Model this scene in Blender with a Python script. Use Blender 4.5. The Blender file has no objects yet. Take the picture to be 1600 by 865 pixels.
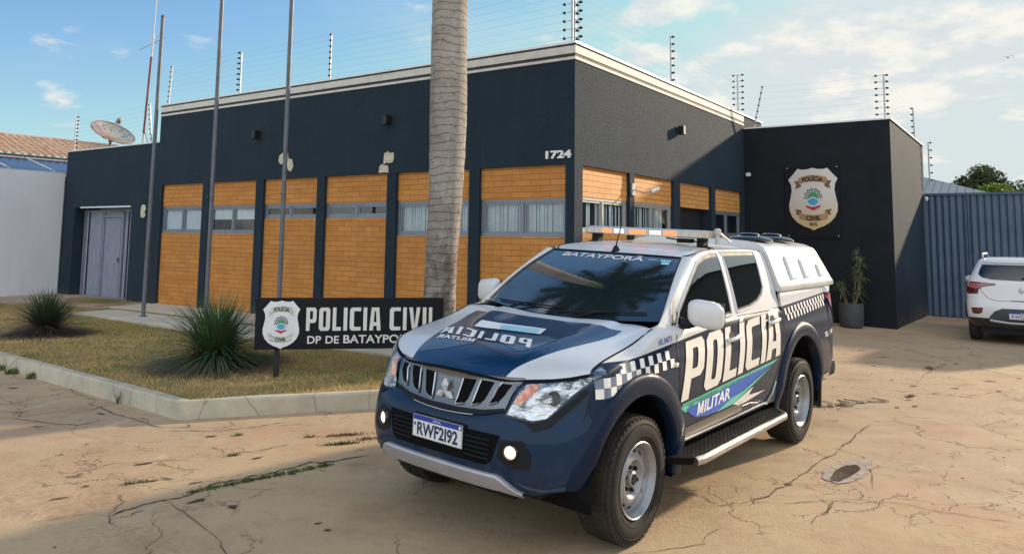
import bpy, bmesh, math, random
import numpy as np
from mathutils import Vector, Matrix
from mathutils.geometry import tessellate_polygon
R = math.radians
random.seed(7)
SC = bpy.context.scene
COL = SC.collection
# ------------------------------------------------------------------ camera
F_PX, PY, PITCH, ROLL, CAM_H = 1195.99, 249.83, 0.1013408, 0.0124374, 1.81
cam_d = bpy.data.cameras.new('camera')
cam = bpy.data.objects.new('camera', cam_d); COL.objects.link(cam)
cp, sp, cr_, sr_ = math.cos(PITCH), math.sin(PITCH), math.cos(ROLL), math.sin(ROLL)
Fv = Vector((0, cp, sp)); U0 = Vector((0, -sp, cp)); R0 = Vector((1, 0, 0))
Rv = cr_*R0 + sr_*U0; Uv = -sr_*R0 + cr_*U0
M = Matrix((Rv, Uv, -Fv)).transposed().to_4x4(); M.translation = (0, 0, CAM_H)
cam.matrix_world = M
cam_d.sensor_width = 36; cam_d.lens = F_PX/1600*36
cam_d.shift_x = 0; cam_d.shift_y = -(432.5-PY)/1600
cam_d.clip_start = 0.05; cam_d.clip_end = 2000
SC.camera = cam
# ------------------------------------------------------------------ light
SUN = Vector((2.43, 1.85, 1.0)).normalized()          # direction towards the sun
SUN_EL = math.asin(SUN.z); SUN_AZ = math.atan2(SUN.x, SUN.y)
sd = bpy.data.lights.new('sun', 'SUN'); sd.energy = 4.1; sd.angle = R(2.2); sd.color = (1.0, 0.81, 0.59)
so = bpy.data.objects.new('sun', sd); COL.objects.link(so)
so.rotation_euler = SUN.to_track_quat('Z', 'Y').to_euler()
so.location = (30, 20, 30)
W = bpy.data.worlds.new('World'); SC.world = W; W.use_nodes = True
nt = W.node_tree; nt.nodes.clear()
def wn(t, **k):
    n = nt.nodes.new(t)
    for a, b in k.items(): setattr(n, a, b)
    return n
def wl(a, b): nt.links.new(a, b)
def wmath(op, a, b=None, c=None, clamp=False):
    n = wn('ShaderNodeMath', operation=op, use_clamp=clamp)
    for i, v in enumerate((a, b, c)):
        if v is None: continue
        if hasattr(v, 'links'): wl(v, n.inputs[i])
        else: n.inputs[i].default_value = v
    return n.outputs[0]
sky = wn('ShaderNodeTexSky', sky_type='NISHITA', sun_disc=False, sun_elevation=SUN_EL, sun_rotation=SUN_AZ,
         altitude=300, air_density=1.0, dust_density=1.0, ozone_density=1.5)
tc = wn('ShaderNodeTexCoord')
sep = wn('ShaderNodeSeparateXYZ'); wl(tc.outputs['Generated'], sep.inputs[0])
den = wmath('ADD', wmath('MAXIMUM', sep.outputs[2], 0.0), 0.22)
comb = wn('ShaderNodeCombineXYZ')
wl(wmath('DIVIDE', sep.outputs[0], den), comb.inputs[0]); wl(wmath('DIVIDE', sep.outputs[1], den), comb.inputs[1])
# cumulus puffs
n1 = wn('ShaderNodeTexNoise'); n1.inputs['Scale'].default_value = 3.4; n1.inputs['Detail'].default_value = 9; n1.inputs['Roughness'].default_value = 0.56
mp = wn('ShaderNodeMapping'); mp.inputs['Location'].default_value = (3.1, 1.7, 0); wl(comb.outputs[0], mp.inputs[0]); wl(mp.outputs[0], n1.inputs['Vector'])
# high haze veil
n2 = wn('ShaderNodeTexNoise'); n2.inputs['Scale'].default_value = 1.7; n2.inputs['Detail'].default_value = 9; n2.inputs['Roughness'].default_value = 0.6
mp2 = wn('ShaderNodeMapping'); mp2.inputs['Location'].default_value = (8.4, 5.2, 0); mp2.inputs['Scale'].default_value = (1.0, 1.6, 1); mp2.inputs['Rotation'].default_value = (0, 0, 0.5)
wl(comb.outputs[0], mp2.inputs[0]); wl(mp2.outputs[0], n2.inputs['Vector'])
# azimuth term: more cloud towards the sun (right)
az = wmath('ADD', wmath('MULTIPLY', sep.outputs[0], 0.79), wmath('MULTIPLY', sep.outputs[1], 0.61))
azr = wn('ShaderNodeMapRange'); azr.inputs['From Min'].default_value = 0.35; azr.inputs['From Max'].default_value = 0.95; wl(az, azr.inputs[0])
t1 = wmath('ADD', n1.outputs[0], wmath('MULTIPLY', azr.outputs[0], 0.07))
nrm = wn('ShaderNodeVectorMath', operation='NORMALIZE'); wl(tc.outputs['Generated'], nrm.inputs[0])
# individual cumulus puffs: direction, angular radius, lift
for cpx, cpy, rad, amp in ((975, 38, .045, .27), (1045, 12, .055, .27), (1010, 82, .040, .24), (855, 62, .040, .20), (98, 137, .034, .15), (215, 165, .05, .07), (820, 95, .03, .11),
                           (1340, 55, .13, .13), (1480, 120, .15, .13), (1250, 150, .11, .13), (1560, 30, .11, .14), (1150, 60, .08, .08), (1080, 130, .07, .12)):
    dv = (Fv+Rv*((cpx-800)/F_PX)-Uv*((cpy-PY)/F_PX)).normalized()
    sb = wn('ShaderNodeVectorMath', operation='SUBTRACT'); wl(nrm.outputs[0], sb.inputs[0]); sb.inputs[1].default_value = dv
    sc_ = wn('ShaderNodeVectorMath', operation='MULTIPLY'); wl(sb.outputs[0], sc_.inputs[0]); sc_.inputs[1].default_value = (1, 1, 1.9)
    ln_ = wn('ShaderNodeVectorMath', operation='LENGTH'); wl(sc_.outputs[0], ln_.inputs[0])
    lr = wn('ShaderNodeMapRange', interpolation_type='SMOOTHSTEP'); wl(ln_.outputs['Value'], lr.inputs[0]); lr.inputs['From Min'].default_value = rad*1.6; lr.inputs['From Max'].default_value = 0
    t1 = wmath('MULTIPLY_ADD', lr.outputs[0], amp, t1)
# large far clouds only away from the left part of the view
m1 = wn('ShaderNodeMapRange', interpolation_type='SMOOTHSTEP'); m1.inputs['From Min'].default_value = 0.625; m1.inputs['From Max'].default_value = 0.76; wl(t1, m1.inputs[0])
m2 = wn('ShaderNodeMapRange', interpolation_type='SMOOTHSTEP'); m2.inputs['From Min'].default_value = 0.47; m2.inputs['From Max'].default_value = 0.76
wl(wmath('ADD', n2.outputs[0], wmath('MULTIPLY', azr.outputs[0], 0.10)), m2.inputs[0])
low = wn('ShaderNodeMapRange', interpolation_type='SMOOTHSTEP'); low.inputs['From Min'].default_value = 0.34; low.inputs['From Max'].default_value = -0.02; wl(sep.outputs[2], low.inputs[0])
veil = wmath('MAXIMUM', wmath('MULTIPLY', wmath('MULTIPLY', m2.outputs[0], 0.85), wmath('MULTIPLY_ADD', azr.outputs[0], 0.85, 0.15)), wmath('MULTIPLY', wmath('MULTIPLY', low.outputs[0], low.outputs[0]), wmath('MULTIPLY_ADD', azr.outputs[0], 0.65, 0.25)))
mix1 = wn('ShaderNodeMix', data_type='RGBA'); wl(veil, mix1.inputs['Factor'])
SKYGAIN = wn('ShaderNodeMix', data_type='RGBA', blend_type='MULTIPLY'); SKYGAIN.inputs['Factor'].default_value = 1
wl(sky.outputs[0], SKYGAIN.inputs[6]); SKYGAIN.inputs[7].default_value = (0.80, 1.0, 1.12, 1)
lim = wn('ShaderNodeVectorMath', operation='MINIMUM'); wl(SKYGAIN.outputs[2], lim.inputs[0]); lim.inputs[1].default_value = (3.7, 4.25, 4.4)   # keep the glow near the sun inside the film's range
wl(lim.outputs[0], mix1.inputs[6]); mix1.inputs[7].default_value = (3.9, 4.25, 4.25, 1)
fill_bank = wn('ShaderNodeMapRange', interpolation_type='SMOOTHSTEP'); fill_bank.inputs['From Min'].default_value = 0.15; fill_bank.inputs['From Max'].default_value = -0.45; wl(wmath('ADD', sep.outputs[1], wmath('MULTIPLY', wmath('SUBTRACT', n2.outputs[0], 0.5), 0.8)), fill_bank.inputs[0])
mixb = wn('ShaderNodeMix', data_type='RGBA'); wl(wmath('MULTIPLY', fill_bank.outputs[0], 0.6), mixb.inputs['Factor'])
wl(mix1.outputs[2], mixb.inputs[6]); mixb.inputs[7].default_value = (9.6, 9.9, 10.2, 1)   # bright cloud bank added out of view behind the camera to brighten shaded fronts
mix2 = wn('ShaderNodeMix', data_type='RGBA'); wl(wmath('MULTIPLY', m1.outputs[0], 0.85), mix2.inputs['Factor'])
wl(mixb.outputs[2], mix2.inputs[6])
n3 = wn('ShaderNodeTexNoise'); n3.inputs['Scale'].default_value = 5.5; n3.inputs['Detail'].default_value = 8; n3.inputs['Roughness'].default_value = 0.6; wl(comb.outputs[0], n3.inputs['Vector'])
cc = wn('ShaderNodeMapRange', interpolation_type='SMOOTHSTEP'); cc.inputs['From Min'].default_value = 0.40; cc.inputs['From Max'].default_value = 0.62; wl(n3.outputs[0], cc.inputs[0])
ccm = wn('ShaderNodeMix', data_type='RGBA'); wl(cc.outputs[0], ccm.inputs['Factor']); ccm.inputs[6].default_value = (3.95, 4.2, 4.35, 1); ccm.inputs[7].default_value = (5.5, 5.25, 4.75, 1); wl(ccm.outputs[2], mix2.inputs[7])
bg = wn('ShaderNodeBackground'); bg.inputs['Strength'].default_value = 0.125
wl(mix2.outputs[2], bg.inputs[0]); wo = wn('ShaderNodeOutputWorld'); wl(bg.outputs[0], wo.inputs[0])
SC.view_settings.view_transform = 'Standard'; SC.view_settings.look = 'None'
SC.view_settings.exposure = 0.55; SC.view_settings.gamma = 1; SC.view_settings.use_curve_mapping = False

# ------------------------------------------------------------------ material helpers
class NM:
    def __init__(s, name):
        s.m = bpy.data.materials.new(name); s.m.use_nodes = True; s.t = s.m.node_tree
        s.b = s.t.nodes['Principled BSDF']; s.out = s.t.nodes['Material Output']; s._oc = None
    def n(s, t, **k):
        q = s.t.nodes.new(t)
        for a, b in k.items(): setattr(q, a, b)
        return q
    def l(s, a, b):
        if hasattr(a, 'links'): s.t.links.new(a, b)
        else: b.default_value = a
    def oc(s):
        if s._oc is None: s._oc = s.n('ShaderNodeTexCoord').outputs['Object']
        return s._oc
    def math(s, op, a, b=None, c=None, clamp=False):
        q = s.n('ShaderNodeMath', operation=op, use_clamp=clamp)
        for i, v in enumerate((a, b, c)):
            if v is not None: s.l(v, q.inputs[i])
        return q.outputs[0]
    def noise(s, scale, detail=4, rough=.55, vec=None, dist=0, out=0):
        q = s.n('ShaderNodeTexNoise'); s.l(vec or s.oc(), q.inputs['Vector'])
        q.inputs['Scale'].default_value = scale; q.inputs['Detail'].default_value = detail
        q.inputs['Roughness'].default_value = rough; q.inputs['Distortion'].default_value = dist
        return q.outputs[out]
    def ramp(s, f, a, b, smooth=True):
        q = s.n('ShaderNodeMapRange', interpolation_type='SMOOTHSTEP' if smooth else 'LINEAR')
        s.l(f, q.inputs[0]); q.inputs['From Min'].default_value = a; q.inputs['From Max'].default_value = b
        return q.outputs[0]
    def mix(s, f, a, b, mode='MIX'):
        q = s.n('ShaderNodeMix', data_type='RGBA', blend_type=mode)
        s.l(f, q.inputs['Factor'])
        for v, i in ((a, 6), (b, 7)):
            if hasattr(v, 'links'): s.t.links.new(v, q.inputs[i])
            else: q.inputs[i].default_value = (*v[:3], 1)
        return q.outputs[2]
    def mapv(s, vec=None, scale=(1, 1, 1), rot=(0, 0, 0), loc=(0, 0, 0)):
        q = s.n('ShaderNodeMapping'); s.l(vec or s.oc(), q.inputs[0])
        q.inputs['Scale'].default_value = scale; q.inputs['Rotation'].default_value = rot; q.inputs['Location'].default_value = loc
        return q.outputs[0]
    def xyz(s, vec=None):
        q = s.n('ShaderNodeSeparateXYZ'); s.l(vec or s.oc(), q.inputs[0]); return q.outputs
    def comb(s, x=0., y=0., z=0.):
        q = s.n('ShaderNodeCombineXYZ')
        for i, v in enumerate((x, y, z)): s.l(v, q.inputs[i])
        return q.outputs[0]
    def bump(s, h, strength=.3, dist=.01):
        q = s.n('ShaderNodeBump'); s.l(h, q.inputs['Height']); q.inputs['Strength'].default_value = strength
        q.inputs['Distance'].default_value = dist; s.l(q.outputs[0], s.b.inputs['Normal'])
    def set(s, **k):
        for a, v in k.items():
            key = {'col': 'Base Color', 'rough': 'Roughness', 'metal': 'Metallic', 'coat': 'Coat Weight', 'spec': 'Specular IOR Level', 'coatr': 'Coat Roughness',
                   'em': 'Emission Color', 'es': 'Emission Strength', 'trans': 'Transmission Weight', 'alpha': 'Alpha', 'ior': 'IOR'}[a]
            i = s.b.inputs[key]
            if hasattr(v, 'links'): s.t.links.new(v, i)
            elif isinstance(v, (tuple, list)): i.default_value = (*v[:3], 1)
            else: i.default_value = v
        return s
def basic(name, col, rough=.5, metal=0, coat=0, var=0.12, vscale=6, bump=0, bscale=60, es=0, em=None, spec=None, coatr=.03):
    q = NM(name)
    n = q.noise(vscale, 5)
    lo = tuple(c*(1-var) for c in col); hi = tuple(min(1, c*(1+var)) for c in col)
    q.set(col=q.mix(q.ramp(n, .3, .7), lo, hi), metal=metal, coat=coat)
    r = q.math('MULTIPLY_ADD', q.noise(vscale*2.3, 4), .12*rough*2, rough*.88)
    q.set(rough=r)
    if coat: q.set(coatr=coatr)
    if spec is not None: q.set(spec=spec)
    if bump: q.bump(q.noise(bscale, 4), bump, .004)
    if es: q.set(em=em or col, es=es)
    return q.m
MT = {}
MT['white_paint'] = basic('white_paint', (.64, .645, .65), .33, coat=.5, var=.04)
MT['navy_paint'] = basic('navy_paint', (.006, .026, .075), .28, coat=1, var=.1)
MT['black_plastic'] = basic('black_plastic', (.010, .011, .013), .6, var=.2, bump=.1, bscale=300, spec=.22)
MT['black_gloss'] = basic('black_gloss', (.006, .007, .009), .15, coat=.5)
MT['rubber'] = basic('rubber', (.018, .017, .016), .75, var=.3, vscale=20, bump=.2, bscale=120)
MT['chrome'] = basic('chrome', (.50, .51, .54), .16, metal=1, var=.05)
MT['satin_silver'] = basic('satin_silver', (.50, .51, .53), .35, metal=.75, var=.05)
MT['steel_wheel'] = basic('steel_wheel', (.30, .31, .32), .42, metal=.45, var=.10, vscale=14)
MT['decal_white'] = basic('decal_white', (.84, .83, .81), .45, var=.03)
MT['decal_offwhite'] = basic('decal_offwhite', (.74, .71, .64), .45, var=.04)
MT['decal_grey'] = basic('decal_grey', (.16, .21, .28), .4, var=.05)
MT['decal_green'] = basic('decal_green', (.12, .52, .38), .4, var=.05)
MT['decal_blue'] = basic('decal_blue', (.02, .10, .48), .4, var=.05)
MT['decal_lightblue'] = basic('decal_lightblue', (.35, .68, .80), .4, var=.08)
MT['plate_white'] = basic('plate_white', (.72, .73, .74), .4, var=.03)
MT['plate_blue'] = basic('plate_blue', (.012, .05, .33), .4, var=.05)
MT['plate_ink'] = basic('plate_ink', (.01, .03, .09), .4)
MT['windscreen_glass'] = basic('windscreen_glass', (.010, .020, .028), .02, coat=1, var=.1, spec=1.0); MT['windscreen_glass'].node_tree.nodes['Principled BSDF'].inputs['IOR'].default_value = 1.9; MT['windscreen_glass'].node_tree.nodes['Principled BSDF'].inputs['Coat IOR'].default_value = 1.8
MT['car_glass'] = basic('car_glass', (.004, .007, .010), .03, coat=1, var=.1, spec=.8)
MT['lamp_amber'] = basic('lamp_amber', (.62, .17, .05), .2, coat=.6, var=.25, vscale=30)
MT['lamp_red'] = basic('lamp_red', (.45, .01, .015), .15, coat=1, var=.2, vscale=20)
MT['lamp_dark_red'] = basic('lamp_dark_red', (.08, .008, .012), .15, coat=1, var=.3, vscale=20)
MT['fog_light'] = basic('fog_light', (.9, .8, .6), .15, var=.1, es=1.6, em=(1, .82, .5))
MT['led_red'] = basic('led_red', (.5, .05, .02), .3, es=2.6, em=(1, .12, .03))
MT['led_amber'] = basic('led_amber', (1, .5, .2), .3, es=1.5, em=(1, .42, .12))
MT['led_white'] = basic('led_white', (1, 1, 1), .3, es=.7, em=(1, .97, .9))
MT['bar_lens'] = basic('bar_lens', (.52, .48, .40), .15, coat=1, var=.12, vscale=25)
MT['lens_clear'] = basic('lens_clear', (.50, .53, .56), .08, metal=.6, coat=1, var=.4, vscale=22)
MT['lamp_rose'] = basic('lamp_rose', (.42, .12, .13), .2, coat=1, var=.2, vscale=20); MT['hatch_grey'] = basic('hatch_grey', (.05, .055, .065), .5); MT['void_black'] = basic('void_black', (.004, .004, .005), .8, spec=.1); MT['decal_slate'] = basic('decal_slate', (.06, .10, .16), .3, coat=.6); MT['canopy_grey'] = basic('canopy_grey', (.42, .43, .41), .5); MT['skid_silver'] = basic('skid_silver', (.42, .42, .45), .45, metal=.35, var=.05); MT['grille_silver'] = basic('grille_silver', (.17, .18, .20), .22, metal=.8, var=.08); MT['emblem_chrome'] = basic('emblem_chrome', (.88, .89, .90), .3, metal=.2)
# ------------------------------------------------------------------ geometry helpers
def link(o, parent=None):
    COL.objects.link(o)
    if parent: o.parent = parent
    return o
def mesh_obj(name, V, Fc, mats, parent=None, smooth=False, idx=None, auto=None):
    me = bpy.data.meshes.new(name)
    me.from_pydata([tuple(map(float, v)) for v in V], [], [tuple(map(int, f)) for f in Fc])
    if not isinstance(mats, (list, tuple)): mats = [mats]
    for m in mats: me.materials.append(MT[m] if isinstance(m, str) else m)
    if idx is not None: me.polygons.foreach_set('material_index', [int(i) for i in idx])
    if smooth: me.polygons.foreach_set('use_smooth', [True]*len(me.polygons))
    me.update()
    if auto and smooth:
        try: me.set_sharp_from_angle(angle=R(auto))
        except Exception: pass
    return link(bpy.data.objects.new(name, me), parent)
def tag(o, label=None, cat=None, group=None, kind=None):
    if label: o['label'] = label
    if cat: o['category'] = cat
    if group: o['group'] = group
    if kind: o['kind'] = kind
    return o
class MB:
    """collects shapes into one mesh"""
    def __init__(s): s.V = []; s.F = []; s.I = []; s.mi = 0; s.X = None
    def add(s, V, Fc, mi=None):
        b = len(s.V)
        if s.X is not None: V = [s.X @ Vector(v) for v in V]
        s.V += [tuple(v) for v in V]; s.F += [tuple(b+i for i in f) for f in Fc]; s.I += [s.mi if mi is None else mi]*len(Fc)
        return s
    def box(s, x0, x1, y0, y1, z0, z1, mi=None, bev=0):
        if bev:
            bm = bmesh.new(); r = bmesh.ops.create_cube(bm, size=1)
            bmesh.ops.scale(bm, vec=(x1-x0, y1-y0, z1-z0), verts=bm.verts); bmesh.ops.translate(bm, vec=((x0+x1)/2, (y0+y1)/2, (z0+z1)/2), verts=bm.verts)
            bmesh.ops.bevel(bm, geom=bm.edges[:], offset=bev, segments=2, affect='EDGES', profile=.5)
            s.bm(bm, mi); return s
        V = [(x, y, z) for z in (z0, z1) for y in (y0, y1) for x in (x0, x1)]
        return s.add(V, [(0, 2, 3, 1), (4, 5, 7, 6), (0, 1, 5, 4), (2, 6, 7, 3), (0, 4, 6, 2), (1, 3, 7, 5)], mi)
    def bm(s, bm, mi=None):
        bm.verts.index_update()
        s.add([v.co.copy() for v in bm.verts], [[v.index for v in f.verts] for f in bm.faces], mi); bm.free(); return s
    def tube(s, pts, r, n=8, mi=None, cap=True):
        pts = [Vector(p) for p in pts]; rs = r if isinstance(r, (list, tuple)) else [r]*len(pts)
        V = []; Fc = []; prev = None
        for i, p in enumerate(pts):
            d = (pts[min(i+1, len(pts)-1)]-pts[max(i-1, 0)]).normalized()
            if prev is None:
                a = d.orthogonal().normalized()
            else:
                a = (prev-d*prev.dot(d))
                a = a.normalized() if a.length > 1e-6 else d.orthogonal().normalized()
            prev = a; b = d.cross(a)
            for k in range(n):
                t = 2*math.pi*k/n; V.append(p+(a*math.cos(t)+b*math.sin(t))*rs[i])
        for i in range(len(pts)-1):
            for k in range(n): Fc.append((i*n+k, i*n+(k+1) % n, (i+1)*n+(k+1) % n, (i+1)*n+k))
        if cap: Fc.append(tuple(range(n))[::-1]); Fc.append(tuple((len(pts)-1)*n+k for k in range(n)))
        return s.add(V, Fc, mi)
    def lathe(s, prof, n=32, origin=(0, 0, 0), axis=(0, 0, 1), mi=None):
        """prof: (r, h) along axis"""
        ax = Vector(axis).normalized(); a = ax.orthogonal().normalized(); b = ax.cross(a); o = Vector(origin)
        V = []; Fc = []
        for r_, h in prof:
            for k in range(n):
                t = 2*math.pi*k/n; V.append(o+ax*h+(a*math.cos(t)+b*math.sin(t))*r_)
        for i in range(len(prof)-1):
            for k in range(n): Fc.append((i*n+k, i*n+(k+1) % n, (i+1)*n+(k+1) % n, (i+1)*n+k))
        return s.add(V, Fc, mi)
    def prism(s, poly, fn, d0, d1, mi=None):
        """poly list of (a,b); fn(a,b,d)->3D"""
        n = len(poly); V = [fn(a, b, d0) for a, b in poly]+[fn(a, b, d1) for a, b in poly]
        tr = tessellate_polygon([[Vector((a, b, 0)) for a, b in poly]])
        Fc = [tuple(t) for t in tr]+[tuple(i+n for i in t[::-1]) for t in tr]
        Fc += [(i, (i+1) % n, n+(i+1) % n, n+i) for i in range(n)]
        return s.add(V, Fc, mi)
    def grid(s, P, mi=None, flip=False):
        """P[i][j] 3D points"""
        ni, nj = len(P), len(P[0]); V = [p for row in P for p in row]
        Fc = []
        for i in range(ni-1):
            for j in range(nj-1):
                q = (i*nj+j, (i+1)*nj+j, (i+1)*nj+j+1, i*nj+j+1); Fc.append(q[::-1] if flip else q)
        return s.add(V, Fc, mi)
    def patch(s, polys, fn, step=.06, mi=None):
        """flat polygons in (a,b) draped by fn(a,b)->3D"""
        bm = bmesh.new()
        for poly in polys:
            vs = [bm.verts.new((a, b, 0)) for a, b in poly]
            try: bm.faces.new(vs)
            except ValueError: pass
        drape(bm, step); bm.verts.index_update()
        s.add([fn(v.co.x, v.co.y) for v in bm.verts], [[v.index for v in f.verts] for f in bm.faces], mi); bm.free(); return s
    def build(s, name, mats, parent=None, smooth=False, auto=35):
        return mesh_obj(name, s.V, s.F, mats, parent, smooth, s.I, auto)
def drape(bm, step):
    xs = [v.co.x for v in bm.verts]; ys = [v.co.y for v in bm.verts]
    if not xs: return
    for ax, lo, hi in ((0, min(xs), max(xs)), (1, min(ys), max(ys))):
        k = math.floor(lo/step)+1
        while k*step < hi-1e-6:
            co = [0, 0, 0]; co[ax] = k*step; no = [0, 0, 0]; no[ax] = 1
            bmesh.ops.bisect_plane(bm, geom=bm.verts[:]+bm.edges[:]+bm.faces[:], plane_co=co, plane_no=no, dist=1e-6); k += 1
    bmesh.ops.triangulate(bm, faces=[f for f in bm.faces if len(f.verts) > 4])
def empty(name, loc=(0, 0, 0), rz=0, parent=None):
    o = bpy.data.objects.new(name, None); o.empty_display_size = .2; link(o, parent); o.location = loc; o.rotation_euler = (0, 0, rz); return o
_tx = {}
def text_flat(body, shear=0, offset=0., narrow=1):
    key = (body, shear, offset)
    if key in _tx: return _tx[key]
    c = bpy.data.curves.new('lettering_curve', 'FONT'); c.body = body; c.size = 1; c.shear = shear; c.offset = offset; c.resolution_u = 4; c.fill_mode = 'FRONT'
    o = bpy.data.objects.new('lettering_curve', c); COL.objects.link(o)
    dg = bpy.context.evaluated_depsgraph_get(); me = bpy.data.meshes.new_from_object(o.evaluated_get(dg))
    V = [(v.co.x, v.co.y) for v in me.vertices]; Fc = [tuple(p.vertices) for p in me.polygons]
    bpy.data.objects.remove(o); bpy.data.curves.remove(c); bpy.data.meshes.remove(me)
    x0 = min(v[0] for v in V); x1 = max(v[0] for v in V); y0 = min(v[1] for v in V); y1 = max(v[1] for v in V)
    V = [((a-x0)/(x1-x0), (b-y0)/(y1-y0)) for a, b in V]
    _tx[key] = (V, Fc); return _tx[key]
def put_text(mb, body, fn, mi=None, shear=0, offset=0., step=None):
    """fn(u,v) u,v in 0..1 over the text's bounding box"""
    V, Fc = text_flat(body, shear, offset)
    if step is None: mb.add([fn(u, v) for u, v in V], Fc, mi); return
    bm = bmesh.new(); vs = [bm.verts.new((u, v, 0)) for u, v in V]
    for f in Fc:
        try: bm.faces.new([vs[i] for i in f])
        except ValueError: pass
    drape(bm, step); bm.verts.index_update()
    mb.add([fn(v.co.x, v.co.y) for v in bm.verts], [[v.index for v in f.verts] for f in bm.faces], mi); bm.free()
def glyph(ch):
    """blocky condensed capital letters in a unit box, as polygons that butt"""
    if ch == 'P': return [[(0, 0), (.36, 0), (.36, .36), (.82, .36), (1, .46), (1, .90), (.86, 1), (.0, 1)][0:0] or [(0, 0), (.36, 0), (.36, 1), (0, 1)], [(.36, 1), (.84, 1), (1, .90), (1, .44), (.84, .34), (.36, .34), (.36, .50), (.60, .50), (.645, .54), (.645, .81), (.60, .85), (.36, .85)]]
    if ch == 'O': return [[(.5, 1), (.16, 1), (0, .90), (0, .10), (.16, 0), (.5, 0), (.5, .15), (.42, .15), (.37, .19), (.37, .81), (.42, .85), (.5, .85)], [(.5, 0), (.84, 0), (1, .10), (1, .90), (.84, 1), (.5, 1), (.5, .85), (.58, .85), (.63, .81), (.63, .19), (.58, .15), (.5, .15)]]
    if ch == 'C': return [[(1, 1), (.16, 1), (0, .90), (0, .10), (.16, 0), (1, 0), (1, .16), (.44, .16), (.38, .20), (.38, .80), (.44, .84), (1, .84)]]
    if ch == 'L': return [[(0, 0), (1, 0), (1, .16), (.42, .16), (.42, 1), (0, 1)]]
    if ch == 'I': return [[(0, 0), (1, 0), (1, 1), (0, 1)]]
    if ch == 'M': return [[(0, 0), (.25, 0), (.25, .60), (.42, .08), (.58, .08), (.75, .60), (.75, 0), (1, 0), (1, 1), (.71, 1), (.5, .40), (.29, 1), (0, 1)]]
    if ch == 'V': return [[(0, 1), (.33, 1), (.49, .26), (.51, .26), (.67, 1), (1, 1), (.72, 0), (.28, 0)]]
    if ch == 'A': return [[(0, 0), (.33, 0), (.355, .20), (.5, .20), (.5, .36), (.38, .36), (.44, .84), (.5, .84), (.5, 1), (.16, 1)], [(.5, 1), (.84, 1), (1, 0), (.67, 0), (.645, .20), (.5, .20), (.5, .36), (.62, .36), (.56, .84), (.5, .84)]]
def put_glyph(m, ch, f, step=.12, mi=None):
    bm = bmesh.new()
    for poly in glyph(ch):
        vs = [bm.verts.new((a, b, 0)) for a, b in poly]
        for t in tessellate_polygon([[Vector((a, b, 0)) for a, b in poly]]): bm.faces.new([vs[i] for i in t])
    drape(bm, step); bm.verts.index_update()
    m.add([f(v.co.x, v.co.y) for v in bm.verts], [[v.index for v in g_.verts] for g_ in bm.faces], mi); bm.free()
def sm(t, a=0., b=1.):
    t = min(1, max(0, (t-a)/(b-a))); return t*t*(3-2*t)
def interp(x, pts):
    """smooth monotone interpolation through sorted points"""
    xs = [p[0] for p in pts]; ys = [p[1] for p in pts]
    if x <= xs[0]: return ys[0]
    if x >= xs[-1]: return ys[-1]
    n = len(xs); i = 0
    while x > xs[i+1]: i += 1
    def slope(k):
        if k == 0 or k == n-1:
            k0 = 0 if k == 0 else n-2; return (ys[k0+1]-ys[k0])/(xs[k0+1]-xs[k0])
        a = (ys[k]-ys[k-1])/(xs[k]-xs[k-1]); b = (ys[k+1]-ys[k])/(xs[k+1]-xs[k])
        return 0 if a*b <= 0 else 2*a*b/(a+b)
    h = xs[i+1]-xs[i]; t = (x-xs[i])/h; m0 = slope(i)*h; m1 = slope(i+1)*h
    return (2*t**3-3*t*t+1)*ys[i]+(t**3-2*t*t+t)*m0+(-2*t**3+3*t*t)*ys[i+1]+(t**3-t*t)*m1

# ------------------------------------------------------------------ site frame: x right along the facade, y back, origin at the near corner
YW = 0.603214
C0 = Vector((0.943, 11.466, 0))
SX = Vector((math.cos(YW), -math.sin(YW), 0)); SY = Vector((math.sin(YW), math.cos(YW), 0))
def S(x, y, z=0): return C0+SX*x+SY*y+Vector((0, 0, z))
def to_site(w): d = Vector((w[0], w[1], 0))-C0; return d.dot(SX), d.dot(SY)
def gz(wx, wy):
    x, y = to_site((wx, wy))
    z = .075*sm(-x, -3.3, -1.0)
    z -= .14*sm(y, 8.2, 13.4)*sm(x, 2.5, 3.5)
    return z
def gs(x, y): w = S(x, y); return gz(w.x, w.y)
# ------------------------------------------------------------------ ground
q = NM('ground_concrete')
big = q.noise(.35, 6, .6); med = q.noise(1.6, 7, .62); fine = q.noise(38, 4, .7); grit = q.noise(160, 3, .7)
c = q.mix(q.ramp(big, .35, .65), (.56, .405, .235), (.48, .355, .225))
c = q.mix(q.math('MULTIPLY', q.ramp(med, .45, .70), .85), c, (.42, .285, .175))
c = q.mix(q.math('MULTIPLY', q.ramp(q.noise(.9, 8, .7, q.mapv(loc=(5, 3, 0), scale=(.4, 1.3, 1), rot=(0, 0, .4))), .5, .72), .7), c, (.60, .46, .33))
c = q.mix(q.math('MULTIPLY', q.ramp(q.noise(2.8, 8, .75, q.mapv(loc=(1, 9, 0))), .55, .8), .6), c, (.22, .15, .11))
c = q.mix(q.math('MULTIPLY', q.ramp(grit, .50, .70), .45), c, (.17, .12, .075))
c = q.mix(q.math('MULTIPLY', q.ramp(fine, .56, .8), .32), c, (.76, .64, .47))
c = q.mix(q.math('MULTIPLY', q.ramp(q.noise(.28, 5, .6, q.mapv(loc=(2, 7, 0))), .50, .66), .5), c, (.50, .28, .17))
c = q.mix(q.math('MULTIPLY', q.math('MULTIPLY', q.ramp(q.noise(.5, 7, .7, q.mapv(loc=(6, 1, 0))), .5, .6), q.ramp(q.noise(22, 3, .7), .45, .62)), .30), c, (.25, .15, .08))
dv = q.n('ShaderNodeVectorMath', operation='ADD')
nv = q.n('ShaderNodeVectorMath', operation='SCALE'); q.l(q.noise(1.3, 6, .65, out=1), nv.inputs[0]); nv.inputs['Scale'].default_value = 1.0
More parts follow.
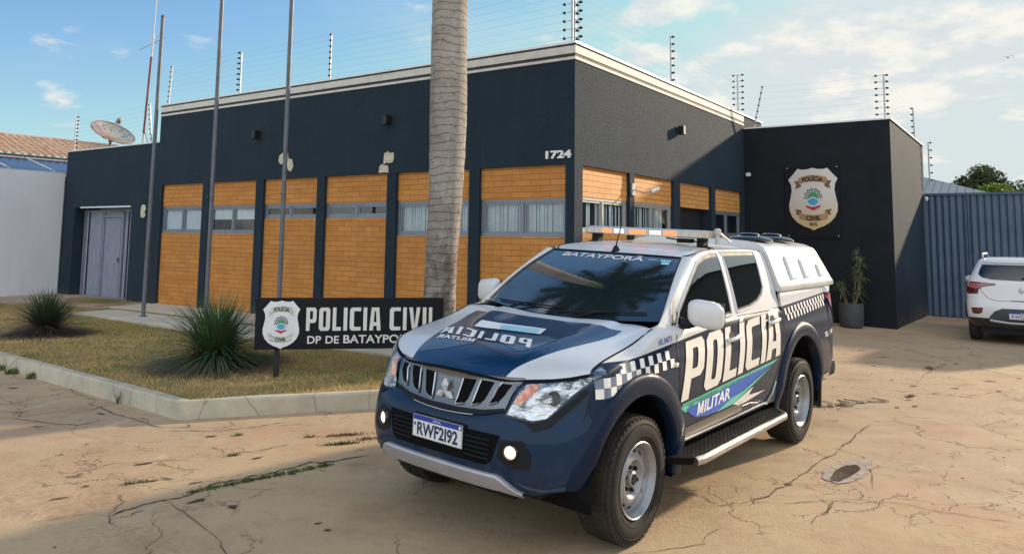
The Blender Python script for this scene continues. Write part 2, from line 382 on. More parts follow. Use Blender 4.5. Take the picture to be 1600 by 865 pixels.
q.l(q.oc(), dv.inputs[0]); q.l(nv.outputs[0], dv.inputs[1])
def vor(scale, vec):
    v = q.n('ShaderNodeTexVoronoi', feature='DISTANCE_TO_EDGE'); q.l(vec, v.inputs['Vector']); v.inputs['Scale'].default_value = scale; return v.outputs['Distance']
flat = q.mapv(dv.outputs[0], scale=(1, 1, 0))
cr1 = q.math('MULTIPLY', q.ramp(vor(.42, flat), .0035, .0008), q.ramp(q.noise(.9, 4, .6, q.mapv(loc=(3, 3, 0))), .46, .54))
cr2 = q.math('MULTIPLY', q.ramp(vor(1.7, q.mapv(flat, loc=(7, 2, 0))), .009, .002), q.ramp(q.noise(.8, 4, .6, q.mapv(loc=(9, 1, 0))), .54, .62))
crk = q.math('MAXIMUM', cr1, cr2)
c = q.mix(q.math('MULTIPLY', crk, .42), c, (.11, .075, .05))
c = q.mix(q.math('MULTIPLY', q.ramp(q.noise(5.5, 8, .75, q.mapv(loc=(4, 4, 0))), .56, .66), .32), c, (.27, .18, .12))
c = q.mix(q.math('MULTIPLY', q.ramp(q.noise(1.9, 8, .8, q.mapv(loc=(8, 2, 0), scale=(1.6, .5, 1), rot=(0, 0, .3))), .58, .70), .5), c, (.70, .59, .43))
q.set(col=c, rough=q.math('MULTIPLY_ADD', med, .25, .68), spec=.25)
q.bump(q.math('SUBTRACT', q.math('ADD', q.math('MULTIPLY', fine, .4), q.math('ADD', q.math('MULTIPLY', grit, .3), q.math('MULTIPLY', med, 1.2))), q.math('MULTIPLY', crk, 1.2)), .8, .016)
MT['ground'] = q.m
def axis(fine0, fine1, st, far):
    a = list(np.arange(fine0, fine1+1e-6, st)); g = st
    lo = fine0; hi = fine1
    while hi < far: g *= 1.45; hi += g; lo -= g; a.append(hi); a.insert(0, lo)
    return a
ax = axis(-16, 14, .4, 900); ay = axis(-2, 30, .4, 900)
# the ground in world axes
V = [(x, y, gz(x, y)) for x in ax for y in ay]; n = len(ay)
Fc = [(i*n+j, (i+1)*n+j, (i+1)*n+j+1, i*n+j+1) for i in range(len(ax)-1) for j in range(n-1)]
g = mesh_obj('ground', V, Fc, 'ground', None, True); tag(g, kind='structure')

# explicit cracks and joints of the slab (world x,y polylines)
def px_ground(px, py, z=.03):
    d = Fv+Rv*((px-800)/F_PX)-Uv*((py-PY)/F_PX); t = (z-CAM_H)/d.z; return Vector((d.x*t, d.y*t, 0))
CR = {'a': [(-2.45, 4.9), (-2.35, 5.12), (-2.2, 5.24), (-2.1, 5.41), (-1.98, 5.6), (-1.86, 5.73), (-1.7, 5.88), (-1.52, 6.1), (-1.36, 6.12), (-1.1, 6.3)],
 'a2': [(-2.45, 4.9), (-2.3, 4.73)], 'b': [(-2.32, 5.27), (-1.74, 4.7), (-1.4, 4.3)], 'c': [(-4.37, 8.08), (-3.78, 7.57), (-3.17, 7.12), (-2.67, 7.1)],
 'd': [(-4.78, 7.41), (-4.32, 7.25), (-3.9, 7.13), (-3.76, 7.37)], 'e': [(-3.09, 6.95), (-2.63, 6.99), (-2.29, 7.16), (-2.04, 7.41)],
 'f': [(-2.83, 5.97), (-2.67, 6.09), (-2.43, 6.1)], 'g': [(-2.29, 6.24), (-2.03, 6.37), (-1.73, 6.61), (-1.21, 6.99)],
 'h': [(-5.22, 9.29), (-4.72, 8.53), (-4.31, 8.21), (-3.83, 8.11)], 'i': [(1.66, 5.47), (1.86, 5.67), (2.05, 5.89), (2.35, 6.25), (2.75, 6.73), (3.12, 7.2), (3.63, 7.9)],
 'j': [(3.3, 8.6), (3.76, 8.79), (4.22, 8.99)], 'k': [(4.18, 10.48), (4.54, 10.41), (4.89, 10.25), (5.26, 10.1), (5.8, 10.09), (6.16, 10.07)],
 'l': [(5.26, 10.1), (5.88, 10.99), (6.57, 11.81)], 'm': [(6.76, 13.92), (6.79, 12.86), (6.8, 12.13), (6.81, 11.65), (6.91, 11.06), (6.88, 10.47)],
 'n': [(1.69, 5.57), (1.99, 5.53), (2.43, 5.63), (2.72, 5.57), (3.04, 5.36), (3.32, 5.19)], 'o': [(5.34, 9.3), (5.78, 9.52), (6.4, 9.75)],
 'p': [(1.96, 5.12), (2.14, 5.36), (2.34, 5.62)], 'q': [(1.41, 5.46), (1.59, 5.56)], 's': [(5.99, 9.73), (5.94, 9.05)],
 't': [(0.62, 4.63), (1.18, 4.79), (1.36, 5.05)], 'u': [(3.02, 6.59), (2.68, 5.84)], 'v': [(-6.6, 9.6), (-5.6, 8.5), (-4.9, 7.9)], 'w': [(-1.4, 4.0), (-.7, 4.3), (-.2, 4.35)]}
CW = {'a': .022, 'j': .05, 'i': .014, 'k': .012, 'm': .011, 'e': .012, 'c': .012, 'd': .013}
rc = random.Random(3)
def jag(p, n, amp):
    """midpoint displacement of a polyline"""
    for _ in range(n):
        o = [p[0]]
        for a, b in zip(p, p[1:]):
            m = ((a[0]+b[0])/2+rc.uniform(-amp, amp), (a[1]+b[1])/2+rc.uniform(-amp, amp)); o += [m, b]
        p = o; amp *= .55
    return p
rr0 = random.Random(17)
for k in range(55):   # short secondary cracks branching off the long ones
    base = rr0.choice(list(CR.values())[:22]); i = rr0.randrange(len(base)-1); t = rr0.random(); x = base[i][0]*(1-t)+base[i+1][0]*t; y = base[i][1]*(1-t)+base[i+1][1]*t
    a = rr0.uniform(0, 6.28); L_ = rr0.uniform(.15, .7); CR['x%d' % k] = [(x, y), (x+L_*.5*math.cos(a), y+L_*.5*math.sin(a)), (x+L_*math.cos(a+.4), y+L_*math.sin(a+.4))]; CW['x%d' % k] = rr0.uniform(.004, .008)
mb = MB()
for k, pl in CR.items():
    p = jag(pl, 3, .035); w0 = CW.get(k, .008)*.62; L = [];
    for i, (x, y) in enumerate(p):
        a = p[max(0, i-1)]; b = p[min(len(p)-1, i+1)]; dx, dy = b[0]-a[0], b[1]-a[1]; m = math.hypot(dx, dy) or 1
        w = w0*rc.uniform(.15, 1.0)*min(1, .15+min(i, len(p)-1-i)/3)
        z = .004
        L.append([Vector((x-dy/m*w, y+dx/m*w, gz(x, y)+z)), Vector((x+dy/m*w, y-dx/m*w, gz(x, y)+z))])
    mb.grid(L)
# blotchy dirt pockets along the cracks
def blot(mb, x, y, rx, ry, rot=0, n=18, z=.006, rnd=.35):
    V = [Vector((x, y, gz(x, y)+z))]
    for k in range(n):
        t = 2*math.pi*k/n; r = 1+rc.uniform(-rnd, rnd); a = rx*r*math.cos(t); b = ry*r*math.sin(t)
        X = x+a*math.cos(rot)-b*math.sin(rot); Y = y+a*math.sin(rot)+b*math.cos(rot); V.append(Vector((X, Y, gz(X, Y)+z)))
    mb.add(V, [(0, 1+k, 1+(k+1) % n) for k in range(n)])
for x, y in [(rr0.uniform(-6, 7), rr0.uniform(8.5, 10.5)) for _ in range(14)]+[(rr0.uniform(-5, -1), rr0.uniform(4.8, 7.6)) for _ in range(22)]+[(rr0.uniform(3, 7), rr0.uniform(8.5, 13)) for _ in range(22)]+[(-1.58, 5.8), (-2.9, 5.46), (-2.51, 5.59), (-2.56, 6.81), (-2.3, 7.2), (-1.73, 6.6), (4.1, 9.0), (3.7, 8.8), (2.1, 5.95), (6.5, 11.7), (6.9, 10.6), (6.75, 13.2), (5.9, 13.1),
             (-3.9, 8.2), (-4.4, 8.3), (-4.7, 7.6), (-3.5, 6.2), (-2.75, 6.0)]:
    sx_, sy_2 = to_site((x, y))
    if sx_ < 1.3 and sy_2 > -5.75: continue
    blot(mb, x, y, rc.uniform(.02, .07), rc.uniform(.008, .025), rc.uniform(-.4, .8))
MT['crack_dirt'] = basic('crack_dirt', (.085, .06, .04), .95, var=.4, vscale=25, bump=.5, bscale=90)
o = mb.build('pavement_cracks', 'crack_dirt'); tag(o, kind='structure')
# heaved slab edges by the rear wheel
mb = MB()
for i in range(13):
    t = i/12; x = 3.42+.85*t+rc.uniform(-.03, .03); y = 8.70+.36*t+rc.uniform(-.09, .09); s_ = rc.uniform(.025, .07)
    mb.X = Matrix.Translation((x, y, gz(x, y)+.002)) @ Matrix.Rotation(rc.uniform(0, 3), 4, 'Z') @ Matrix.Rotation(rc.uniform(-.22, .22), 4, 'X')
    n = 6; top = [(s_*rc.uniform(.7, 1.3)*math.cos(k*math.pi/3)*1.5, s_*rc.uniform(.7, 1.2)*math.sin(k*math.pi/3), s_*.4) for k in range(n)]
    mb.add([(a*1.1, b*1.1, -.01) for a, b, c_ in top]+top, [tuple(range(n, 2*n))]+[(k, (k+1) % n, n+(k+1) % n, n+k) for k in range(n)])
mb.X = None
o = mb.build('rubble', 'ground'); tag(o, kind='stuff', label='broken pale concrete chips along the heaved crack behind the truck', cat='rubble')
# puddle
MT['puddle_water'] = basic('puddle_water', (.075, .042, .024), .35, var=.4, vscale=9, spec=.15)
MT['wet_rim'] = basic('wet_rim', (.34, .275, .23), .8, var=.25, vscale=14, bump=.4, bscale=70)
mb = MB(); 
def pool(m, x, y, rx, ry, rot, z, k):
    V = [Vector((x, y, gz(x, y)+z))]; n = 60
    for i in range(n):
        t = 2*math.pi*i/n; r = 1+.10*math.sin(2*t+k)+.07*math.sin(3*t+2*k)+.04*math.sin(7*t+k)+.02*math.sin(13*t)
        a, b = rx*r*math.cos(t), ry*r*math.sin(t); X = x+a*math.cos(rot)-b*math.sin(rot); Y = y+a*math.sin(rot)+b*math.cos(rot); V.append(Vector((X, Y, gz(X, Y)+z)))
    m.add(V, [(0, 1+i, 1+(i+1) % n) for i in range(n)])
pool(mb, 2.70, 6.30, .37, .15, .80, .005, 1); mb.mi = 1; pool(mb, 2.66, 6.25, .25, .075, .90, .009, 2.2)
o = mb.build('puddle', ['wet_rim', 'puddle_water']); tag(o, kind='structure')
# leaves and grit scattered on the slab
rl = random.Random(8); V = []; Fc = []
for _ in range(420):
    x, y = rl.uniform(-7, 8), rl.uniform(4.3, 14)
    sx_, sy_2 = to_site((x, y))
    if (sx_ < 1.1 and sy_2 > -5.7 and sx_ < 1.1) or (0 < sx_ < 4.6 and -7.2 < sy_2 < -1): continue
    if sy_2 > 8: continue
    s_ = rl.uniform(.005, .016)*(2 if rl.random() < .08 else 1); a = rl.uniform(0, 6.28); z = gz(x, y)+.006; i = len(V)
    V += [(x+s_*math.cos(a), y+s_*math.sin(a), z), (x-s_*.5*math.sin(a), y+s_*.5*math.cos(a), z+s_*.3), (x-s_*math.cos(a), y-s_*math.sin(a), z), (x+s_*.5*math.sin(a), y-s_*.5*math.cos(a), z)]; Fc.append((i, i+1, i+2, i+3))
MT['litter'] = basic('litter', (.13, .08, .045), .9, var=.5, vscale=8)
o = mesh_obj('leaf_litter', V, Fc, 'litter'); tag(o, 'dry leaf bits and grit scattered over the concrete forecourt', 'leaf litter', kind='stuff')
# weeds
def weeds(name, spots, label, col, hs=(.02, .05), dens=1):
    V = []; Fc = []
    for (x, y, rx, ry, rot, n) in spots:
        for _ in range(int(n*dens)):
            a, b = rc.gauss(0, .45)*rx, rc.gauss(0, .45)*ry
            X = x+a*math.cos(rot)-b*math.sin(rot); Y = y+a*math.sin(rot)+b*math.cos(rot); Z = gz(X, Y)
            t = rc.uniform(0, 6.28); h = rc.uniform(*hs); w = .004+h*.07; l = h*rc.uniform(.2, 1.0); t2 = rc.uniform(0, 6.28)
            i = len(V); V += [(X-w*math.cos(t), Y-w*math.sin(t), Z), (X+w*math.cos(t), Y+w*math.sin(t), Z), (X+l*math.cos(t2), Y+l*math.sin(t2), Z+h)]; Fc.append((i, i+1, i+2))
    o = mesh_obj(name, V, Fc, col); tag(o, label, 'weeds', kind='stuff')
MT['weed_green'] = basic('weed_green', (.10, .13, .035), .8, var=.6, vscale=12)
MT['weed_dry'] = basic('weed_dry', (.16, .10, .05), .85, var=.5, vscale=12)
sp = []
for i in range(9):
    t = i/8; sp.append((-2.12+.72*t, 5.38+.62*t, .07, .03, .75, 60+int(60*abs(math.sin(i*1.7)))))
sp += [(-1.41, 6.62, .16, .035, .3, 260), (-1.72, 6.84, .05, .03, 0, 40), (-2.35, 6.86, .05, .02, .2, 50), (-2.6, 5.55, .09, .015, .6, 60), (-2.17, 6.25, .06, .02, .4, 60)]
weeds('weeds', sp, 'low green weeds growing in the long crack left of the truck', 'weed_green', (.008, .028))
weeds('weeds', [(-1.42, 6.92, .22, .05, .3, 300), (-1.2, 6.8, .12, .06, .3, 160), (6.1, 11.35, .22, .07, 1.1, 220), (4.75, 9.3, .14, .05, .9, 120)], 'dry brown leaf litter and weeds in the slab cracks', 'weed_dry', (.006, .02))
# ------------------------------------------------------------------ lawn, kerb, slabs
KZ = .245        # kerb top
kerb_out = [(-26, -3.9), (-16, -4.75), (-10, -5.15), (-5.3, -5.44), (-1.0, -5.655), (-.53, -5.0), (.09, -4.2), (.95, -3.05), (1.15, -2.6), (1.15, -2.45)]
MT['kerb_concrete'] = basic('kerb_concrete', (.50, .46, .38), .85, var=.22, vscale=3, bump=.5, bscale=45)
MT['slab_concrete'] = basic('slab_concrete', (.55, .50, .41), .85, var=.2, vscale=2.2, bump=.4, bscale=40)
q = NM('kerb'); n1_ = q.noise(2.2, 7, .65); n2_ = q.noise(30, 4, .7); z_ = q.xyz()[2]
c = q.mix(q.ramp(n1_, .35, .7), (.56, .50, .38), (.40, .37, .29)); c = q.mix(q.math('MULTIPLY', q.ramp(n2_, .55, .75), .3), c, (.16, .15, .12))
v_ = q.n('ShaderNodeTexVoronoi', feature='DISTANCE_TO_EDGE'); q.l(q.mapv(scale=(1, 1, .6)), v_.inputs['Vector']); v_.inputs['Scale'].default_value = 1.7
c = q.mix(q.math('MULTIPLY', q.ramp(v_.outputs['Distance'], .012, .003), .5), c, (.12, .10, .08))
q.set(col=c, rough=.88, spec=.2); q.bump(n2_, .4, .006); MT['kerb'] = q.m
def off_poly(p, d):
    o = []
    for i, (x, y) in enumerate(p):
        a = p[max(0, i-1)]; b = p[min(len(p)-1, i+1)]; dx, dy = b[0]-a[0], b[1]-a[1]; m = math.hypot(dx, dy); o.append((x-dy/m*d, y+dx/m*d))
    return o
def dense(p, st):
    o = [p[0]]
    for a, b in zip(p, p[1:]):
        n = max(1, int(math.hypot(b[0]-a[0], b[1]-a[1])/st)); o += [(a[0]+(b[0]-a[0])*k/n, a[1]+(b[1]-a[1])*k/n) for k in range(1, n+1)]
    return o
kin = off_poly(kerb_out, .125)
# keep the sharp corner square: rebuild pairs densely
ko = []; ki = []
for i in range(len(kerb_out)-1):
    n = max(1, int(math.dist(kerb_out[i], kerb_out[i+1])/.25))
    for k in range(n):
        t = k/n; ko.append(tuple(kerb_out[i][j]*(1-t)+kerb_out[i+1][j]*t for j in (0, 1))); ki.append(tuple(kin[i][j]*(1-t)+kin[i+1][j]*t for j in (0, 1)))
ko.append(kerb_out[-1]); ki.append(kin[-1])
rk = random.Random(5)
mb = MB(); P = []
for (a, b), (c_, d_) in zip(ko, ki):
    w = S(a, b); zg = gz(w.x, w.y)-.03; jz = rk.uniform(-.004, .004); e = rk.uniform(-.006, .006)
    u = ((c_-a), (d_-b)); m = math.hypot(*u); u = (u[0]/m, u[1]/m)
    P.append([S(a+e*u[0], b+e*u[1], zg), S(a+(e+.006)*u[0], b+(e+.006)*u[1], KZ-.018+jz), S(a+.02*u[0], b+.02*u[1], KZ+jz), S(c_-.012*u[0], d_-.012*u[1], KZ+jz), S(c_, d_, KZ-.012), S(c_, d_, .1)])
mb.grid(P, flip=True)
kerb = mb.build('kerb', 'kerb', None, True, 30); tag(kerb, kind='structure')
# soil sheet under the lawn
q = NM('lawn_soil'); nn = q.noise(1.1, 6, .6); nf = q.noise(26, 5, .7)
c = q.mix(q.ramp(nn, .4, .62), (.36, .26, .12), (.17, .18, .055)); c = q.mix(q.math('MULTIPLY', q.ramp(nf, .4, .7), .55), c, (.065, .055, .025))
q.set(col=c, rough=.95, spec=.1); q.bump(nf, .8, .02); MT['lawn_soil'] = q.m
LZ = .205
def lawn_z(x, y): return LZ + .018*math.sin(x*.9+.5)*math.cos(y*1.3)
lawn_poly = [(-26, -3.75)]+[(a, b) for a, b in ki if a > -25.5]+[(1.0, .0), (-26, .0)]
mb = MB(); mb.patch([lawn_poly], lambda a, b: S(a, b, lawn_z(a, b)), .5)
o = mb.build('lawn', 'lawn_soil', None, True); tag(o, kind='structure')
def inside(px, py, poly):
    r = False; j = len(poly)-1
    for i in range(len(poly)):
        xi, yi = poly[i]; xj, yj = poly[j]
        if (yi > py) != (yj > py) and px < (xj-xi)*(py-yi)/(yj-yi)+xi: r = not r
        j = i
    return r
# grass blades
q = NM('grass_blades'); a_ = q.noise(.75, 5, .6); b_ = q.noise(9, 4, .7); h_ = q.noise(170, 2, .6)
f_ = q.ramp(q.math('ADD', q.math('MULTIPLY', a_, .65), q.math('MULTIPLY', b_, .35)), .43, .60)
yy_ = q.xyz()[1]; xx_ = q.xyz()[0]
edge_ = q.ramp(yy_, -3.6, -2.2)            # greener strip by the building
f_ = q.math('MAXIMUM', q.math('MULTIPLY', q.math('SUBTRACT', 1.0, f_), .45), q.math('MULTIPLY', edge_, .8))
c = q.mix(f_, (.78, .53, .23), (.27, .25, .09)); c = q.mix(q.ramp(h_, .35, .7), c, q.mix(.5, c, (.46, .31, .12)))
q.set(col=c, rough=.8, spec=.15); MT['grass_blades'] = q.m
rg = random.Random(11); V = []; Fc = []
slabs = [(-9.9, .3, -2.36, -1.48), (-11.0, .3, -1.12, .2), (-16, -10.2, -1.6, .2)]
for _ in range(185000):
    x = rg.uniform(-12.5, 1.1) if rg.random() < .86 else rg.uniform(-22, -12.5); y = rg.uniform(-5.6, -.3) if rg.random() < .93 else rg.uniform(-2, -.8)
    if not inside(x, y, lawn_poly): continue
    if any(a < x < b and c_ < y < d_ for a, b, c_, d_ in slabs): continue
    if math.sin(x*5.3+math.cos(y*4))*math.sin(y*6.1+math.cos(x*3.1)) > .55 and rg.random() < .7: continue
    z = lawn_z(x, y)-.002; h = rg.uniform(.014, .042)*(1.35 if y > -2.9 or y < -5.3 else 1); w = rg.uniform(.002, .0045); t = rg.uniform(0, 3.14); l = h*rg.uniform(.1, 1.1); t2 = rg.uniform(0, 6.28)
    i = len(V); V += [(x-w*math.cos(t), y-w*math.sin(t), z), (x+w*math.cos(t), y+w*math.sin(t), z), (x+l*math.cos(t2), y+l*math.sin(t2), z+h)]; Fc.append((i, i+1, i+2))
grass = mesh_obj('grass', V, Fc, 'grass_blades'); grass.location = C0; grass.rotation_euler = (0, 0, -YW)
tag(grass, 'short dry golden and green grass covering the lawn inside the kerb', 'grass', kind='stuff')
# raised slab along the flagpoles, walkway at the wall, apron at the garage
def site_obj(mb, name, mats, smooth=False, parent=None, auto=35):
    o = mb.build(name, mats, parent, smooth, auto)
    if parent is None: o.location = C0; o.rotation_euler = (0, 0, -YW)
    return o
q = NM('path_concrete'); n1_ = q.noise(1.3, 7, .65); n2_ = q.noise(36, 4, .7)
c = q.mix(q.ramp(n1_, .35, .7), (.64, .58, .46), (.50, .46, .37)); c = q.mix(q.math('MULTIPLY', q.ramp(n2_, .55, .8), .35), c, (.20, .17, .13))
q.set(col=c, rough=.88, spec=.2); q.bump(n2_, .4, .006); MT['path_concrete'] = q.m
q = NM('apron_concrete'); n1_ = q.noise(1.1, 7, .65)
c = q.mix(q.ramp(n1_, .4, .62), (.45, .36, .27), (.30, .17, .11)); q.set(col=c, rough=.9, spec=.2); MT['apron_concrete'] = q.m
mb = MB(); mb.box(-9.9, .5, -2.34, -1.5, .05, .262, bev=.008); o = site_obj(mb, 'path', 'path_concrete'); tag(o, kind='structure')
mb = MB()
for i in range(7): mb.box(-10.95+i*1.62, -9.38+i*1.62, -1.08, .05, .05, .228+.004*(i % 2), bev=.006)
o = site_obj(mb, 'path', 'path_concrete'); tag(o, kind='structure')
mb = MB(); mb.box(-15.52, -11.0, -1.35, .25, .0, .212, bev=.006); mb.box(-25, -13.2, -2.0, -1.37, .0, .214, bev=.006); o = site_obj(mb, 'garage_apron', 'apron_concrete'); tag(o, kind='structure')
# ------------------------------------------------------------------ the police station
q = NM('dark_plaster'); n1_ = q.noise(1.2, 5, .6); n2_ = q.noise(55, 5, .75); n3_ = q.noise(14, 4, .6, q.mapv(scale=(1, 1, .35)))
c = q.mix(q.ramp(n1_, .3, .7), (.014, .031, .049), (.018, .038, .059)); c = q.mix(q.math('MULTIPLY', q.ramp(q.noise(24, 6, .8), .48, .66), .55), c, (.046, .064, .078)); c = q.mix(q.math('MULTIPLY', q.ramp(q.noise(.55, 6, .7, q.mapv(loc=(3, 5, 9))), .45, .7), .35), c, (.030, .044, .056))
st_k = q.math('MULTIPLY', q.ramp(q.noise(5, 6, .7, q.mapv(scale=(1, 1, .12))), .52, .75), .22); c = q.mix(st_k, c, (.075, .08, .08)); c = q.mix(q.math('MULTIPLY', q.ramp(q.xyz()[2], .45, .0), q.math('MULTIPLY', q.ramp(q.noise(4, 5, .7), .35, .65), .5)), c, (.20, .12, .07)); c = q.mix(q.math('MULTIPLY', q.ramp(n3_, .55, .8), .15), c, (.07, .065, .06))
q.set(col=c, rough=.82, spec=.3); q.bump(q.math('ADD', q.noise(26, 6, .8), q.math('MULTIPLY', n2_, .6)), 1.0, .03); MT['dark_plaster'] = q.m
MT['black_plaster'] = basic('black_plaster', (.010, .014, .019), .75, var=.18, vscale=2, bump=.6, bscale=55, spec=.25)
def brick_mat(name, ax, c1, c2, mort, bw, bh, ms=.012, off=(0, 0)):
    q = NM(name); X = q.xyz(); v = q.comb(X[ax], X[2], 0.0)
    v = q.mapv(v, loc=(off[0], off[1], 0))
    b = q.n('ShaderNodeTexBrick'); q.l(v, b.inputs['Vector']); b.inputs['Scale'].default_value = 1; b.inputs['Brick Width'].default_value = bw; b.inputs['Row Height'].default_value = bh
    b.inputs['Mortar Size'].default_value = ms; b.inputs['Mortar Smooth'].default_value = .3; b.inputs['Bias'].default_value = 0
    for k, cc in (('Color1', c1), ('Color2', c2), ('Mortar', mort)): b.inputs[k].default_value = (*cc, 1)
    n = q.noise(3.2, 6, .65); st = q.noise(9, 4, .6, q.mapv(scale=(1, 1, 3)))
    c = q.mix(q.math('MULTIPLY', q.ramp(n, .4, .7), .35), b.outputs['Color'], tuple(x*.72 for x in c1))
    c = q.mix(q.math('MULTIPLY', q.ramp(st, .5, .75), .22), c, tuple(min(1, x*1.35) for x in c2))
    q.set(col=c, rough=.6, spec=.35); q.bump(q.math('SUBTRACT', q.math('MULTIPLY', q.noise(40, 3), .25), b.outputs['Fac']), .6, .006); MT[name] = q.m
brick_mat('brick_long', 0, (.53, .21, .042), (.63, .275, .062), (.36, .135, .03), .36, .0915, .006, (.1, .03))
brick_mat('brick_side', 1, (.62, .28, .075), (.70, .34, .10), (.36, .14, .04), .40, .0915, .008, (.12, .03))
MT['cream_trim'] = basic('cream_trim', (.66, .63, .57), .7, var=.08, bump=.3, bscale=60)
MT['dark_trim'] = basic('dark_trim', (.032, .036, .04), .7, var=.15)
MT['metal_flashing'] = basic('metal_flashing', (.75, .76, .76), .4, metal=.2, var=.05)
MT['alu_frame'] = basic('alu_frame', (.22, .26, .31), .45, metal=.35, var=.06)
MT['alu_light'] = basic('alu_light', (.42, .42, .41), .45, metal=.3, var=.06)
MT['blind_white'] = basic('blind_white', (.70, .72, .74), .7, var=.05)
MT['curtain'] = basic('curtain', (.42, .48, .50), .8, var=.12)
MT['interior_dark'] = basic('interior_dark', (.012, .013, .015), .9)
MT['door_void'] = basic('door_void', (.006, .007, .009), .6)
q = NM('window_glass'); q.t.nodes.remove(q.b)
tr = q.n('ShaderNodeBsdfTransparent'); tr.inputs[0].default_value = (.90, .94, .95, 1); gl = q.n('ShaderNodeBsdfGlossy'); gl.inputs[0].default_value = (1, 1, 1, 1); gl.inputs['Roughness'].default_value = .03
fr = q.n('ShaderNodeLayerWeight'); fr.inputs[0].default_value = .5; ms_ = q.n('ShaderNodeMixShader')
q.l(q.math('MULTIPLY_ADD', q.math('POWER', fr.outputs['Facing'], 3.5), .55, .05, clamp=True), ms_.inputs[0]); q.l(tr.outputs[0], ms_.inputs[1]); q.l(gl.outputs[0], ms_.inputs[2]); q.l(ms_.outputs[0], q.out.inputs[0])
bw_ = q.n('ShaderNodeBump'); q.l(q.noise(1.6, 2), bw_.inputs['Height']); bw_.inputs['Strength'].default_value = .05; q.l(bw_.outputs[0], gl.inputs['Normal'])
MT['window_glass'] = q.m
st = empty('police_station', C0, -YW)
tag(st, 'low dark blue police station with orange brick window bays and two cream roof bands', 'building')
XL, XW, HM, HW, HB = -11.17, -15.55, 4.80, 3.95, 4.47     # main left end, wing left end, heights
YB = 8.055; XBR = 3.165; YEND = 13.35
bays = [(-1.79, -.16), (-3.63, -2.0), (-5.47, -3.85), (-7.3, -5.69), (-9.15, -7.54), (-10.97, -9.38)]
sb = [(.15, 1.89), (2.07, 3.80), (4.11, 5.83), (6.07, 7.86)]
ZB, ZS, ZH, ZM = 2.93, 1.83, 2.42, 2.14
# front wall: upper band and piers
mb = MB()
mb.box(XL, 0, 0, .25, ZB, HM-.02)
xs = [XL]+sorted([v for b in bays for v in b])+[-.0]
for i in range(0, len(xs), 2): mb.box(xs[i], xs[i+1], 0.0, .25, -.1, ZB)
mb.box(XL, -.25, 9.5, 9.75, -.1, HM-.02)     # back wall
mb.box(XL, XL+.25, .25, 9.5, -.1, HM-.02)
mb.build('front_wall', 'dark_plaster', st)
mb = MB()
mb.box(-.25, 0, .25, 9.5, ZB, HM-.02)
ys = [.25]+[.25 if v < .25 else v for b in sb for v in b][1:]+[9.5]
for a, b in [(1.89, 2.07), (3.80, 4.11), (5.83, 6.07), (7.86, 9.5)]: mb.box(-.25, 0, a, b, -.1, ZB)
mb.build('side_wall', 'dark_plaster', st)
mb = MB(); mb.box(XL+.25, -.25, .25, 9.5, 4.35, 4.5); mb.build('roof', 'dark_trim', st)
# roof bands
mb = MB()
for (z0, z1, m, pr) in ((4.535, 4.578, 0, .014), (4.578, 4.63, 1, .006), (4.63, 4.748, 0, .016), (4.748, 4.785, 1, .010)):
    mb.box(XL-.004, pr, -pr, 0, z0, z1, m); mb.box(0, pr, 0, YB, z0, z1, m)
mb.build('roof_band', ['cream_trim', 'dark_trim'], st)
mb = MB(); mb.box(XL-.02, .03, -.03, .27, HM-.02, HM+.012); mb.box(-.27, .03, .27, 9.5, HM-.02, HM+.012); mb.box(XL-.02, XL+.27, .27, 9.5, HM-.02, HM+.012)
mb.build('parapet_cap', 'metal_flashing', st)
# brick panels and windows
def window(ax, a0, a1, z0, z1, style, frame='alu_frame', dep=.07):
    """window in plane of the facade (ax 0: front wall, 1: side wall)"""
    def bx(mb, u0, u1, d0, d1, za, zb, **k):
        if ax == 0: mb.box(u0, u1, d0, d1, za, zb, **k)
        else: mb.box(-d1, -d0, u0, u1, za, zb, **k)
    w = empty('window', parent=st); f = MB(); t = .045; am = (a0+a1)/2
    bx(f, a0, a1, dep, dep+.06, z0, z0+t); bx(f, a0, a1, dep, dep+.06, z1-t, z1)
    for u in (a0, a1-t): bx(f, u, u+t, dep, dep+.06, z0+t, z1-t)
    bx(f, am-.02, am+.02, dep-.004, dep+.056, z0+t, z1-t)
    for s0, s1 in ((a0+t, am-.02), (am+.02, a1-t)):   # sashes
        s_ = .035
        bx(f, s0+.004, s1-.004, dep+.012, dep+.045, z0+t, z0+t+s_); bx(f, s0+.004, s1-.004, dep+.012, dep+.045, z1-t-s_, z1-t)
        bx(f, s0+.004, s0+.004+s_, dep+.012, dep+.045, z0+t+s_, z1-t-s_); bx(f, s1-.004-s_, s1-.004, dep+.012, dep+.045, z0+t+s_, z1-t-s_)
    f.build('window_frame', frame, w)
    g_ = MB()
    for s0, s1 in ((a0+t, am-.02), (am+.02, a1-t)): bx(g_, s0+.03, s1-.03, dep+.026, dep+.0265, z0+t+.03, z1-t-.03)
    g_.build('window_pane', 'window_glass', w)
    c_ = MB(); rr = random.Random(int(a0*100))
    d = dep+.055
    if style == 'white': bx(c_, a0+.02, a1-.02, d, d+.01, z0, z1); c_.build('roller_blind', 'blind_white', w)
    elif style == 'half': bx(c_, a0+.02, a1-.02, d, d+.01, z0+(z1-z0)*.5, z1); c_.build('roller_blind', 'blind_white', w)
    elif style in ('curtain', 'slats'):
        u = a0+.03; wd = .05 if style == 'curtain' else .07
        while u < a1-.05:
            if style == 'curtain' or rr.random() < .8:
                k = rr.uniform(0, .03)
                bx(c_, u, u+wd*(.8 if style == 'curtain' else rr.uniform(.45, .85)), d+k, d+k+.006, z0, z1-(.02 if style == 'curtain' else 0))
            u += wd
        c_.build('blind', 'curtain' if style == 'curtain' else 'blind_white', w)
    b_ = MB(); bx(b_, a0-.02, a1+.02, .27, .3, z0-.05, z1+.05); b_.build('room_shade', 'interior_dark', w)
    return w
styles = ['curtain', 'curtain', 'dark', 'dark', 'half', 'white']
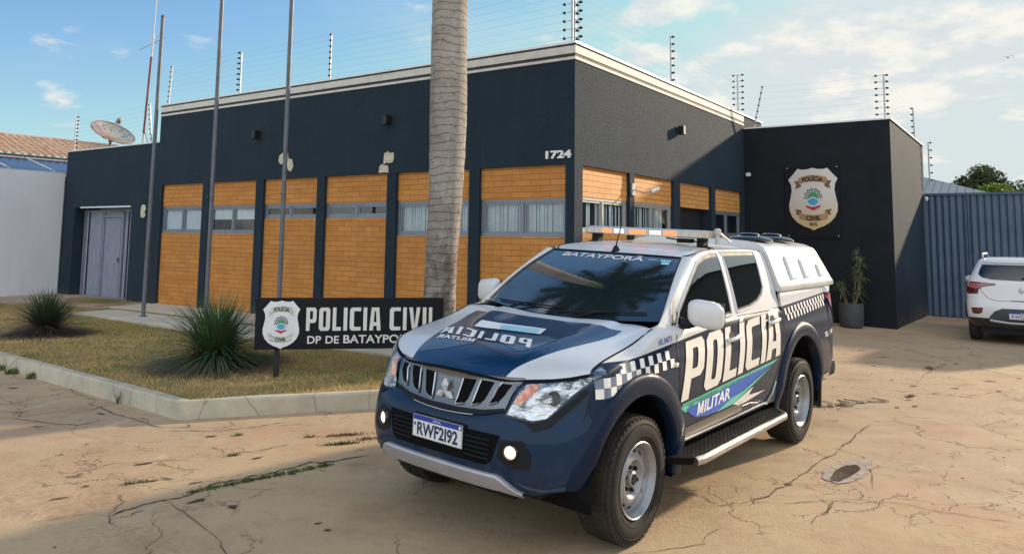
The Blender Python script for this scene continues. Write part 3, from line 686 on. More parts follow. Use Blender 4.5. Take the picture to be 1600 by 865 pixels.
for i, (a, b) in enumerate(bays):
    short = i in (2, 3); zs = ZM if short else ZS
    mb = MB(); mb.box(a, b, .06, .2, ZH, ZB); mb.build('brick_panel', 'brick_long', st)
    mb = MB(); mb.box(a, b, .06, .2, -.05, zs); mb.build('brick_panel', 'brick_long', st)
    window(0, a+.005, b-.005, zs, ZH, styles[i])
for i, (a, b) in enumerate(sb):
    mb = MB(); mb.box(-.2, -.06, max(a, .25) if i == 0 else a, b, 2.455, ZB)
    if i == 0: mb.box(-.2, -.06, a, .25, 2.455, ZB)
    mb.build('brick_panel', 'brick_side', st)
    if i != 2:
        mb = MB(); mb.box(-.2, -.06, a, b, -.05, 1.90); mb.build('brick_panel', 'brick_side', st)
        window(1, a+.005, b-.005, 1.90, 2.455, 'slats' if i < 2 else 'dark', 'alu_light' if i < 2 else 'alu_frame')
    else:
        mb = MB(); mb.box(-.25, -.22, a, b, -.05, 2.455); mb.build('doorway', 'door_void', st)
# corner pier is solid between the two faces
# peeled patches of old paint
MT['old_paint'] = basic('old_paint', (.60, .55, .40), .85, var=.15, vscale=12)
def patch_on_wall(pts): mb = MB(); mb.prism(pts, lambda a, b, d: Vector((a, d, b)), -.004, .0); mb.build('peeled_patch', 'old_paint', st)
patch_on_wall([(-6.86, 3.30), (-6.83, 3.40), (-6.74, 3.45), (-6.68, 3.42), (-6.64, 3.48), (-6.58, 3.45), (-6.56, 3.33), (-6.44, 3.30), (-6.40, 3.16), (-6.47, 3.06), (-6.56, 3.10), (-6.60, 3.20), (-6.72, 3.23), (-6.80, 3.22)])
patch_on_wall([(-3.94, 3.30), (-3.88, 3.30), (-3.86, 3.33), (-3.80, 3.29), (-3.71, 3.30), (-3.70, 3.20), (-3.73, 3.12), (-3.83, 3.11), (-3.86, 3.13), (-3.95, 3.09)])
patch_on_wall([(-4.05, 3.06), (-3.99, 3.10), (-3.95, 3.08), (-3.84, 3.07), (-3.82, 2.94), (-3.94, 2.95), (-4.06, 2.94)])
patch_on_wall([(-11.78, 2.45), (-11.70, 2.49), (-11.60, 2.46), (-11.58, 2.36), (-11.63, 2.33), (-11.58, 2.22), (-11.66, 2.17), (-11.78, 2.19), (-11.80, 2.32)])
# garage wing on the left
gx0, gx1, gzt = -14.98, -12.25, 2.45
mb = MB(); mb.box(XW, XL-.003, .03, .25, gzt, HW-.02); mb.box(XW, gx0, .03, .25, -.1, gzt); mb.box(gx1, XL-.003, .03, .25, -.1, gzt)
mb.box(XW, XW+.22, .25, 9.5, -.1, HW-.02); mb.box(XW, gx0, .25, .75, -.1, gzt+.2); mb.box(gx1, gx1+.2, .25, .75, -.1, gzt+.2); mb.box(XW+.22, XL-.003, .25, .75, gzt, gzt+.2)
mb.build('garage_wall', 'dark_plaster', st)
mb = MB(); mb.box(XW-.02, XL-.004, .01, .27, HW-.02, HW+.008); mb.build('parapet_cap', 'metal_flashing', st)
MT['gate_grey'] = basic('gate_grey', (.28, .31, .39), .5, metal=.2, var=.08)
gd = empty('garage_door', parent=st)
mb = MB(); P = []
n = 26
for i in range(n*4+1):
    x = gx0+(gx1-gx0)*i/(n*4); k = i % 4; d = .32+(.03 if k in (1, 2) else 0.0)
    P.append([(x, d, .16), (x, d, gzt-.06)])
mb.grid(P); mb.build('door_sheet', 'gate_grey', gd)
mb = MB()
for x in (gx0+.02, gx0+.95, gx0+.99, gx0+1.86, gx0+1.9, gx1-.06): mb.box(x, x+.035, .285, .32, .15, gzt-.08)
for z in (gzt-.11, .18, 2.2): mb.box(gx0+.97 if z == 2.2 else gx0, gx0+1.9 if z == 2.2 else gx1, .29, .318, z, z+.04)
mb.build('door_frame', 'gate_grey', gd); mb = MB()
for x in (gx0+.93, gx0+1.84, gx0+.25, gx0+2.15): mb.box(x-.012, x+.006, .295, .317, .16, gzt-.1)
mb.build('door_gap', 'interior_dark', gd); mb = MB(); mb.box(gx0+1.74, gx0+1.8, .26, .285, 1.1, 1.2); mb.tube([(gx0+1.77, .26, 1.15), (gx0+1.70, .25, 1.15)], .01); mb.build('door_handle', 'chrome', gd)
mb = MB(); mb.box(gx0+.3, gx1-.05, .02, .05, gzt-.02, gzt+.02); mb.build('tube_lamp', 'metal_flashing', gd)
# entrance block on the right
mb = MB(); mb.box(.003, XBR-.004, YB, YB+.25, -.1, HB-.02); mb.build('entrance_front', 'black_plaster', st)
mb = MB(); mb.box(XBR-.25, XBR, YB+.006, YB+.25, -.1, HB-.02); mb.box(XBR-.25, XBR, YB+.25, YEND+.3, -.3, HB-.02); mb.box(.003, XBR-.25, YB+.25, YEND+.3, HB-.3, HB-.15)
mb.build('entrance_wall', 'dark_plaster', st)
mb = MB(); mb.box(.016, XBR+.03, YB-.03, YB+.27, HB-.02, HB+.014); mb.box(XBR-.27, XBR+.03, YB+.27, YEND+.32, HB-.02, HB+.014); mb.build('parapet_cap', 'metal_flashing', st)
# wall lamps
MT['lamp_black'] = basic('lamp_black', (.010, .011, .013), .5)
def wall_lamp(x, y, z, face, label):
    t = empty('wall_lamp', S(x, y, z), -YW if face == 0 else -YW+math.pi/2)
    tag(t, label, 'wall lamp', 'black box lamps on the walls')
    a = MB(); a.box(-.055, .055, -.15, -.02, -.085, .085, bev=.006); a.build('lamp_housing', 'lamp_black', t)
    b_ = MB(); b_.box(-.035, .035, -.02, 0, -.05, .05); b_.build('mounting_plate', 'lamp_black', t)
    for zz in (-1, 1): c_ = MB(); c_.lathe([(.001, zz*.087), (.035, zz*.087), (.04, zz*.0855)], 16, (0, -.085, 0)); c_.build('lamp_lens', 'window_glass', t)
wall_lamp(-7.52, 0, 3.86, 0, 'small black box lamp on the front wall above the third brick bay from the left')
wall_lamp(-3.83, 0, 3.88, 0, 'small black box lamp on the front wall above the peeled patch left of the palm')
wall_lamp(0, 4.0, 3.92, 1, 'black box lamp on the sunlit side wall')
# house number
q_ = MB()
def fnum(u, v): return Vector((-.50+.45*u, 0, 3.02+.125*v))
V_, F_ = text_flat('1724', 0, .035); bmm = MB()
n = len(V_); bmm.add([fnum(u, v)+Vector((0, -.03, 0)) for u, v in V_], F_)
for d in (.0,): bmm.add([fnum(u, v)+Vector((0, -.004, 0)) for u, v in V_], F_)
ed = {}
for f in F_:
    for a, b in zip(f, f[1:]+f[:1]): ed[(a, b)] = 1
sk = [(a, b) for a, b in ed if (b, a) not in ed]
bmm.add([fnum(u, v)+Vector((0, -.03, 0)) for u, v in V_]+[fnum(u, v)+Vector((0, -.004, 0)) for u, v in V_], [(a, b, b+n, a+n) for a, b in sk])
o = bmm.build('house_number', 'decal_white'); o.location = C0; o.rotation_euler = (0, 0, -YW); tag(o, 'pale raised house number 1724 on the dark front wall near the corner', 'house number')
# small cameras / sensor lamps
MT['white_plastic'] = basic('white_plastic', (.75, .76, .77), .4)
t = empty('security_camera', S(0, 1.98, 2.66), -YW); tag(t, 'white security camera on a bent arm over the brick of the side wall', 'camera')
a = MB(); a.box(.0, .03, -.05, .05, -.1, .1); a.build('mounting_plate', 'alu_light', t); a = MB(); a.tube([(.02, 0, 0), (.16, .12, -.05), (.26, .28, -.02)], .012, 8); a.build('arm', 'alu_light', t)
a = MB(); a.tube([(.24, .22, -.03), (.30, .42, .03)], .035, 10); a.build('camera_body', 'white_plastic', t); a = MB(); a.tube([(.30, .42, .03), (.305, .435, .035)], .03, 10); a.build('lens', 'black_gloss', t)
t = empty('floodlight', S(.12, YB, 3.36), -YW); tag(t, 'small white floodlight at the left end of the dark entrance wall', 'light')
a = MB(); a.box(-.05, .05, -.10, -.03, -.04, .04, bev=.008); a.build('lamp_housing', 'white_plastic', t); a = MB(); a.box(-.015, .015, -.03, 0, -.03, .03); a.build('bracket', 'alu_light', t)
t = empty('bulb', S(XBR, YEND-.25, 2.98), -YW); tag(t, 'bare white bulb on the block wall beside the blue gate top', 'light bulb')
a = MB(); a.lathe([(.0, .12), (.035, .11), (.05, .075), (.045, .04), (.02, 0)], 14, (.10, 0, -.06)); a.build('globe', 'white_plastic', t, True); a = MB(); a.tube([(0, 0, .02), (.1, 0, .02), (.1, 0, -.05)], .015, 8); a.build('lamp_holder', 'lamp_black', t)
# blue gate
q = NM('gate_blue'); c = q.mix(q.ramp(q.noise(2, 4), .3, .7), (.07, .11, .17), (.085, .13, .19)); q.set(col=c, rough=.5, metal=.2); MT['gate_blue'] = q.m
gt = empty('corrugated_gate', S(XBR, YEND, 0), -YW); tag(gt, 'tall blue grey corrugated metal gate behind the white car', 'gate')
mb = MB(); P = []; x = 0.01; k = 0; seq = [(.07, 0), (.02, .028), (.05, .028), (.02, 0)]
while x < 8.5:
    for dx, d in seq: P.append([(x, d, -.10), (x, d, 3.08)]); x += dx
    # each pair doubles as a corner
mb.grid([p for p in P]); mb.build('sheet', 'gate_blue', gt)
mb = MB(); mb.box(0.01, 8.5, -.035, .05, 3.08, 3.135); mb.box(0.01, 8.5, .04, .08, -.12, -.04); mb.box(.01, .05, -.03, .06, -.12, 3.08); mb.box(1.02, 1.06, -.028, -.002, -.14, 3.08)
mb.build('gate_frame', 'gate_blue', gt)
# ------------------------------------------------------------------ badges
def shield(w=1., h=1.):
    """outline of the police badge, in a unit box centred at 0"""
    half = [(0, .5), (.10, .478), (.22, .474), (.30, .492), (.40, .40), (.5, .315), (.445, .23), (.432, .13), (.465, .0), (.492, -.10), (.485, -.20), (.43, -.30), (.33, -.385), (.20, -.445), (.06, -.485), (0, -.515)]
    L = [(-a, b) for a, b in half[1:-1]][::-1]
    return [(a*w, b*h) for a, b in half+L]
def badge(parent, fn, w, h, style):
    """fn(a,b,d): a right, b up, d out of the board"""
    gold = style == 'gold'
    mb = MB(); mb.prism(shield(w, h), fn, .0, .012); mb.build('badge_shield', 'badge_gold' if gold else 'badge_silver', parent)
    mb = MB(); d = .0145
    def P(a, b, e=0): return fn(a*w, b*h, d+e)
    def poly(pts, mi, e=0): mb.prism(pts, lambda a, b, dd: P(a, b, e+dd), -.0005, .0005, mi)
    def arc_band(cy, r0, r1, t0, t1, mi, n=14, e=0):
        pts = [(r1*math.sin(R(t0+(t1-t0)*k/n)), cy+r1*.85*math.cos(R(t0+(t1-t0)*k/n))) for k in range(n+1)]
        pts += [(r0*math.sin(R(t1-(t1-t0)*k/n)), cy+r0*.85*math.cos(R(t1-(t1-t0)*k/n))) for k in range(n+1)]
        poly(pts, mi, e)
    def ribbon(y0, sag, mi, s):
        # curved ribbon, s=+1 arched up, -1 sagging
        n = 12; hw = .29; th = .105
        top = [(-hw+2*hw*k/n, y0+th/2+s*sag*(1-((k/n)*2-1)**2)) for k in range(n+1)]; bot = [(a, b-th) for a, b in top]
        for sg in (-1, 1):
            ends = [(sg*(hw-.05), y0+th/2-s*.035), (sg*(hw+.09), y0+th/2-s*.055), (sg*(hw+.045), y0-s*.06), (sg*(hw+.07), y0-th/2-s*.075), (sg*(hw-.05), y0-th/2-s*.04)]
            poly(ends if sg > 0 else ends[::-1], mi+1 if gold else mi)
        poly(top+bot[::-1], mi, .0012)
        if not gold:
            for line in (top, bot):
                for a, b in zip(line, line[1:]): poly([(a[0], a[1]), (b[0], b[1]), (b[0], b[1]-.006), (a[0], a[1]-.006)], 3, .002)
    ribbon(.285, .045, 0, 1); ribbon(-.275, .045, 0, -1)
    def word(body, y0, hgt, hw, sag, s, mi=2, of=.045):
        def f(u, v):
            a = -hw+2*hw*u; return P(a, y0-hgt/2+hgt*v+s*sag*(1-(2*u-1)**2*(hw/.29)**2), .004)
        put_text(mb, body, f, mi, 0, of, step=.05)
    word('POLÍCIA', .287, .098, .215, .045, 1); word('CIVIL', -.275, .075, .155, .045, -1)
    if gold:
        put_glyph(mb, 'M', lambda u, v: P(-.075+.08*u, -.4425+.055*v, .004), 2, 2)
        put_text(mb, 'S', lambda u, v: P(.02+.055*u, -.4425+.055*v, .004), 2, 0, .03)
    # central emblem: chequered arc, green and blue disc, red ribbon
    cy = .03
    poly([(.19*math.sin(t), cy+.0+.165*math.cos(t)) for t in [k*2*math.pi/30 for k in range(30)]], 7, 0)
    for row, (r0, r1) in enumerate(((.118, .142), (.142, .166), (.166, .188))):
        for k in range(14):
            if (k+row) % 2: continue
            t0 = -98+14*k; arc_band(cy-.02, r0, r1, t0, t0+14, 3, 2, .001)
    n = 24
    up = [(.112*math.sin(R(-90+180*k/n)), cy-.02+.095*math.cos(R(-90+180*k/n))) for k in range(n+1)]
    wave = [(.112-.224*k/10, cy-.035+.035*math.sin((1-k/10)*math.pi*1.2-.3)) for k in range(11)]
    poly(up+wave, 4, .002)
    dn = [(.108*math.sin(R(90+180*k/n)), cy-.045+.095*math.cos(R(90+180*k/n))) for k in range(n+1)]
    wv = [(-.108+.216*k/10, cy-.055+.03*math.sin((k/10)*math.pi*1.2-.3)) for k in range(11)]
    poly(dn+wv, 5, .002)
    poly([(-.14, -.105), (-.15, -.135), (-.07, -.168), (0, -.195), (.07, -.168), (.15, -.135), (.14, -.105), (.07, -.128), (0, -.138), (-.07, -.128)], 6, .002)
    mb.build('badge_emblem', ['ribbon_brown' if gold else 'ribbon_white', 'ribbon_dark' if gold else 'ribbon_white', 'ink_black', 'ink_black', 'emblem_green', 'emblem_blue', 'emblem_red', 'emblem_pale'], parent)
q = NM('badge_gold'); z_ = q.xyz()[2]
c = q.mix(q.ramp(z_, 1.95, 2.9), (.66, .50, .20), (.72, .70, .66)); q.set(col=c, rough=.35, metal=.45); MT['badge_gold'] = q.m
MT['badge_silver'] = basic('badge_silver', (.78, .80, .82), .4, metal=.05, var=.06)
MT['ribbon_brown'] = basic('ribbon_brown', (.42, .25, .12), .45, metal=.1, var=.2)
MT['ribbon_dark'] = basic('ribbon_dark', (.20, .11, .05), .4, metal=.3)
MT['ribbon_white'] = basic('ribbon_white', (.60, .64, .56), .45)
MT['ink_black'] = basic('ink_black', (.012, .012, .014), .5)
MT['emblem_green'] = basic('emblem_green', (.05, .34, .16), .4); MT['emblem_blue'] = basic('emblem_blue', (.06, .36, .62), .4)
MT['emblem_red'] = basic('emblem_red', (.50, .03, .06), .4); MT['emblem_pale'] = basic('emblem_pale', (.62, .65, .66), .45)
MT['board_black'] = basic('board_black', (.005, .007, .012), .55, var=.2, spec=.25)
t = empty('badge_plaque', S(0, 0, 0), -YW); tag(t, 'large golden badge plaque reading POLÍCIA CIVIL MS on the dark entrance wall', 'plaque')
mb = MB(); mb.box(.94, 2.13, YB-.03, YB, 1.88, 3.53, bev=.004); mb.build('back_board', 'board_black', t)
mb = MB()
for a, b in ((1.0, 1.94), (2.07, 1.94), (1.0, 3.47), (2.07, 3.47)): mb.lathe([(.0, .012), (.014, .01), (.018, 0)], 10, (a, YB-.03, b), (0, -1, 0))
mb.build('fixing_screw', 'chrome', t)
badge(t, lambda a, b, d: Vector((1.555+a, YB-.03-d, 2.77+b)), 1.06, 1.385, 'gold')
# ------------------------------------------------------------------ lawn sign
SD = math.atan(.16)
t = empty('police_sign', (-2.636, 8.884, .19), SD); tag(t, 'black board on posts in the lawn reading POLICIA CIVIL DP DE BATAYPORÃ', 'sign')
ZB0 = -.19
mb = MB(); mb.box(-.264, 1.875, 0, .045, .514+ZB0, 1.094+ZB0, bev=.004); mb.build('sign_board', 'board_black', t)
for x in (-.02, 1.55): mb = MB(); mb.box(x-.03, x+.03, .046, .1, -.15, .9); mb.build('post', 'lamp_black', t)
mb = MB()
def st_(x0, x1, z0, z1): return lambda u, v: Vector((x0+(x1-x0)*u, -.006, z0+(z1-z0)*v+ZB0))
xx = .300
for ch, wd in (('P', .115), ('O', .125), ('L', .095), ('I', .042), ('C', .125), ('I', .042), ('A', .130), (' ', .045), ('C', .125), ('I', .042), ('V', .130), ('I', .042), ('L', .095)):
    if ch != ' ': put_glyph(mb, ch, st_(xx, xx+wd, .722, .985), 2)
    xx += wd+.0285
put_text(mb, 'DP', st_(.320, .475, .578, .664), 0, 0, .02); put_text(mb, 'DE', st_(.525, .675, .578, .664), 0, 0, .02); put_text(mb, 'BATAYPORÃ', st_(.725, 1.55, .578, .696), 0, 0, .02)
mb.build('sign_lettering', basic('sign_letter', (.74, .73, .71), .5, var=.04), t)
badge(t, lambda a, b, d: Vector((.025+a, -.002-d*.5, .797+b+ZB0)), .41, .535, 'silver')
# ------------------------------------------------------------------ flagpoles
MT['pole_paint'] = basic('pole_paint', (.13, .145, .165), .5, metal=.15, var=.12)
for i, (x, h, lb) in enumerate(((-8.16, 5.72, 'shortest grey flagpole, leftmost of the three on the slab'), (-6.22, 7.6, 'middle grey flagpole of the three on the slab'), (-4.30, 7.6, 'grey flagpole rising behind the badge end of the sign'))):
    t = empty('flagpole', S(x, -1.9, .26), -YW); tag(t, lb, 'flagpole', 'flagpoles on the slab')
    mb = MB(); mb.tube([(0, 0, 0), (.03 if i == 0 else 0, 0, h*.5), (.06 if i == 0 else 0, 0, h)], [.038, .036, .032], 14); mb.build('pole', 'pole_paint', t, True)
    mb = MB(); mb.lathe([(.045, 0), (.075, .0), (.07, .015), (.05, .02)], 14); mb.build('base_flange', 'pole_paint', t)
    mb = MB(); mb.lathe([(.038, 0), (.04, .02), (.0, .05)], 12, (.06 if i == 0 else 0, 0, h)); mb.build('cap', 'pole_paint', t)
    mb = MB(); mb.tube([(0, -.045, h*.93), (.0, -.08, h*.93), (0, -.08, h*.91), (0, -.045, h*.91)], .006, 6); mb.tube([(0, -.045, 2.2 if i else 1.3), (0, -.09, 2.2 if i else 1.3)], .008, 6); mb.build('halyard_hook', 'chrome', t)
# ------------------------------------------------------------------ electric fences on the parapets
MT['insulator'] = basic('insulator', (.012, .012, .014), .5); MT['fence_metal'] = basic('fence_metal', (.50, .51, .52), .5, metal=.2); MT['wire'] = basic('wire', (.22, .25, .28), .7)
def fence(label, posts, runs, group='electric fence runs on the parapets'):
    """posts: (x,y,z0,h,lean x,lean y,arm dir list)"""
    t = empty('electric_fence', S(posts[0][0], posts[0][1], posts[0][2]), -YW); tag(t, label, 'electric fence', group)
    ox, oy, oz = posts[0][:3]
    pts = []
    for (x, y, z0, h, lx, ly, arms, n) in posts:
        b = Vector((x-ox, y-oy, z0-oz)); tp = b+Vector((lx, ly, h))
        m = MB(); d = (tp-b).normalized(); s_ = Vector((.012, .008, 0))
        m.tube([b, tp], .019, 6); po = m.build('fence_post', 'fence_metal', t)
        L = []
        for k in range(n):
            f = .12+.86*k/(n-1); c = b+(tp-b)*f
            row = []
            for ax_, ay_ in arms:
                m = MB(); e = c+Vector((ax_, ay_, 0)); m.tube([c, e], .004, 5); dd = Vector((ax_, ay_, 0)).normalized()
                m.lathe([(.0, -.03), (.018, -.03), (.026, -.005), (.018, .012), (.014, .03), (.0, .035)], 8, e, dd); row.append(e+dd*.03); m.build('insulator', 'insulator', po)
            L.append(row)
        pts.append(L)
    m = MB()
    for (i, ai, j, aj) in runs:
        for k in range(min(len(pts[i]), len(pts[j]))):
            a = pts[i][k][ai]; b = pts[j][k][aj]; n = 6
            m.tube([a+(b-a)*q_/n+Vector((0, 0, -.03*math.sin(math.pi*q_/n))) for q_ in range(n+1)], .0011, 4, cap=False)
    if runs: m.build('fence_wire', 'wire', t)
A_ = .07
fence('electric fence with straight posts along the long front parapet', [
    (-.12, .12, HM, .95, 0, 0, [(-.14, 0), (.14, .02)], 7), (-5.58, .12, HM, .95, 0, 0, [(A_*.3, -.03)], 8), (-8.40, .12, HM, .95, 0, 0, [(-A_*.6, -.03)], 8), (-11.10, .12, HM, .95, .08, 0, [(-A_*.5, 0)], 8)],
    [(0, 0, 1, 0), (1, 0, 2, 0), (2, 0, 3, 0)])
fence('electric fence over the sunlit side parapet up to the double post', [
    (-.12, .2, HM, .95, 0, 0, [(.02, .05)], 7), (-.1, 3.95, HM, 1.0, 0, 0, [(.05, 0)], 7), (-.1, 8.0, HM, .98, 0, 0, [(-.10, 0), (.12, 0)], 7)], [(0, 0, 1, 0), (1, 0, 2, 0)])
fence('electric fence around the entrance block parapet with a leaning end post', [
    (.22, YB+.12, HB, 1.0, .22, .0, [(0, -.02)], 7), (3.06, YB+.14, HB, 1.0, 0, 0, [(-.16, 0), (.06, .02)], 7), (3.06, 13.0, HB, .95, 0, -.15, [(-.04, 0)], 6), (3.30, 13.7, HB-1.1, 1.2, 0, 0, [(.06, 0)], 6)], [(0, 0, 1, 0), (1, 1, 2, 0)])
fence('electric fence on the low left garage parapet beside the dish', [
    (-15.45, .14, HW, .95, 0, 0, [(.09, 0)], 9), (-11.75, .14, HW, .98, -.18, 0, [(-.03, 0)], 8)], [(0, 0, 1, 0)])
# ------------------------------------------------------------------ dish, mast
q = NM('dish_mesh'); q.t.nodes.remove(q.b); df = q.n('ShaderNodeBsdfDiffuse'); c = q.mix(q.ramp(q.noise(1.8, 5), .35, .65), (.26, .13, .08), (.40, .32, .27)); q.l(c, df.inputs[0])
trn = q.n('ShaderNodeBsdfTransparent'); X = q.xyz()
gx_ = q.math('PINGPONG', X[0], .012); gy_ = q.math('PINGPONG', X[1], .012)
hole = q.math('MULTIPLY', q.ramp(gx_, .002, .004), q.ramp(gy_, .002, .004)); mx = q.n('ShaderNodeMixShader'); q.l(q.math('MULTIPLY', hole, .62), mx.inputs[0]); q.l(df.outputs[0], mx.inputs[1]); q.l(trn.outputs[0], mx.inputs[2]); q.l(mx.outputs[0], q.out.inputs[0]); MT['dish_mesh'] = q.m
MT['dish_rib'] = basic('dish_rib', (.28, .19, .15), .6, metal=.3, var=.3)
t = empty('satellite_dish', S(-14.72, .7, HW-.02), -YW); tag(t, 'large rusty mesh satellite dish tilted on the garage roof', 'satellite dish')
axd = Vector((.58, .06, .81)).normalized(); dc = Vector((0, 0, .42)); Rd = .56
a_ = axd.orthogonal().normalized(); b__ = axd.cross(a_)
def dp(r, th): return dc+axd*(r*r*.55)+(a_*math.cos(th)+b__*math.sin(th))*r
mb = MB(); mb.grid([[dp(Rd*i/10, 2*math.pi*k/48) for k in range(49)] for i in range(11)]); mb.build('reflector', 'dish_mesh', t, True)
mb = MB(); mb.tube([dp(Rd, 2*math.pi*k/36) for k in range(37)], .016, 6)
for k in range(12): mb.tube([dp(Rd*i/6, 2*math.pi*k/12)-axd*.01 for i in range(7)], .009, 5)
mb.build('rib', 'dish_rib', t)
mb = MB()
for k in range(3): mb.tube([dp(Rd*.75, 2*math.pi*(k+.3)/3), dc+axd*.5], .006, 5)
mb.lathe([(.0, -.05), (.06, -.05), (.06, .05), (.03, .09), (.0, .09)], 12, dc+axd*.52, axd); mb.build('feed_horn', 'dish_rib', t)
mb = MB(); mb.tube([(0, 0, 0), (0, 0, .38)], .035, 10); mb.tube([(0, 0, .30), dc-axd*.02], .05, 8); mb.build('mast', 'dish_rib', t)
MT['mast_red'] = basic('mast_red', (.22, .05, .04), .6, var=.3); MT['mast_white'] = basic('mast_white', (.62, .60, .58), .6)
t = empty('radio_antenna', S(-12.78, .5, HW), -YW); tag(t, 'thin radio antenna mast with a red lower half and a cross rod', 'antenna')
mb = MB(); mb.tube([(0, 0, 0), (.02, 0, .35)], .028, 8, 1); mb.tube([(.02, 0, .35), (.16, 0, 2.3)], .028, 8, 0); mb.tube([(.16, 0, 2.3), (.20, 0, 2.75)], .022, 8, 1); mb.build('mast', ['mast_red', 'mast_white'], t)
mb = MB(); mb.tube([(.20, 0, 2.75), (.26, 0, 4.1), (.34, 0, 6.5)], [.014, .011, .006], 6); mb.lathe([(0, 0), (.03, .0), (.03, .1), (0, .12)], 8, (.2, 0, 2.75)); mb.build('whip', 'mast_white', t)
mb = MB(); mb.tube([(-.42, 0, 2.55), (.72, 0, 2.72)], .006, 5); mb.build('cross_rod', 'dish_rib', t)
mb = MB(); mb.tube([(.02, 0, .45), (.12, 0, .30), (.28, 0, .05), (.4, 0, 0)], .008, 5); mb.build('cable', 'insulator', t)
# ------------------------------------------------------------------ neighbour at the left
q = NM('neighbour_plaster'); n1_ = q.noise(1.0, 6, .6, q.mapv(scale=(1, 1, .35))); n2_ = q.noise(4, 6, .7, q.mapv(scale=(1, 1, .25)))
c = q.mix(q.ramp(n1_, .35, .7), (.74, .75, .77), (.66, .67, .69)); c = q.mix(q.math('MULTIPLY', q.ramp(n2_, .5, .8), .3), c, (.50, .50, .50)); q.set(col=c, rough=.8, spec=.2); q.bump(q.noise(60, 3), .2, .006); MT['neighbour_plaster'] = q.m
nb = empty('neighbour_house', S(XW-.001, 0, 0), -YW); tag(nb, 'white plastered neighbour house with clay roof tiles and solar panels at the left edge', 'house')
mb = MB(); mb.box(-.25, 0, -9, .0, -.1, 3.36); mb.box(-4.3, -2.1, -8.8, 3.4, -.1, 3.92); mb.box(-2.1, -.25, .0, 2.2, -.1, 3.3); mb.build('wall', 'neighbour_plaster', nb)
q = NM('solar_cell'); X = q.xyz(); gx_ = q.math('PINGPONG', X[1], .08); gz_ = q.math('PINGPONG', X[0], .08)
ln = q.math('MAXIMUM', q.ramp(gx_, .006, .002), q.ramp(gz_, .006, .002)); c = q.mix(q.math('MULTIPLY', ln, .35), (.03, .045, .10), (.25, .28, .35)); q.set(col=c, rough=.12, spec=.6); MT['solar_cell'] = q.m
for k in range(9):
    y0 = 2.0-1.08*(k+1); pn = MB(); P = lambda x, z_: None
    def slope(x, y, d=0): return (x, y, 3.385+(-x-.12)*.26+d)
    pn.add([slope(-.12, y0+.02), slope(-.12, y0+1.04), slope(-1.95, y0+1.04), slope(-1.95, y0+.02)], [(0, 1, 2, 3)], 0)
    for (xa, xb, ya, yb) in ((-.08, -.12, y0, y0+1.06), (-1.95, -1.99, y0, y0+1.06), (-.08, -1.99, y0-.01, y0+.02), (-.08, -1.99, y0+1.04, y0+1.07)):
        pn.add([slope(xa, ya, .012), slope(xa, yb, .012), slope(xb, yb, .012), slope(xb, ya, .012), slope(xa, ya, -.03), slope(xa, yb, -.03), slope(xb, yb, -.03), slope(xb, ya, -.03)], [(0, 1, 2, 3), (0, 4, 5, 1), (2, 6, 7, 3), (1, 5, 6, 2), (0, 3, 7, 4)], 1)
    pn.build('solar_panel', ['solar_cell', 'fence_metal'], nb)
q = NM('clay_tile'); c = q.mix(q.ramp(q.noise(5, 5, .7), .35, .7), (.50, .36, .25), (.36, .20, .13)); X = q.xyz(); ro = q.math('PINGPONG', X[0], .2); c = q.mix(q.math('MULTIPLY', q.ramp(ro, .03, .0), .7), c, (.12, .07, .05)); q.set(col=c, rough=.85); MT['clay_tile'] = q.m
mb = MB(); P = []
for i in range(0, 12*40+1):
    y = 3.6-i*.025; ph = (y/.21) % 1; u_ = abs(ph*2-1); h = .05*math.sqrt(max(0, 1-(u_*1.05)**2)) if u_ < .95 else -.0
    row = []
    for k in range(11):
        x = -2.05-k*.2; base = 3.92+(-x-2.05)*.36
        row.append((x, y, base+h+.022)); row.append((x-.2, y, base+.2*.36+h))
    P.append(row)
mb.grid(P); mb.build('roof', 'clay_tile', nb, False)
mb = MB(); mb.box(-4.4, -4.15, -8.5, 3.65, 4.62, 4.76, bev=.05); mb.build('ridge_tiles', 'clay_tile', nb)
mb = MB(); mb.box(-2.09, -2.03, -8.8, 3.4, 3.70, 3.955); mb.build('fascia', 'dark_trim', nb)
# ------------------------------------------------------------------ house behind the gate
q = NM('grey_roof'); X = q.xyz(); st_r = q.ramp(q.math('PINGPONG', X[0], .12), .01, .03); c = q.mix(st_r, (.20, .20, .20), (.34, .34, .34)); q.set(col=c, rough=.6); MT['grey_roof'] = q.m
hb = empty('house', (15.6, 27, 0), -YW); tag(hb, 'small house with a pale grey hip roof behind the blue gate', 'house')
mb = MB(); mb.box(-3.5, 1.4, -2, 3, -.2, 3.3); mb.build('wall', 'neighbour_plaster', hb)
mb = MB(); mb.add([(-3.9, -2.4, 3.30), (1.6, -2.4, 3.30), (1.6, 3.4, 3.30), (-3.9, 3.4, 3.30), (-2.6, .5, 4.35), (-1.4, .5, 4.35)], [(0, 1, 5, 4), (1, 2, 5), (2, 3, 4, 5), (3, 0, 4), (3, 2, 1, 0)]); mb.build('roof', 'grey_roof', hb)
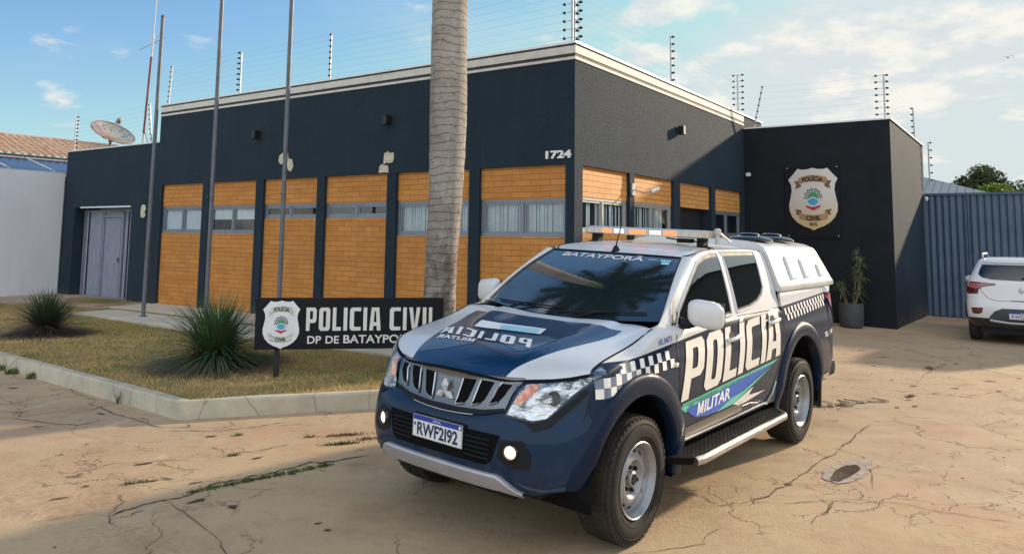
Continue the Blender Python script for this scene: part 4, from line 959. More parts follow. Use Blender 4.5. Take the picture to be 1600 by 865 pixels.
# ------------------------------------------------------------------ trees
def leafmat(name, a, b, c3):
    q = NM(name); n = q.noise(.9, 3); f = q.noise(7, 3)
    c = q.mix(q.ramp(n, .35, .65), a, b); c = q.mix(q.math('MULTIPLY', q.ramp(f, .45, .7), .6), c, c3); q.set(col=c, rough=.6, spec=.25); MT[name] = q.m
leafmat('leaf_dark', (.030, .050, .018), (.05, .075, .022), (.07, .085, .03)); leafmat('leaf_bright', (.10, .17, .02), (.15, .23, .03), (.22, .28, .06)); MT['bark'] = basic('bark', (.13, .10, .07), .9, var=.3, bump=.5)
def tree(name, loc, h, crown_r, crown_h, mat, label, nl=7000, ls=.22, seed=1, sparse=0, clumps=26):
    r = random.Random(seed); t = empty(name, loc); tag(t, label, 'tree', 'trees beyond the gate')
    m = MB(); cz = h-crown_h*.5; m.tube([(0, 0, -.3), (.15, .1, h*.35), (.0, .0, cz)], [h*.03, h*.022, h*.012], 9)
    cl = []
    for k in range(clumps):
        th = r.uniform(0, 6.28); f = r.random()**.5; zz = r.uniform(-1, 1); rr = crown_r*math.sqrt(max(0, 1-zz*zz))*f*.85
        c = Vector((rr*math.cos(th), rr*math.sin(th), cz+zz*crown_h*.42)); cl.append((c, crown_r*r.uniform(.2, .38)))
        m.tube([(0, 0, h*.35+r.uniform(0, h*.2)), tuple((Vector((0, 0, cz*.8))+c)*.5), tuple(c)], [h*.010, h*.006, h*.002], 5)
    m.build('trunk', 'bark', t, True)
    V = []; Fc = []
    for _ in range(nl):
        c, s_ = cl[r.randrange(len(cl))]; d = Vector((r.gauss(0, 1), r.gauss(0, 1), r.gauss(0, 1))).normalized()*s_*(r.random()**.4)
        p = c+Vector((d.x, d.y, d.z*.75)); u = Vector((r.gauss(0, 1), r.gauss(0, 1), r.gauss(0, .6))).normalized(); v = u.orthogonal().normalized(); v = (v*math.cos(1.0*r.random())+u.cross(v)*r.uniform(-1, 1)).normalized(); l = ls*r.uniform(.6, 1.3)
        i = len(V); V += [p-u*l*.5, p+v*l*.28, p+u*l*.5, p-v*l*.28]; Fc.append((i, i+1, i+2, i+3))
    mesh_obj('crown', V, Fc, mat, t)
tree('tree', (60.2, 98, 0), 11.6, 4.6, 6.2, 'leaf_dark', 'round dark green tree crown rising over the blue gate', 9000, .42, 3)
tree('tree', (34.4, 54.5, 0), 5.9, 2.7, 3.6, 'leaf_bright', 'bright yellow green leafy tree in front of the dark round tree', 6000, .30, 4)
tree('tree', (31.0, 50, 0), 5.0, 1.3, 2.4, 'leaf_bright', 'small bright green bush top just above the gate', 1800, .22, 14)
tree('tree', (41.0, 60, 0), 6.3, 2.4, 2.6, 'leaf_dark', 'sparse dark tree at the right edge above the white car', 1500, .26, 5, clumps=14)
tree('tree', (52, 75, 0), 6.0, 5.0, 2.6, 'leaf_dark', 'low dark green tree line right of the round tree', 3500, .32, 6)
tree('tree', (-4.3, 32, 0), 8.85, 1.8, 2.6, 'leaf_dark', 'tree top just showing over the front parapet beside the palm', 2500, .2, 7)
# ------------------------------------------------------------------ royal palm
q = NM('palm_bark'); X = q.xyz(); n1_ = q.noise(1.7, 6, .65); n2_ = q.noise(14, 5, .7, q.mapv(scale=(1, 1, .5)))
ring = q.math('PINGPONG', q.math('ADD', X[2], q.math('MULTIPLY', q.noise(2.2, 4, .6), .22)), .048); rg_ = q.ramp(ring, .007, .0)
c = q.mix(q.ramp(n1_, .35, .65), (.40, .36, .32), (.27, .24, .21))
dk = q.math('MULTIPLY', q.ramp(q.math('ADD', X[2], q.math('MULTIPLY', q.noise(3.5, 5, .7), 1.6)), 2.9, 2.0), q.ramp(q.noise(6, 6, .75, q.mapv(scale=(1, 1, .6), loc=(3, 0, 1))), .35, .6))
c = q.mix(q.math('MULTIPLY', dk, .8), c, (.11, .085, .07))
c = q.mix(q.math('MULTIPLY', q.ramp(n2_, .5, .75), .35), c, (.17, .14, .11)); c = q.mix(q.math('MULTIPLY', q.math('MULTIPLY', rg_, q.ramp(q.noise(2.5, 4, .6), .35, .6)), .45), c, (.22, .18, .14))
c = q.mix(q.math('MULTIPLY', q.ramp(q.noise(5, 8, .8, q.mapv(scale=(1, 1, .3))), .5, .65), .5), c, (.50, .46, .41)); c = q.mix(q.math('MULTIPLY', q.ramp(q.noise(11, 8, .8), .54, .66), .6), c, (.10, .08, .065)); q.set(col=c, rough=.9, spec=.15); q.bump(q.math('ADD', q.math('MULTIPLY', n2_, 1.2), q.math('MULTIPLY', rg_, .5)), 1.0, .03); MT['palm_bark'] = q.m
t = empty('palm_tree', S(-.335, -2.66, .19), -YW); tag(t, 'thick grey ringed palm trunk standing behind the right end of the sign', 'palm tree')
prof = [(0, .25, .00), (.3, .215, .0), (.65, .198, -.02), (1.0, .194, -.02), (2.1, .208, .03), (3.2, .232, .045), (4.4, .222, .045), (5.5, .21, .05), (6.6, .18, .06)]
P = []
rp = random.Random(9)
for i in range(91):
    z = 6.6*i/90; r_ = interp(z, [(a, b) for a, b, c_ in prof]); ox_ = interp(z, [(a, c_) for a, b, c_ in prof]); r_ += .002*math.sin(z*65)+rp.uniform(-.003, .003)
    P.append([(ox_+(r_+.006*math.sin(3*k*math.pi/20+z*2))*math.cos(2*math.pi*k/40), (r_+.006*math.sin(5*k*math.pi/20-z))*math.sin(2*math.pi*k/40), z) for k in range(41)])
mb = MB(); mb.grid(P); mb.build('trunk', 'palm_bark', t, True)
mb = MB(); mb.lathe([(.18, 0), (.19, .3), (.15, .9), (.06, 1.3), (.0, 1.4)], 16, (.08, 0, 6.6)); mb.build('crownshaft', basic('crownshaft', (.14, .22, .06), .5), t, True)
def frond(mb, o, th, el, L, r, nl=46):
    pts = []; d = Vector((math.cos(th)*math.cos(el), math.sin(th)*math.cos(el), math.sin(el))); p = Vector(o)
    for k in range(16):
        pts.append(p.copy()); p = p+d*(L/15); d = (d+Vector((0, 0, -.095))).normalized()
    mb.tube(pts, [.03*(1-k/17)+.004 for k in range(16)], 5)
    for k in range(nl):
        f = .12+.88*k/nl; i = min(14, int(f*15)); q_ = pts[i].lerp(pts[i+1], f*15-i); dd = (pts[i+1]-pts[i]).normalized(); sd_ = dd.cross(Vector((0, 0, 1))).normalized()
        ll = .75*math.sin(math.pi*min(1, f*.85+.12))+.1
        for s_ in (-1, 1):
            e = q_+(sd_*s_*.8+dd*.45+Vector((0, 0, -.45+r.uniform(-.25, .3)))).normalized()*ll*r.uniform(.8, 1.1); w = dd*.022
            mb.add([q_-w, q_+w, e], [(0, 1, 2)])
mb = MB()
for k in range(26): frond(mb, (.08, 0, 7.55+.01*k), k*2.39996, 1.25-.035*k, 2.7, rp, 70)
mb.build('fronds', 'leaf_dark', t)
# ------------------------------------------------------------------ spiky plants
q = NM('spiky_leaf'); X = q.xyz(); n = q.noise(30, 3); c = q.mix(q.ramp(n, .3, .7), (.05, .105, .035), (.10, .165, .06)); c = q.mix(q.ramp(X[2], .16, .02), c, (.13, .115, .085)); q.set(col=c, rough=.5, spec=.35); MT['spiky_leaf'] = q.m
q = NM('spiky_leaf_dull'); X = q.xyz(); n = q.noise(30, 3); c = q.mix(q.ramp(n, .3, .7), (.045, .075, .038), (.085, .12, .055)); c = q.mix(q.ramp(X[2], .34, .12), c, (.085, .062, .058)); q.set(col=c, rough=.6, spec=.3); MT['spiky_leaf_dull'] = q.m
def spiky(loc, rad, hgt, n, mat, label, seed, w=.0075):
    r = random.Random(seed); t = empty('spiky_plant', loc); tag(t, label, 'plant', 'spiky grass plants in the lawn')
    V = []; Fc = []
    for k in range(n):
        th = r.uniform(0, 6.283); f = r.random(); el = R(-4+86*f**1.7); L = rad*r.uniform(.8, 1.12)*(1+ (hgt/rad-1)*math.sin(el))*1.06
        d = Vector((math.cos(th)*math.cos(el), math.sin(th)*math.cos(el), math.sin(el))); p = Vector((r.gauss(0, .04), r.gauss(0, .04), .10+r.uniform(-.05, .05))); sag = r.uniform(.05, .21)*(1.25-f*.8)
        side = d.cross(Vector((0, 0, 1))).normalized(); ns = 7; b = len(V)
        for i in range(ns):
            ww = w*(1-i/(ns-1))**.6*(.6+.4*min(1, i)) + .0008
            V += [tuple(p-side*ww), tuple(p+side*ww)]; p = p+d*(L/(ns-1)); d = (d+Vector((0, 0, -sag))).normalized()
            if p.z < .02: p.z = .02+r.random()*.02
        for i in range(ns-1): Fc.append((b+2*i, b+2*i+1, b+2*i+3, b+2*i+2))
    mesh_obj('leaves', V, Fc, mat, t)
    m = MB(); m.lathe([(.0, .0), (.10, .0), (.11, .06), (.06, .18), (.0, .22)], 14); m.build('crown_base', 'bark', t, True)
w = S(-7.18, -4.05); spiky((w.x, w.y, .2), .80, .55, 1300, 'spiky_leaf_dull', 'smaller dull green spiky plant with brown lower leaves in the left lawn', 1)
w = S(-2.72, -4.10); spiky((w.x, w.y, .2), 1.04, .70, 1500, 'spiky_leaf', 'bigger bright green spiky plant touching the left end of the sign', 2, .0075)
# small weed on the kerb corner
w = S(-2.12, -5.63); V = []; Fc = []; r = random.Random(4); mb = MB()
for k in range(9): a = r.uniform(0, 6.28); mb.tube([(0, 0, 0), (.02*math.cos(a), .02*math.sin(a), .08), (.05*math.cos(a), .05*math.sin(a), r.uniform(.1, .28 if k == 0 else .17))], [.004, .003, .001], 4)
o = mb.build('sprig', 'weed_green'); o.location = (w.x, w.y, .06); tag(o, 'thin dry sprig growing at the foot of the kerb', 'weed')
sp = []
for px_, r_ in ((-4.75, .09), (-5.15, .12), (-5.5, .16), (-4.25, .06), (-5.9, .15)):
    w = S(px_, -5.50 if px_ > -5 else -5.46); sp.append((w.x, w.y, r_, .05, .5, 160))
weeds('weeds', sp, 'green weeds sprouting along the foot of the kerb at the left edge', 'weed_green', (.02, .09))
# ------------------------------------------------------------------ potted plant
MT['pot_grey'] = basic('pot_grey', (.055, .058, .062), .75, var=.15, bump=.3)
MT['yucca_leaf'] = basic('yucca_leaf', (.16, .18, .07), .5, var=.35, vscale=14); MT['yucca_stem'] = basic('yucca_stem', (.20, .17, .10), .8, var=.3)
pc = S(2.37, 7.55); t = empty('potted_plant', (pc.x, pc.y, .0), -YW); tag(t, 'dark grey pot with a tall thin leaved plant against the entrance wall', 'potted plant')
mb = MB(); mb.lathe([(.0, .0), (.15, .0), (.20, .03), (.235, .10), (.245, .22), (.245, .52), (.235, .535), (.225, .53), (.225, .46), (.0, .45)], 40); mb.build('pot', 'pot_grey', t, True)
mb = MB(); mb.lathe([(.0, .47), (.225, .465)], 24); mb.build('soil', 'lawn_soil', t)
r = random.Random(21); mb = MB(); lf = MB()
for k in range(7):
    a = r.uniform(0, 6.28); b0 = Vector((.08*math.cos(a), .08*math.sin(a), .46)); hh = [1.18, 1.0, .86, .7, .45, .35, .5][k]; tp = b0+Vector((.12*math.cos(a)*r.uniform(.5, 1.6), .12*math.sin(a), hh)); tp = b0.lerp(tp, .9)
    mb.tube([b0, (b0+tp)/2+Vector((.01, .01, 0)), tp], [.011, .009, .007], 6)
    for c_, num in ((tp, 30), (b0.lerp(tp, .72), 14)):
        for i in range(num):
            th = r.uniform(0, 6.28); el = R(r.uniform(-35, 70)); d = Vector((math.cos(th)*math.cos(el), math.sin(th)*math.cos(el), math.sin(el))); s_ = d.cross(Vector((0, 0, 1))).normalized()*.008; L = r.uniform(.14, .30); e = c_+d*L; mid = c_+d*L*.5
            lf.add([c_-s_*.4, c_+s_*.4, mid+s_, e+Vector((0, 0, -.05)), mid-s_], [(0, 1, 2, 4), (4, 2, 3)])
mb.build('stem', 'yucca_stem', t, True); lf.build('leaves', 'yucca_leaf', t)
# ------------------------------------------------------------------ bird
t = empty('bird', (32.96, 50, 14.16), .6); tag(t, 'tiny dark bird flying in the bright sky at the right', 'bird')
mb = MB(); mb.lathe([(.0, -.16), (.02, -.12), (.045, -.03), (.045, .05), (.03, .1), (.015, .14), (.0, .17)], 10, (0, 0, 0), (1, 0, .1)); mb.build('body', 'insulator', t, True)
mb = MB()
for s_ in (-1, 1): mb.add([(.06, 0, .02), (.02, s_*.18, .10), (-.03, s_*.36, .05), (-.06, s_*.16, .06), (-.05, 0, .015)], [(0, 1, 2, 3, 4)])
mb.build('wing', 'insulator', t)
# ------------------------------------------------------------------ the police pickup
TR_O = Vector((0.087, 5.325, 0.032)); TYAW, TROLL, TPITCH = 4.0418, 0.037407, -0.002574
cy_, sy_ = math.cos(TYAW), math.sin(TYAW); c5, s5 = math.cos(TPITCH), math.sin(TPITCH); c6, s6 = math.cos(TROLL), math.sin(TROLL)
def tl(X, Y, Z):
    Y, Z = Y*c6+Z*s6, Z*c6-Y*s6; X, Z = X*c5-Z*s5, Z*c5+X*s5
    return Vector((cy_*X-sy_*Y, sy_*X+cy_*Y, Z))
TM = Matrix((tl(1, 0, 0), tl(0, 1, 0), tl(0, 0, 1))).transposed().to_4x4(); TM.translation = TR_O
tk = bpy.data.objects.new('pickup_truck', None); link(tk); tk.matrix_world = TM
tag(tk, 'navy and white police pickup with roof light bar and POLÍCIA MILITAR lettering', 'pickup truck')
# plan outline (x forward, y outward), arc length table
plan = [(.838, 0), (.837, .15), (.831, .3), (.817, .42), (.788, .54), (.740, .65), (.66, .745), (.56, .81), (.45, .85), (.30, .872), (.1, .882), (-.5, .885), (-1.5, .885), (-2.5, .884), (-3.3, .88), (-3.85, .868), (-4.08, .845), (-4.17, .80), (-4.20, .70), (-4.205, .35), (-4.205, 0)]
tt = [0]
for a, b in zip(plan, plan[1:]): tt.append(tt[-1]+math.dist(a, b))
SMAX = tt[-1]
def pcm(s):
    return interp_cr(s, 0), interp_cr(s, 1)
def interp_cr(s, c):
    s = min(max(s, 0), SMAX); i = 0
    while i < len(tt)-2 and s > tt[i+1]: i += 1
    def m(k):
        if k == 0: return (plan[1][c]-plan[0][c])/(tt[1]-tt[0]) if c else 0
        if k == len(tt)-1: return (plan[k][c]-plan[k-1][c])/(tt[k]-tt[k-1])
        return (plan[k+1][c]-plan[k-1][c])/(tt[k+1]-tt[k-1])
    h = tt[i+1]-tt[i]; t = (s-tt[i])/h
    return (2*t**3-3*t*t+1)*plan[i][c]+(t**3-2*t*t+t)*m(i)*h+(-2*t**3+3*t*t)*plan[i+1][c]+(t**3-t*t)*m(i+1)*h
TAB = [(k*SMAX/1500,)+pcm(k*SMAX/1500) for k in range(1501)]
def normal(s):
    a = pcm(s-.01); b = pcm(s+.01); dx, dy = b[0]-a[0], b[1]-a[1]; m = math.hypot(dx, dy); return (-(-dy)/m, -dx/m) if False else (dy/m, -dx/m)
S_NOSE = tt[8]                                                       # x = .45
def s_of_x(x): # on the side
    lo, hi = tt[6], tt[17]
    for _ in range(40):
        m = (lo+hi)/2
        if pcm(m)[0] > x: lo = m
        else: hi = m
    return (lo+hi)/2
def s_of_y(y): # across the nose
    lo, hi = 0, tt[9]
    for _ in range(40):
        m = (lo+hi)/2
        if pcm(m)[1] < y: lo = m
        else: hi = m
    return (lo+hi)/2
offF = [(.30, .12), (.36, .085), (.40, .050), (.47, .012), (.55, .0), (.64, .004), (.74, .020), (.80, .050), (.85, .068), (.92, .088), (1.0, .112), (1.06, .14)]
offS = [(.30, .06), (.42, .030), (.50, .012), (.62, .0), (.86, .0), (.95, .004), (1.03, .012), (1.08, .024), (1.12, .032), (1.20, .045), (1.28, .062), (1.36, .070)]
def off(s, z):
    x, y = pcm(s); w = sm(x, .34, .66)
    if x < -3.9: return interp(z, offS)*.6
    return w*interp(z, offF)+(1-w)*interp(z, offS)
# hood surface
zcp = [(-.45, 1.248), (-.3, 1.232), (0, 1.185), (.3, 1.142), (.44, 1.118), (.60, 1.078), (.66, 1.056), (.71, 1.034), (.78, .996)]
kp = [(-.45, .0), (-.3, .0), (-.15, .018), (0, .032), (.3, .045), (.44, .066), (.525, .09), (.60, .12), (.65, .145), (.70, .20), (.78, .24)]
def H(x, y):
    y = abs(y); z = interp(x, zcp)-interp(x, kp)*(y/.78)**2.4
    edge = .52-.10*sm(x, -.3, .7)
    z += .014*(1-sm(y, edge-.05, edge+.02))*sm(x, .72, .5)
    z -= .010*(1-sm(y, .16, .40))*sm(x, .55, .3)
    return z
hfp = [(0, .752), (.15, .75), (.3, .73), (.42, .695), (.52, .648), (.60, .60), (.70, .525), (.785, .44)]
hrp = [(0, -.285), (.3, -.30), (.5, -.325), (.65, -.345), (.785, -.30)]
def hoodpt(a, b):
    """a 0 front..1 rear, b -1..1"""
    y = .785*b; xf = interp(abs(y), hfp); xr = interp(abs(y), hrp); x = xf+(xr-xf)*a
    z = H(x, y)
    if a < .06: z -= .008*(1-a/.06)**2
    return Vector((x, y, z))
# cab side surface
yp = [(1.15, .838), (1.22, .822), (1.30, .800), (1.40, .770), (1.50, .736), (1.60, .699), (1.68, .662), (1.71, .635), (1.73, .605)]
def Ys(x, z): return interp(z, yp)-.055*max(0, min(1, (x+1.25)/.85))**2
ztp = [(-2.56, 1.690), (-2.45, 1.712), (-2.1, 1.722), (-1.6, 1.720), (-1.35, 1.704), (-1.13, 1.672)]
def ztop(x): return interp(x, ztp) if x < -1.13 else 1.672+(x+1.13)*(1.672-1.235)/(-1.13+.40)
def zbelt(x): return 1.226+.012*sm(x, -.6, -.40)
BEDX = -2.565
def target(s):
    x, y = pcm(s)
    if x > .445 or s < S_NOSE:
        yt = min(.785, y*.785/pcm(S_NOSE)[1]); xt = interp(yt, hfp); return Vector((xt+.004, yt, H(xt, yt)-.020))
    if x > -.42:
        f = sm(-x, .10, .40); z0 = H(x, .785)-.003; return Vector((x, .790+(Ys(x, 1.226)-.790)*f, z0+(zbelt(x)-z0)*f))
    if x > BEDX: return Vector((x, Ys(x, zbelt(x)), zbelt(x)))
    if x > -4.10: return Vector((x, .80, 1.362))
    n = normal(s); return Vector((x-n[0]*.03, max(0, y-n[1]*.03), 1.362))
AF, AR = (0.0, .385, .485), (-3.02, .40, .545)
def zbot(s):
    x, y = pcm(s)
    z = .375 if s < s_of_y(.5) else (.375+.08*sm(x, .82, .55) if x > .45 else .455)
    if x < AF[0]-AF[2]: z = .47
    if x < -3.2: z = .50
    for cx, cz, r in (AF, AR):
        if abs(x-cx) < r: z = max(z, cz+math.sqrt(r*r-(x-cx)**2))
    return z
def shell(s, z, out=0.0, T=None, zb=None):
    """point on the lower body"""
    x, y = pcm(s); n = normal(s); o = off(s, z)-out; px, py = x-n[0]*o, y-n[1]*o
    T = T or target(s); f = sm(z, T.z-.045, T.z); f = f*f
    return Vector((px+(T.x-px)*f, py+(T.y-py)*f, z))
def nsh(s, z, out): return shell(s, z, out)
def yside(x, z): return shell(s_of_x(x), z).y
def side(x, z, out=.003):
    """point on the left side of the body, bed or cab"""
    if z > 1.225 and -2.55 < x < -.4: return Vector((x, Ys(x, z)+out, z))
    return shell(s_of_x(x), z, out)
# livery of the painted shell by position on the truck
def livery(name, extra=None):
    q = NM(name); X = q.xyz(); crv = q.n('ShaderNodeFloatCurve'); cu = crv.mapping.curves[0]
    pts = [(-4.3, 1.305), (-3.8, 1.29), (-2.47, 1.232), (-1.37, 1.20), (-.5, 1.135), (.02, 1.098), (.36, 1.088), (.8, 1.085)]
    x0, x1, z0, z1 = -4.4, 1.0, .9, 1.5
    while len(cu.points) < len(pts): cu.points.new(.5, .5)
    for p, (a, b) in zip(cu.points, pts): p.location = ((a-x0)/(x1-x0), (b-z0)/(z1-z0)); p.handle_type = 'VECTOR'
    crv.mapping.update()
    mr = q.n('ShaderNodeMapRange'); q.l(X[0], mr.inputs[0]); mr.inputs['From Min'].default_value = x0; mr.inputs['From Max'].default_value = x1; q.l(mr.outputs[0], crv.inputs['Value'])
    zl = q.math('MULTIPLY_ADD', crv.outputs[0], z1-z0, z0)
    up = q.ramp(q.math('SUBTRACT', X[2], zl), -.0015, .0015)
    n = q.noise(5, 4); wht = q.mix(q.ramp(n, .3, .7), (.62, .625, .63), (.67, .675, .68)); nav = q.mix(q.ramp(n, .3, .7), (.0035, .014, .038), (.005, .018, .046))
    # front end is a brighter blue wrap
    fr_ = q.ramp(X[0], .30, .62); nav = q.mix(fr_, nav, (.0012, .022, .062))
    # dust on the lower sides
    d = q.math('MULTIPLY', q.ramp(X[2], .75, .42), q.ramp(q.noise(7, 5, .7), .35, .7)); nav = q.mix(q.math('MULTIPLY', d, .35), nav, (.10, .075, .05))
    c = q.mix(up, nav, wht)
    q.set(col=c, rough=q.math('MULTIPLY_ADD', d, .3, .45), coat=.35, spec=.12); MT[name] = q.m
livery('body_paint')
q = NM('hood_paint'); X = q.xyz(); ay_ = q.math('ABSOLUTE', X[1])
# blue trapezoid: half width from .36 at the front to .60 at the rear, white band before the windscreen
hw = q.math('ADD', .375, q.math('MULTIPLY', q.ramp(X[0], .72, -.10, False), .25))
inb = q.math('MULTIPLY', q.ramp(q.math('SUBTRACT', hw, ay_), -.001, .001), q.ramp(q.math('ADD', X[0], .195), -.001, .001))
n = q.noise(5, 4); c = q.mix(inb, q.mix(q.ramp(n, .3, .7), (.64, .65, .66), (.69, .70, .71)), (.0015, .030, .088)); q.set(col=c, rough=.25, coat=.7); MT['hood_paint'] = q.m

def mirror2(name, mats, fn, smooth=True, auto=40, parent=None, one=False):
    """build a part for both sides as separate objects; fn(mb, sgn)"""
    L = []
    for sg in ((1, -1) if not one else (1,)):
        m = MB(); fn(m, sg)
        if sg < 0:
            m.V = [(v[0], -v[1], v[2]) for v in m.V]; m.F = [f[::-1] for f in m.F]
        L.append(m.build(name, mats, parent or tk, smooth, auto))
    return L
# --- lower body shell
def svals():
    L = list(np.arange(0, SMAX, .028))
    for cx, cz, r in (AF, AR):
        for e in (cx-r, cx+r):
            L += [s_of_x(e+k) for k in (-.006, -.001, .001, .006, .014, -.014, .03, -.03)]
    L += [SMAX, s_of_x(BEDX-.004), s_of_x(BEDX+.004)]
    L = sorted(L); o = [L[0]]
    for v in L[1:]:
        if v-o[-1] > .0007: o.append(v)
    return o
def lower(m, sg):
    P = []
    for s in svals():
        T = target(s); zb = zbot(s); row = []; N = 34
        for k in range(N+1):
            t = k/N; z = zb+(T.z-zb)*t; row.append(shell(s, z, 0, T))
        # underside return
        x, y = pcm(s); nn = normal(s); b = row[0]; row.insert(0, Vector((b.x-nn[0]*.05, b.y-nn[1]*.05, b.z+.004)))
        P.append(row)
    m.grid(P)
body = mirror2('body_shell', 'body_paint', lower)
# --- hood
def hd(m, sg): m.grid([[hoodpt(a/40, b/20) for b in range(0, 21)] for a in range(41)], flip=True)
mb = MB(); mb.grid([[hoodpt(a/44, b/30) for b in range(-30, 31)] for a in range(45)], flip=True)
hood = mb.build('hood', 'hood_paint', tk, True, 60)
# cowl
mb = MB(); mb.grid([[Vector((interp(abs(.76*b/12), hrp)+.02-.02*k, .76*b/12, H(-.29, .76*b/12)-.012-.006*k)) for b in range(-12, 13)] for k in range(12)], flip=True); mb.build('cowl', 'black_plastic', tk, True)
# --- windscreen, pillar, roof, cab sides
wb = lambda b: Vector((-.335-.150*b*b, .752*b, 1.232+.028*b*b))
wt = lambda b: Vector((-1.075-.035*b*b, .580*b, 1.668-.004*b*b))
def ws(a, b, out=0):
    p, q_ = wb(b), wt(b); v = p.lerp(q_, a); bul = .030*math.sin(math.pi*a); n_ = Vector((.50, .10*b, .86)).normalized(); return v+n_*(bul+out)
mb = MB(); mb.grid([[ws(a/16, b/20) for b in range(-20, 21)] for a in range(17)], flip=True); mb.build('windscreen', 'windscreen_glass' if 'windscreen_glass' in MT else 'car_glass', tk, True, 60)
def zroof(x): return interp(x, [(-2.60, 1.735), (-2.3, 1.752), (-1.9, 1.760), (-1.5, 1.745), (-1.25, 1.712), (-1.05, 1.660)])
def Uy(x): return Ys(x, min(ztop(max(min(x, -1.13), -2.56)), 1.72))
def roof(a, b):
    x0 = -1.075-.035*b*b; x = x0+(-2.60-x0)*a; hw_ = Uy(x)*.985 if a > 0 else .60; hw_ = (.580+(Uy(x)-.580)*sm(a, 0, .10)); y = hw_*b; zt_ = ztop(min(x, -1.13)); ze = 1.664+(zt_-1.664)*sm(a, 0, .10); zc_ = max(zroof(x), ze)
    z = zc_+(ze-zc_)*abs(b)**3.2
    z += .006*(sm(abs(b), .86, .80)-sm(abs(b), .72, .66))*sm(a, .05, .15)*0
    return Vector((x, y, z))
mb = MB(); mb.grid([[roof(a/50, b/24) for b in range(-24, 25)] for a in range(51)], flip=True); mb.build('roof', 'body_paint', tk, True, 60)
def cab(m, sg):
    P = []
    for i in range(81):
        f = i/80; x = -.402+(-2.56+.402)*f; zt_, zb_ = ztop(x), zbelt(x)
        if zt_ < zb_+.004: zt_ = zb_+.004
        P.append([Vector((x, Ys(x, zb_+(zt_-zb_)*k/18), zb_+(zt_-zb_)*k/18)) for k in range(19)])
    m.grid(P)
mirror2('cab_side', 'body_paint', cab)
def pillar(m, sg):
    P = []
    for i in range(31):
        f = i/30; a = ws(f, 1); x = -.402+(-1.13+.402)*f; z = ztop(x); c = Vector((x, Ys(x, z), z))
        if i == 30: c = Vector((-1.13, Ys(-1.13, 1.672), 1.672))
        mid = (a+c)/2+Vector((.018, .012, .010)); P.append([a, a.lerp(mid, .5)+Vector((.006, .0, .004)), mid, mid.lerp(c, .5)+Vector((.004, .006, .002)), c])
    m.grid(P)
mirror2('pillar', 'body_paint', pillar)
# panel at the foot of the pillar
def foot(m, sg):
    P = []
    for i in range(9):
        f = i/8; a = hoodpt(1, 1).lerp(wb(1), f); x = -.28+(-.402+.28)*f; T_ = target(s_of_x(x)); P.append([a, T_])
    m.grid(P)
mirror2('fender_corner', 'body_paint', foot)
# cab back and bed side tops
mb = MB(); mb.grid([[Vector((-2.565, Ys(-2.5, z)*b, z if abs(b) < 1 else z)) for b in (-1, -.5, 0, .5, 1)] for z in (1.2, 1.4, 1.55, 1.65, 1.70)]); mb.build('cab_back', 'body_paint', tk)
# --- dark seams
MT['seam'] = basic('seam', (.006, .006, .007), .7)
def seam_strip(m, pts, w=.004, fn=None, out=.0025):
    """pts (x,z) along the side"""
    P = []
    pp = dense(pts, .03)
    for i, (x, z) in enumerate(pp):
        a = pp[max(0, i-1)]; b = pp[min(len(pp)-1, i+1)]; dx, dz = b[0]-a[0], b[1]-a[1]; mm = math.hypot(dx, dz) or 1; nx, nz = -dz/mm*w, dx/mm*w
        P.append([fn(x+nx, z+nz, out), fn(x-nx, z-nz, out)])
    m.grid(P); m.grid(P, flip=True)
def seams(m, sg):
    seam_strip(m, [(-.535, 1.215), (-.515, 1.05), (-.515, .80), (-.52, .49)], fn=side)
    seam_strip(m, [(-1.60, 1.22), (-1.595, 1.0), (-1.60, .49)], fn=side)
    seam_strip(m, [(-2.53, 1.225), (-2.545, 1.1), (-2.53, .98), (-2.45, .85), (-2.33, .70), (-2.22, .58), (-2.10, .50)], fn=side)
    seam_strip(m, [(-.52, .487), (-2.10, .497)], fn=side, w=.005)
    seam_strip(m, [(-2.568, 1.36), (-2.568, .62)], fn=side, w=.007)
    # hood seam
    P = []
    for i in range(31):
        a = .02+.98*i/30; p = hoodpt(a, 1.0); P.append([p+Vector((0, -.003, .004)), p+Vector((0, .008, .003))])
    m.grid(P); m.grid(P, flip=True)
    # bumper split below the headlight to the arch
    seam_strip(m, [(.52, .80), (.50, .84), (.47, .93), (.40, .985)], fn=side, w=.003)
mirror2('panel_seam', 'seam', seams, smooth=False)
mb = MB(); P = []
for b in range(-30, 31):
    p = hoodpt(0, b/30); P.append([p+Vector((.010, 0, .000)), p+Vector((.012, 0, -.016)), p+Vector((-.01, 0, -.022))])
mb.grid(P); mb.grid(P, flip=True); mb.build('hood_lip', 'black_plastic', tk)
def roof_seam(m, sg):
    m.tube([roof(a, .955)+Vector((0, 0, .001)) for a in np.linspace(.03, .99, 30)], .0065, 6)
    m.tube([ws(f, 1.0)+Vector((.004, .004, .004)) for f in np.linspace(.02, 1.0, 16)], .005, 6)
mirror2('roof_seam', 'seam', roof_seam)
m = MB(); m.tube([ws(1.0, b)+Vector((.004, 0, .004)) for b in np.linspace(-1, 1, 24)], .0045, 6); m.build('header_seal', 'seam', tk, True)
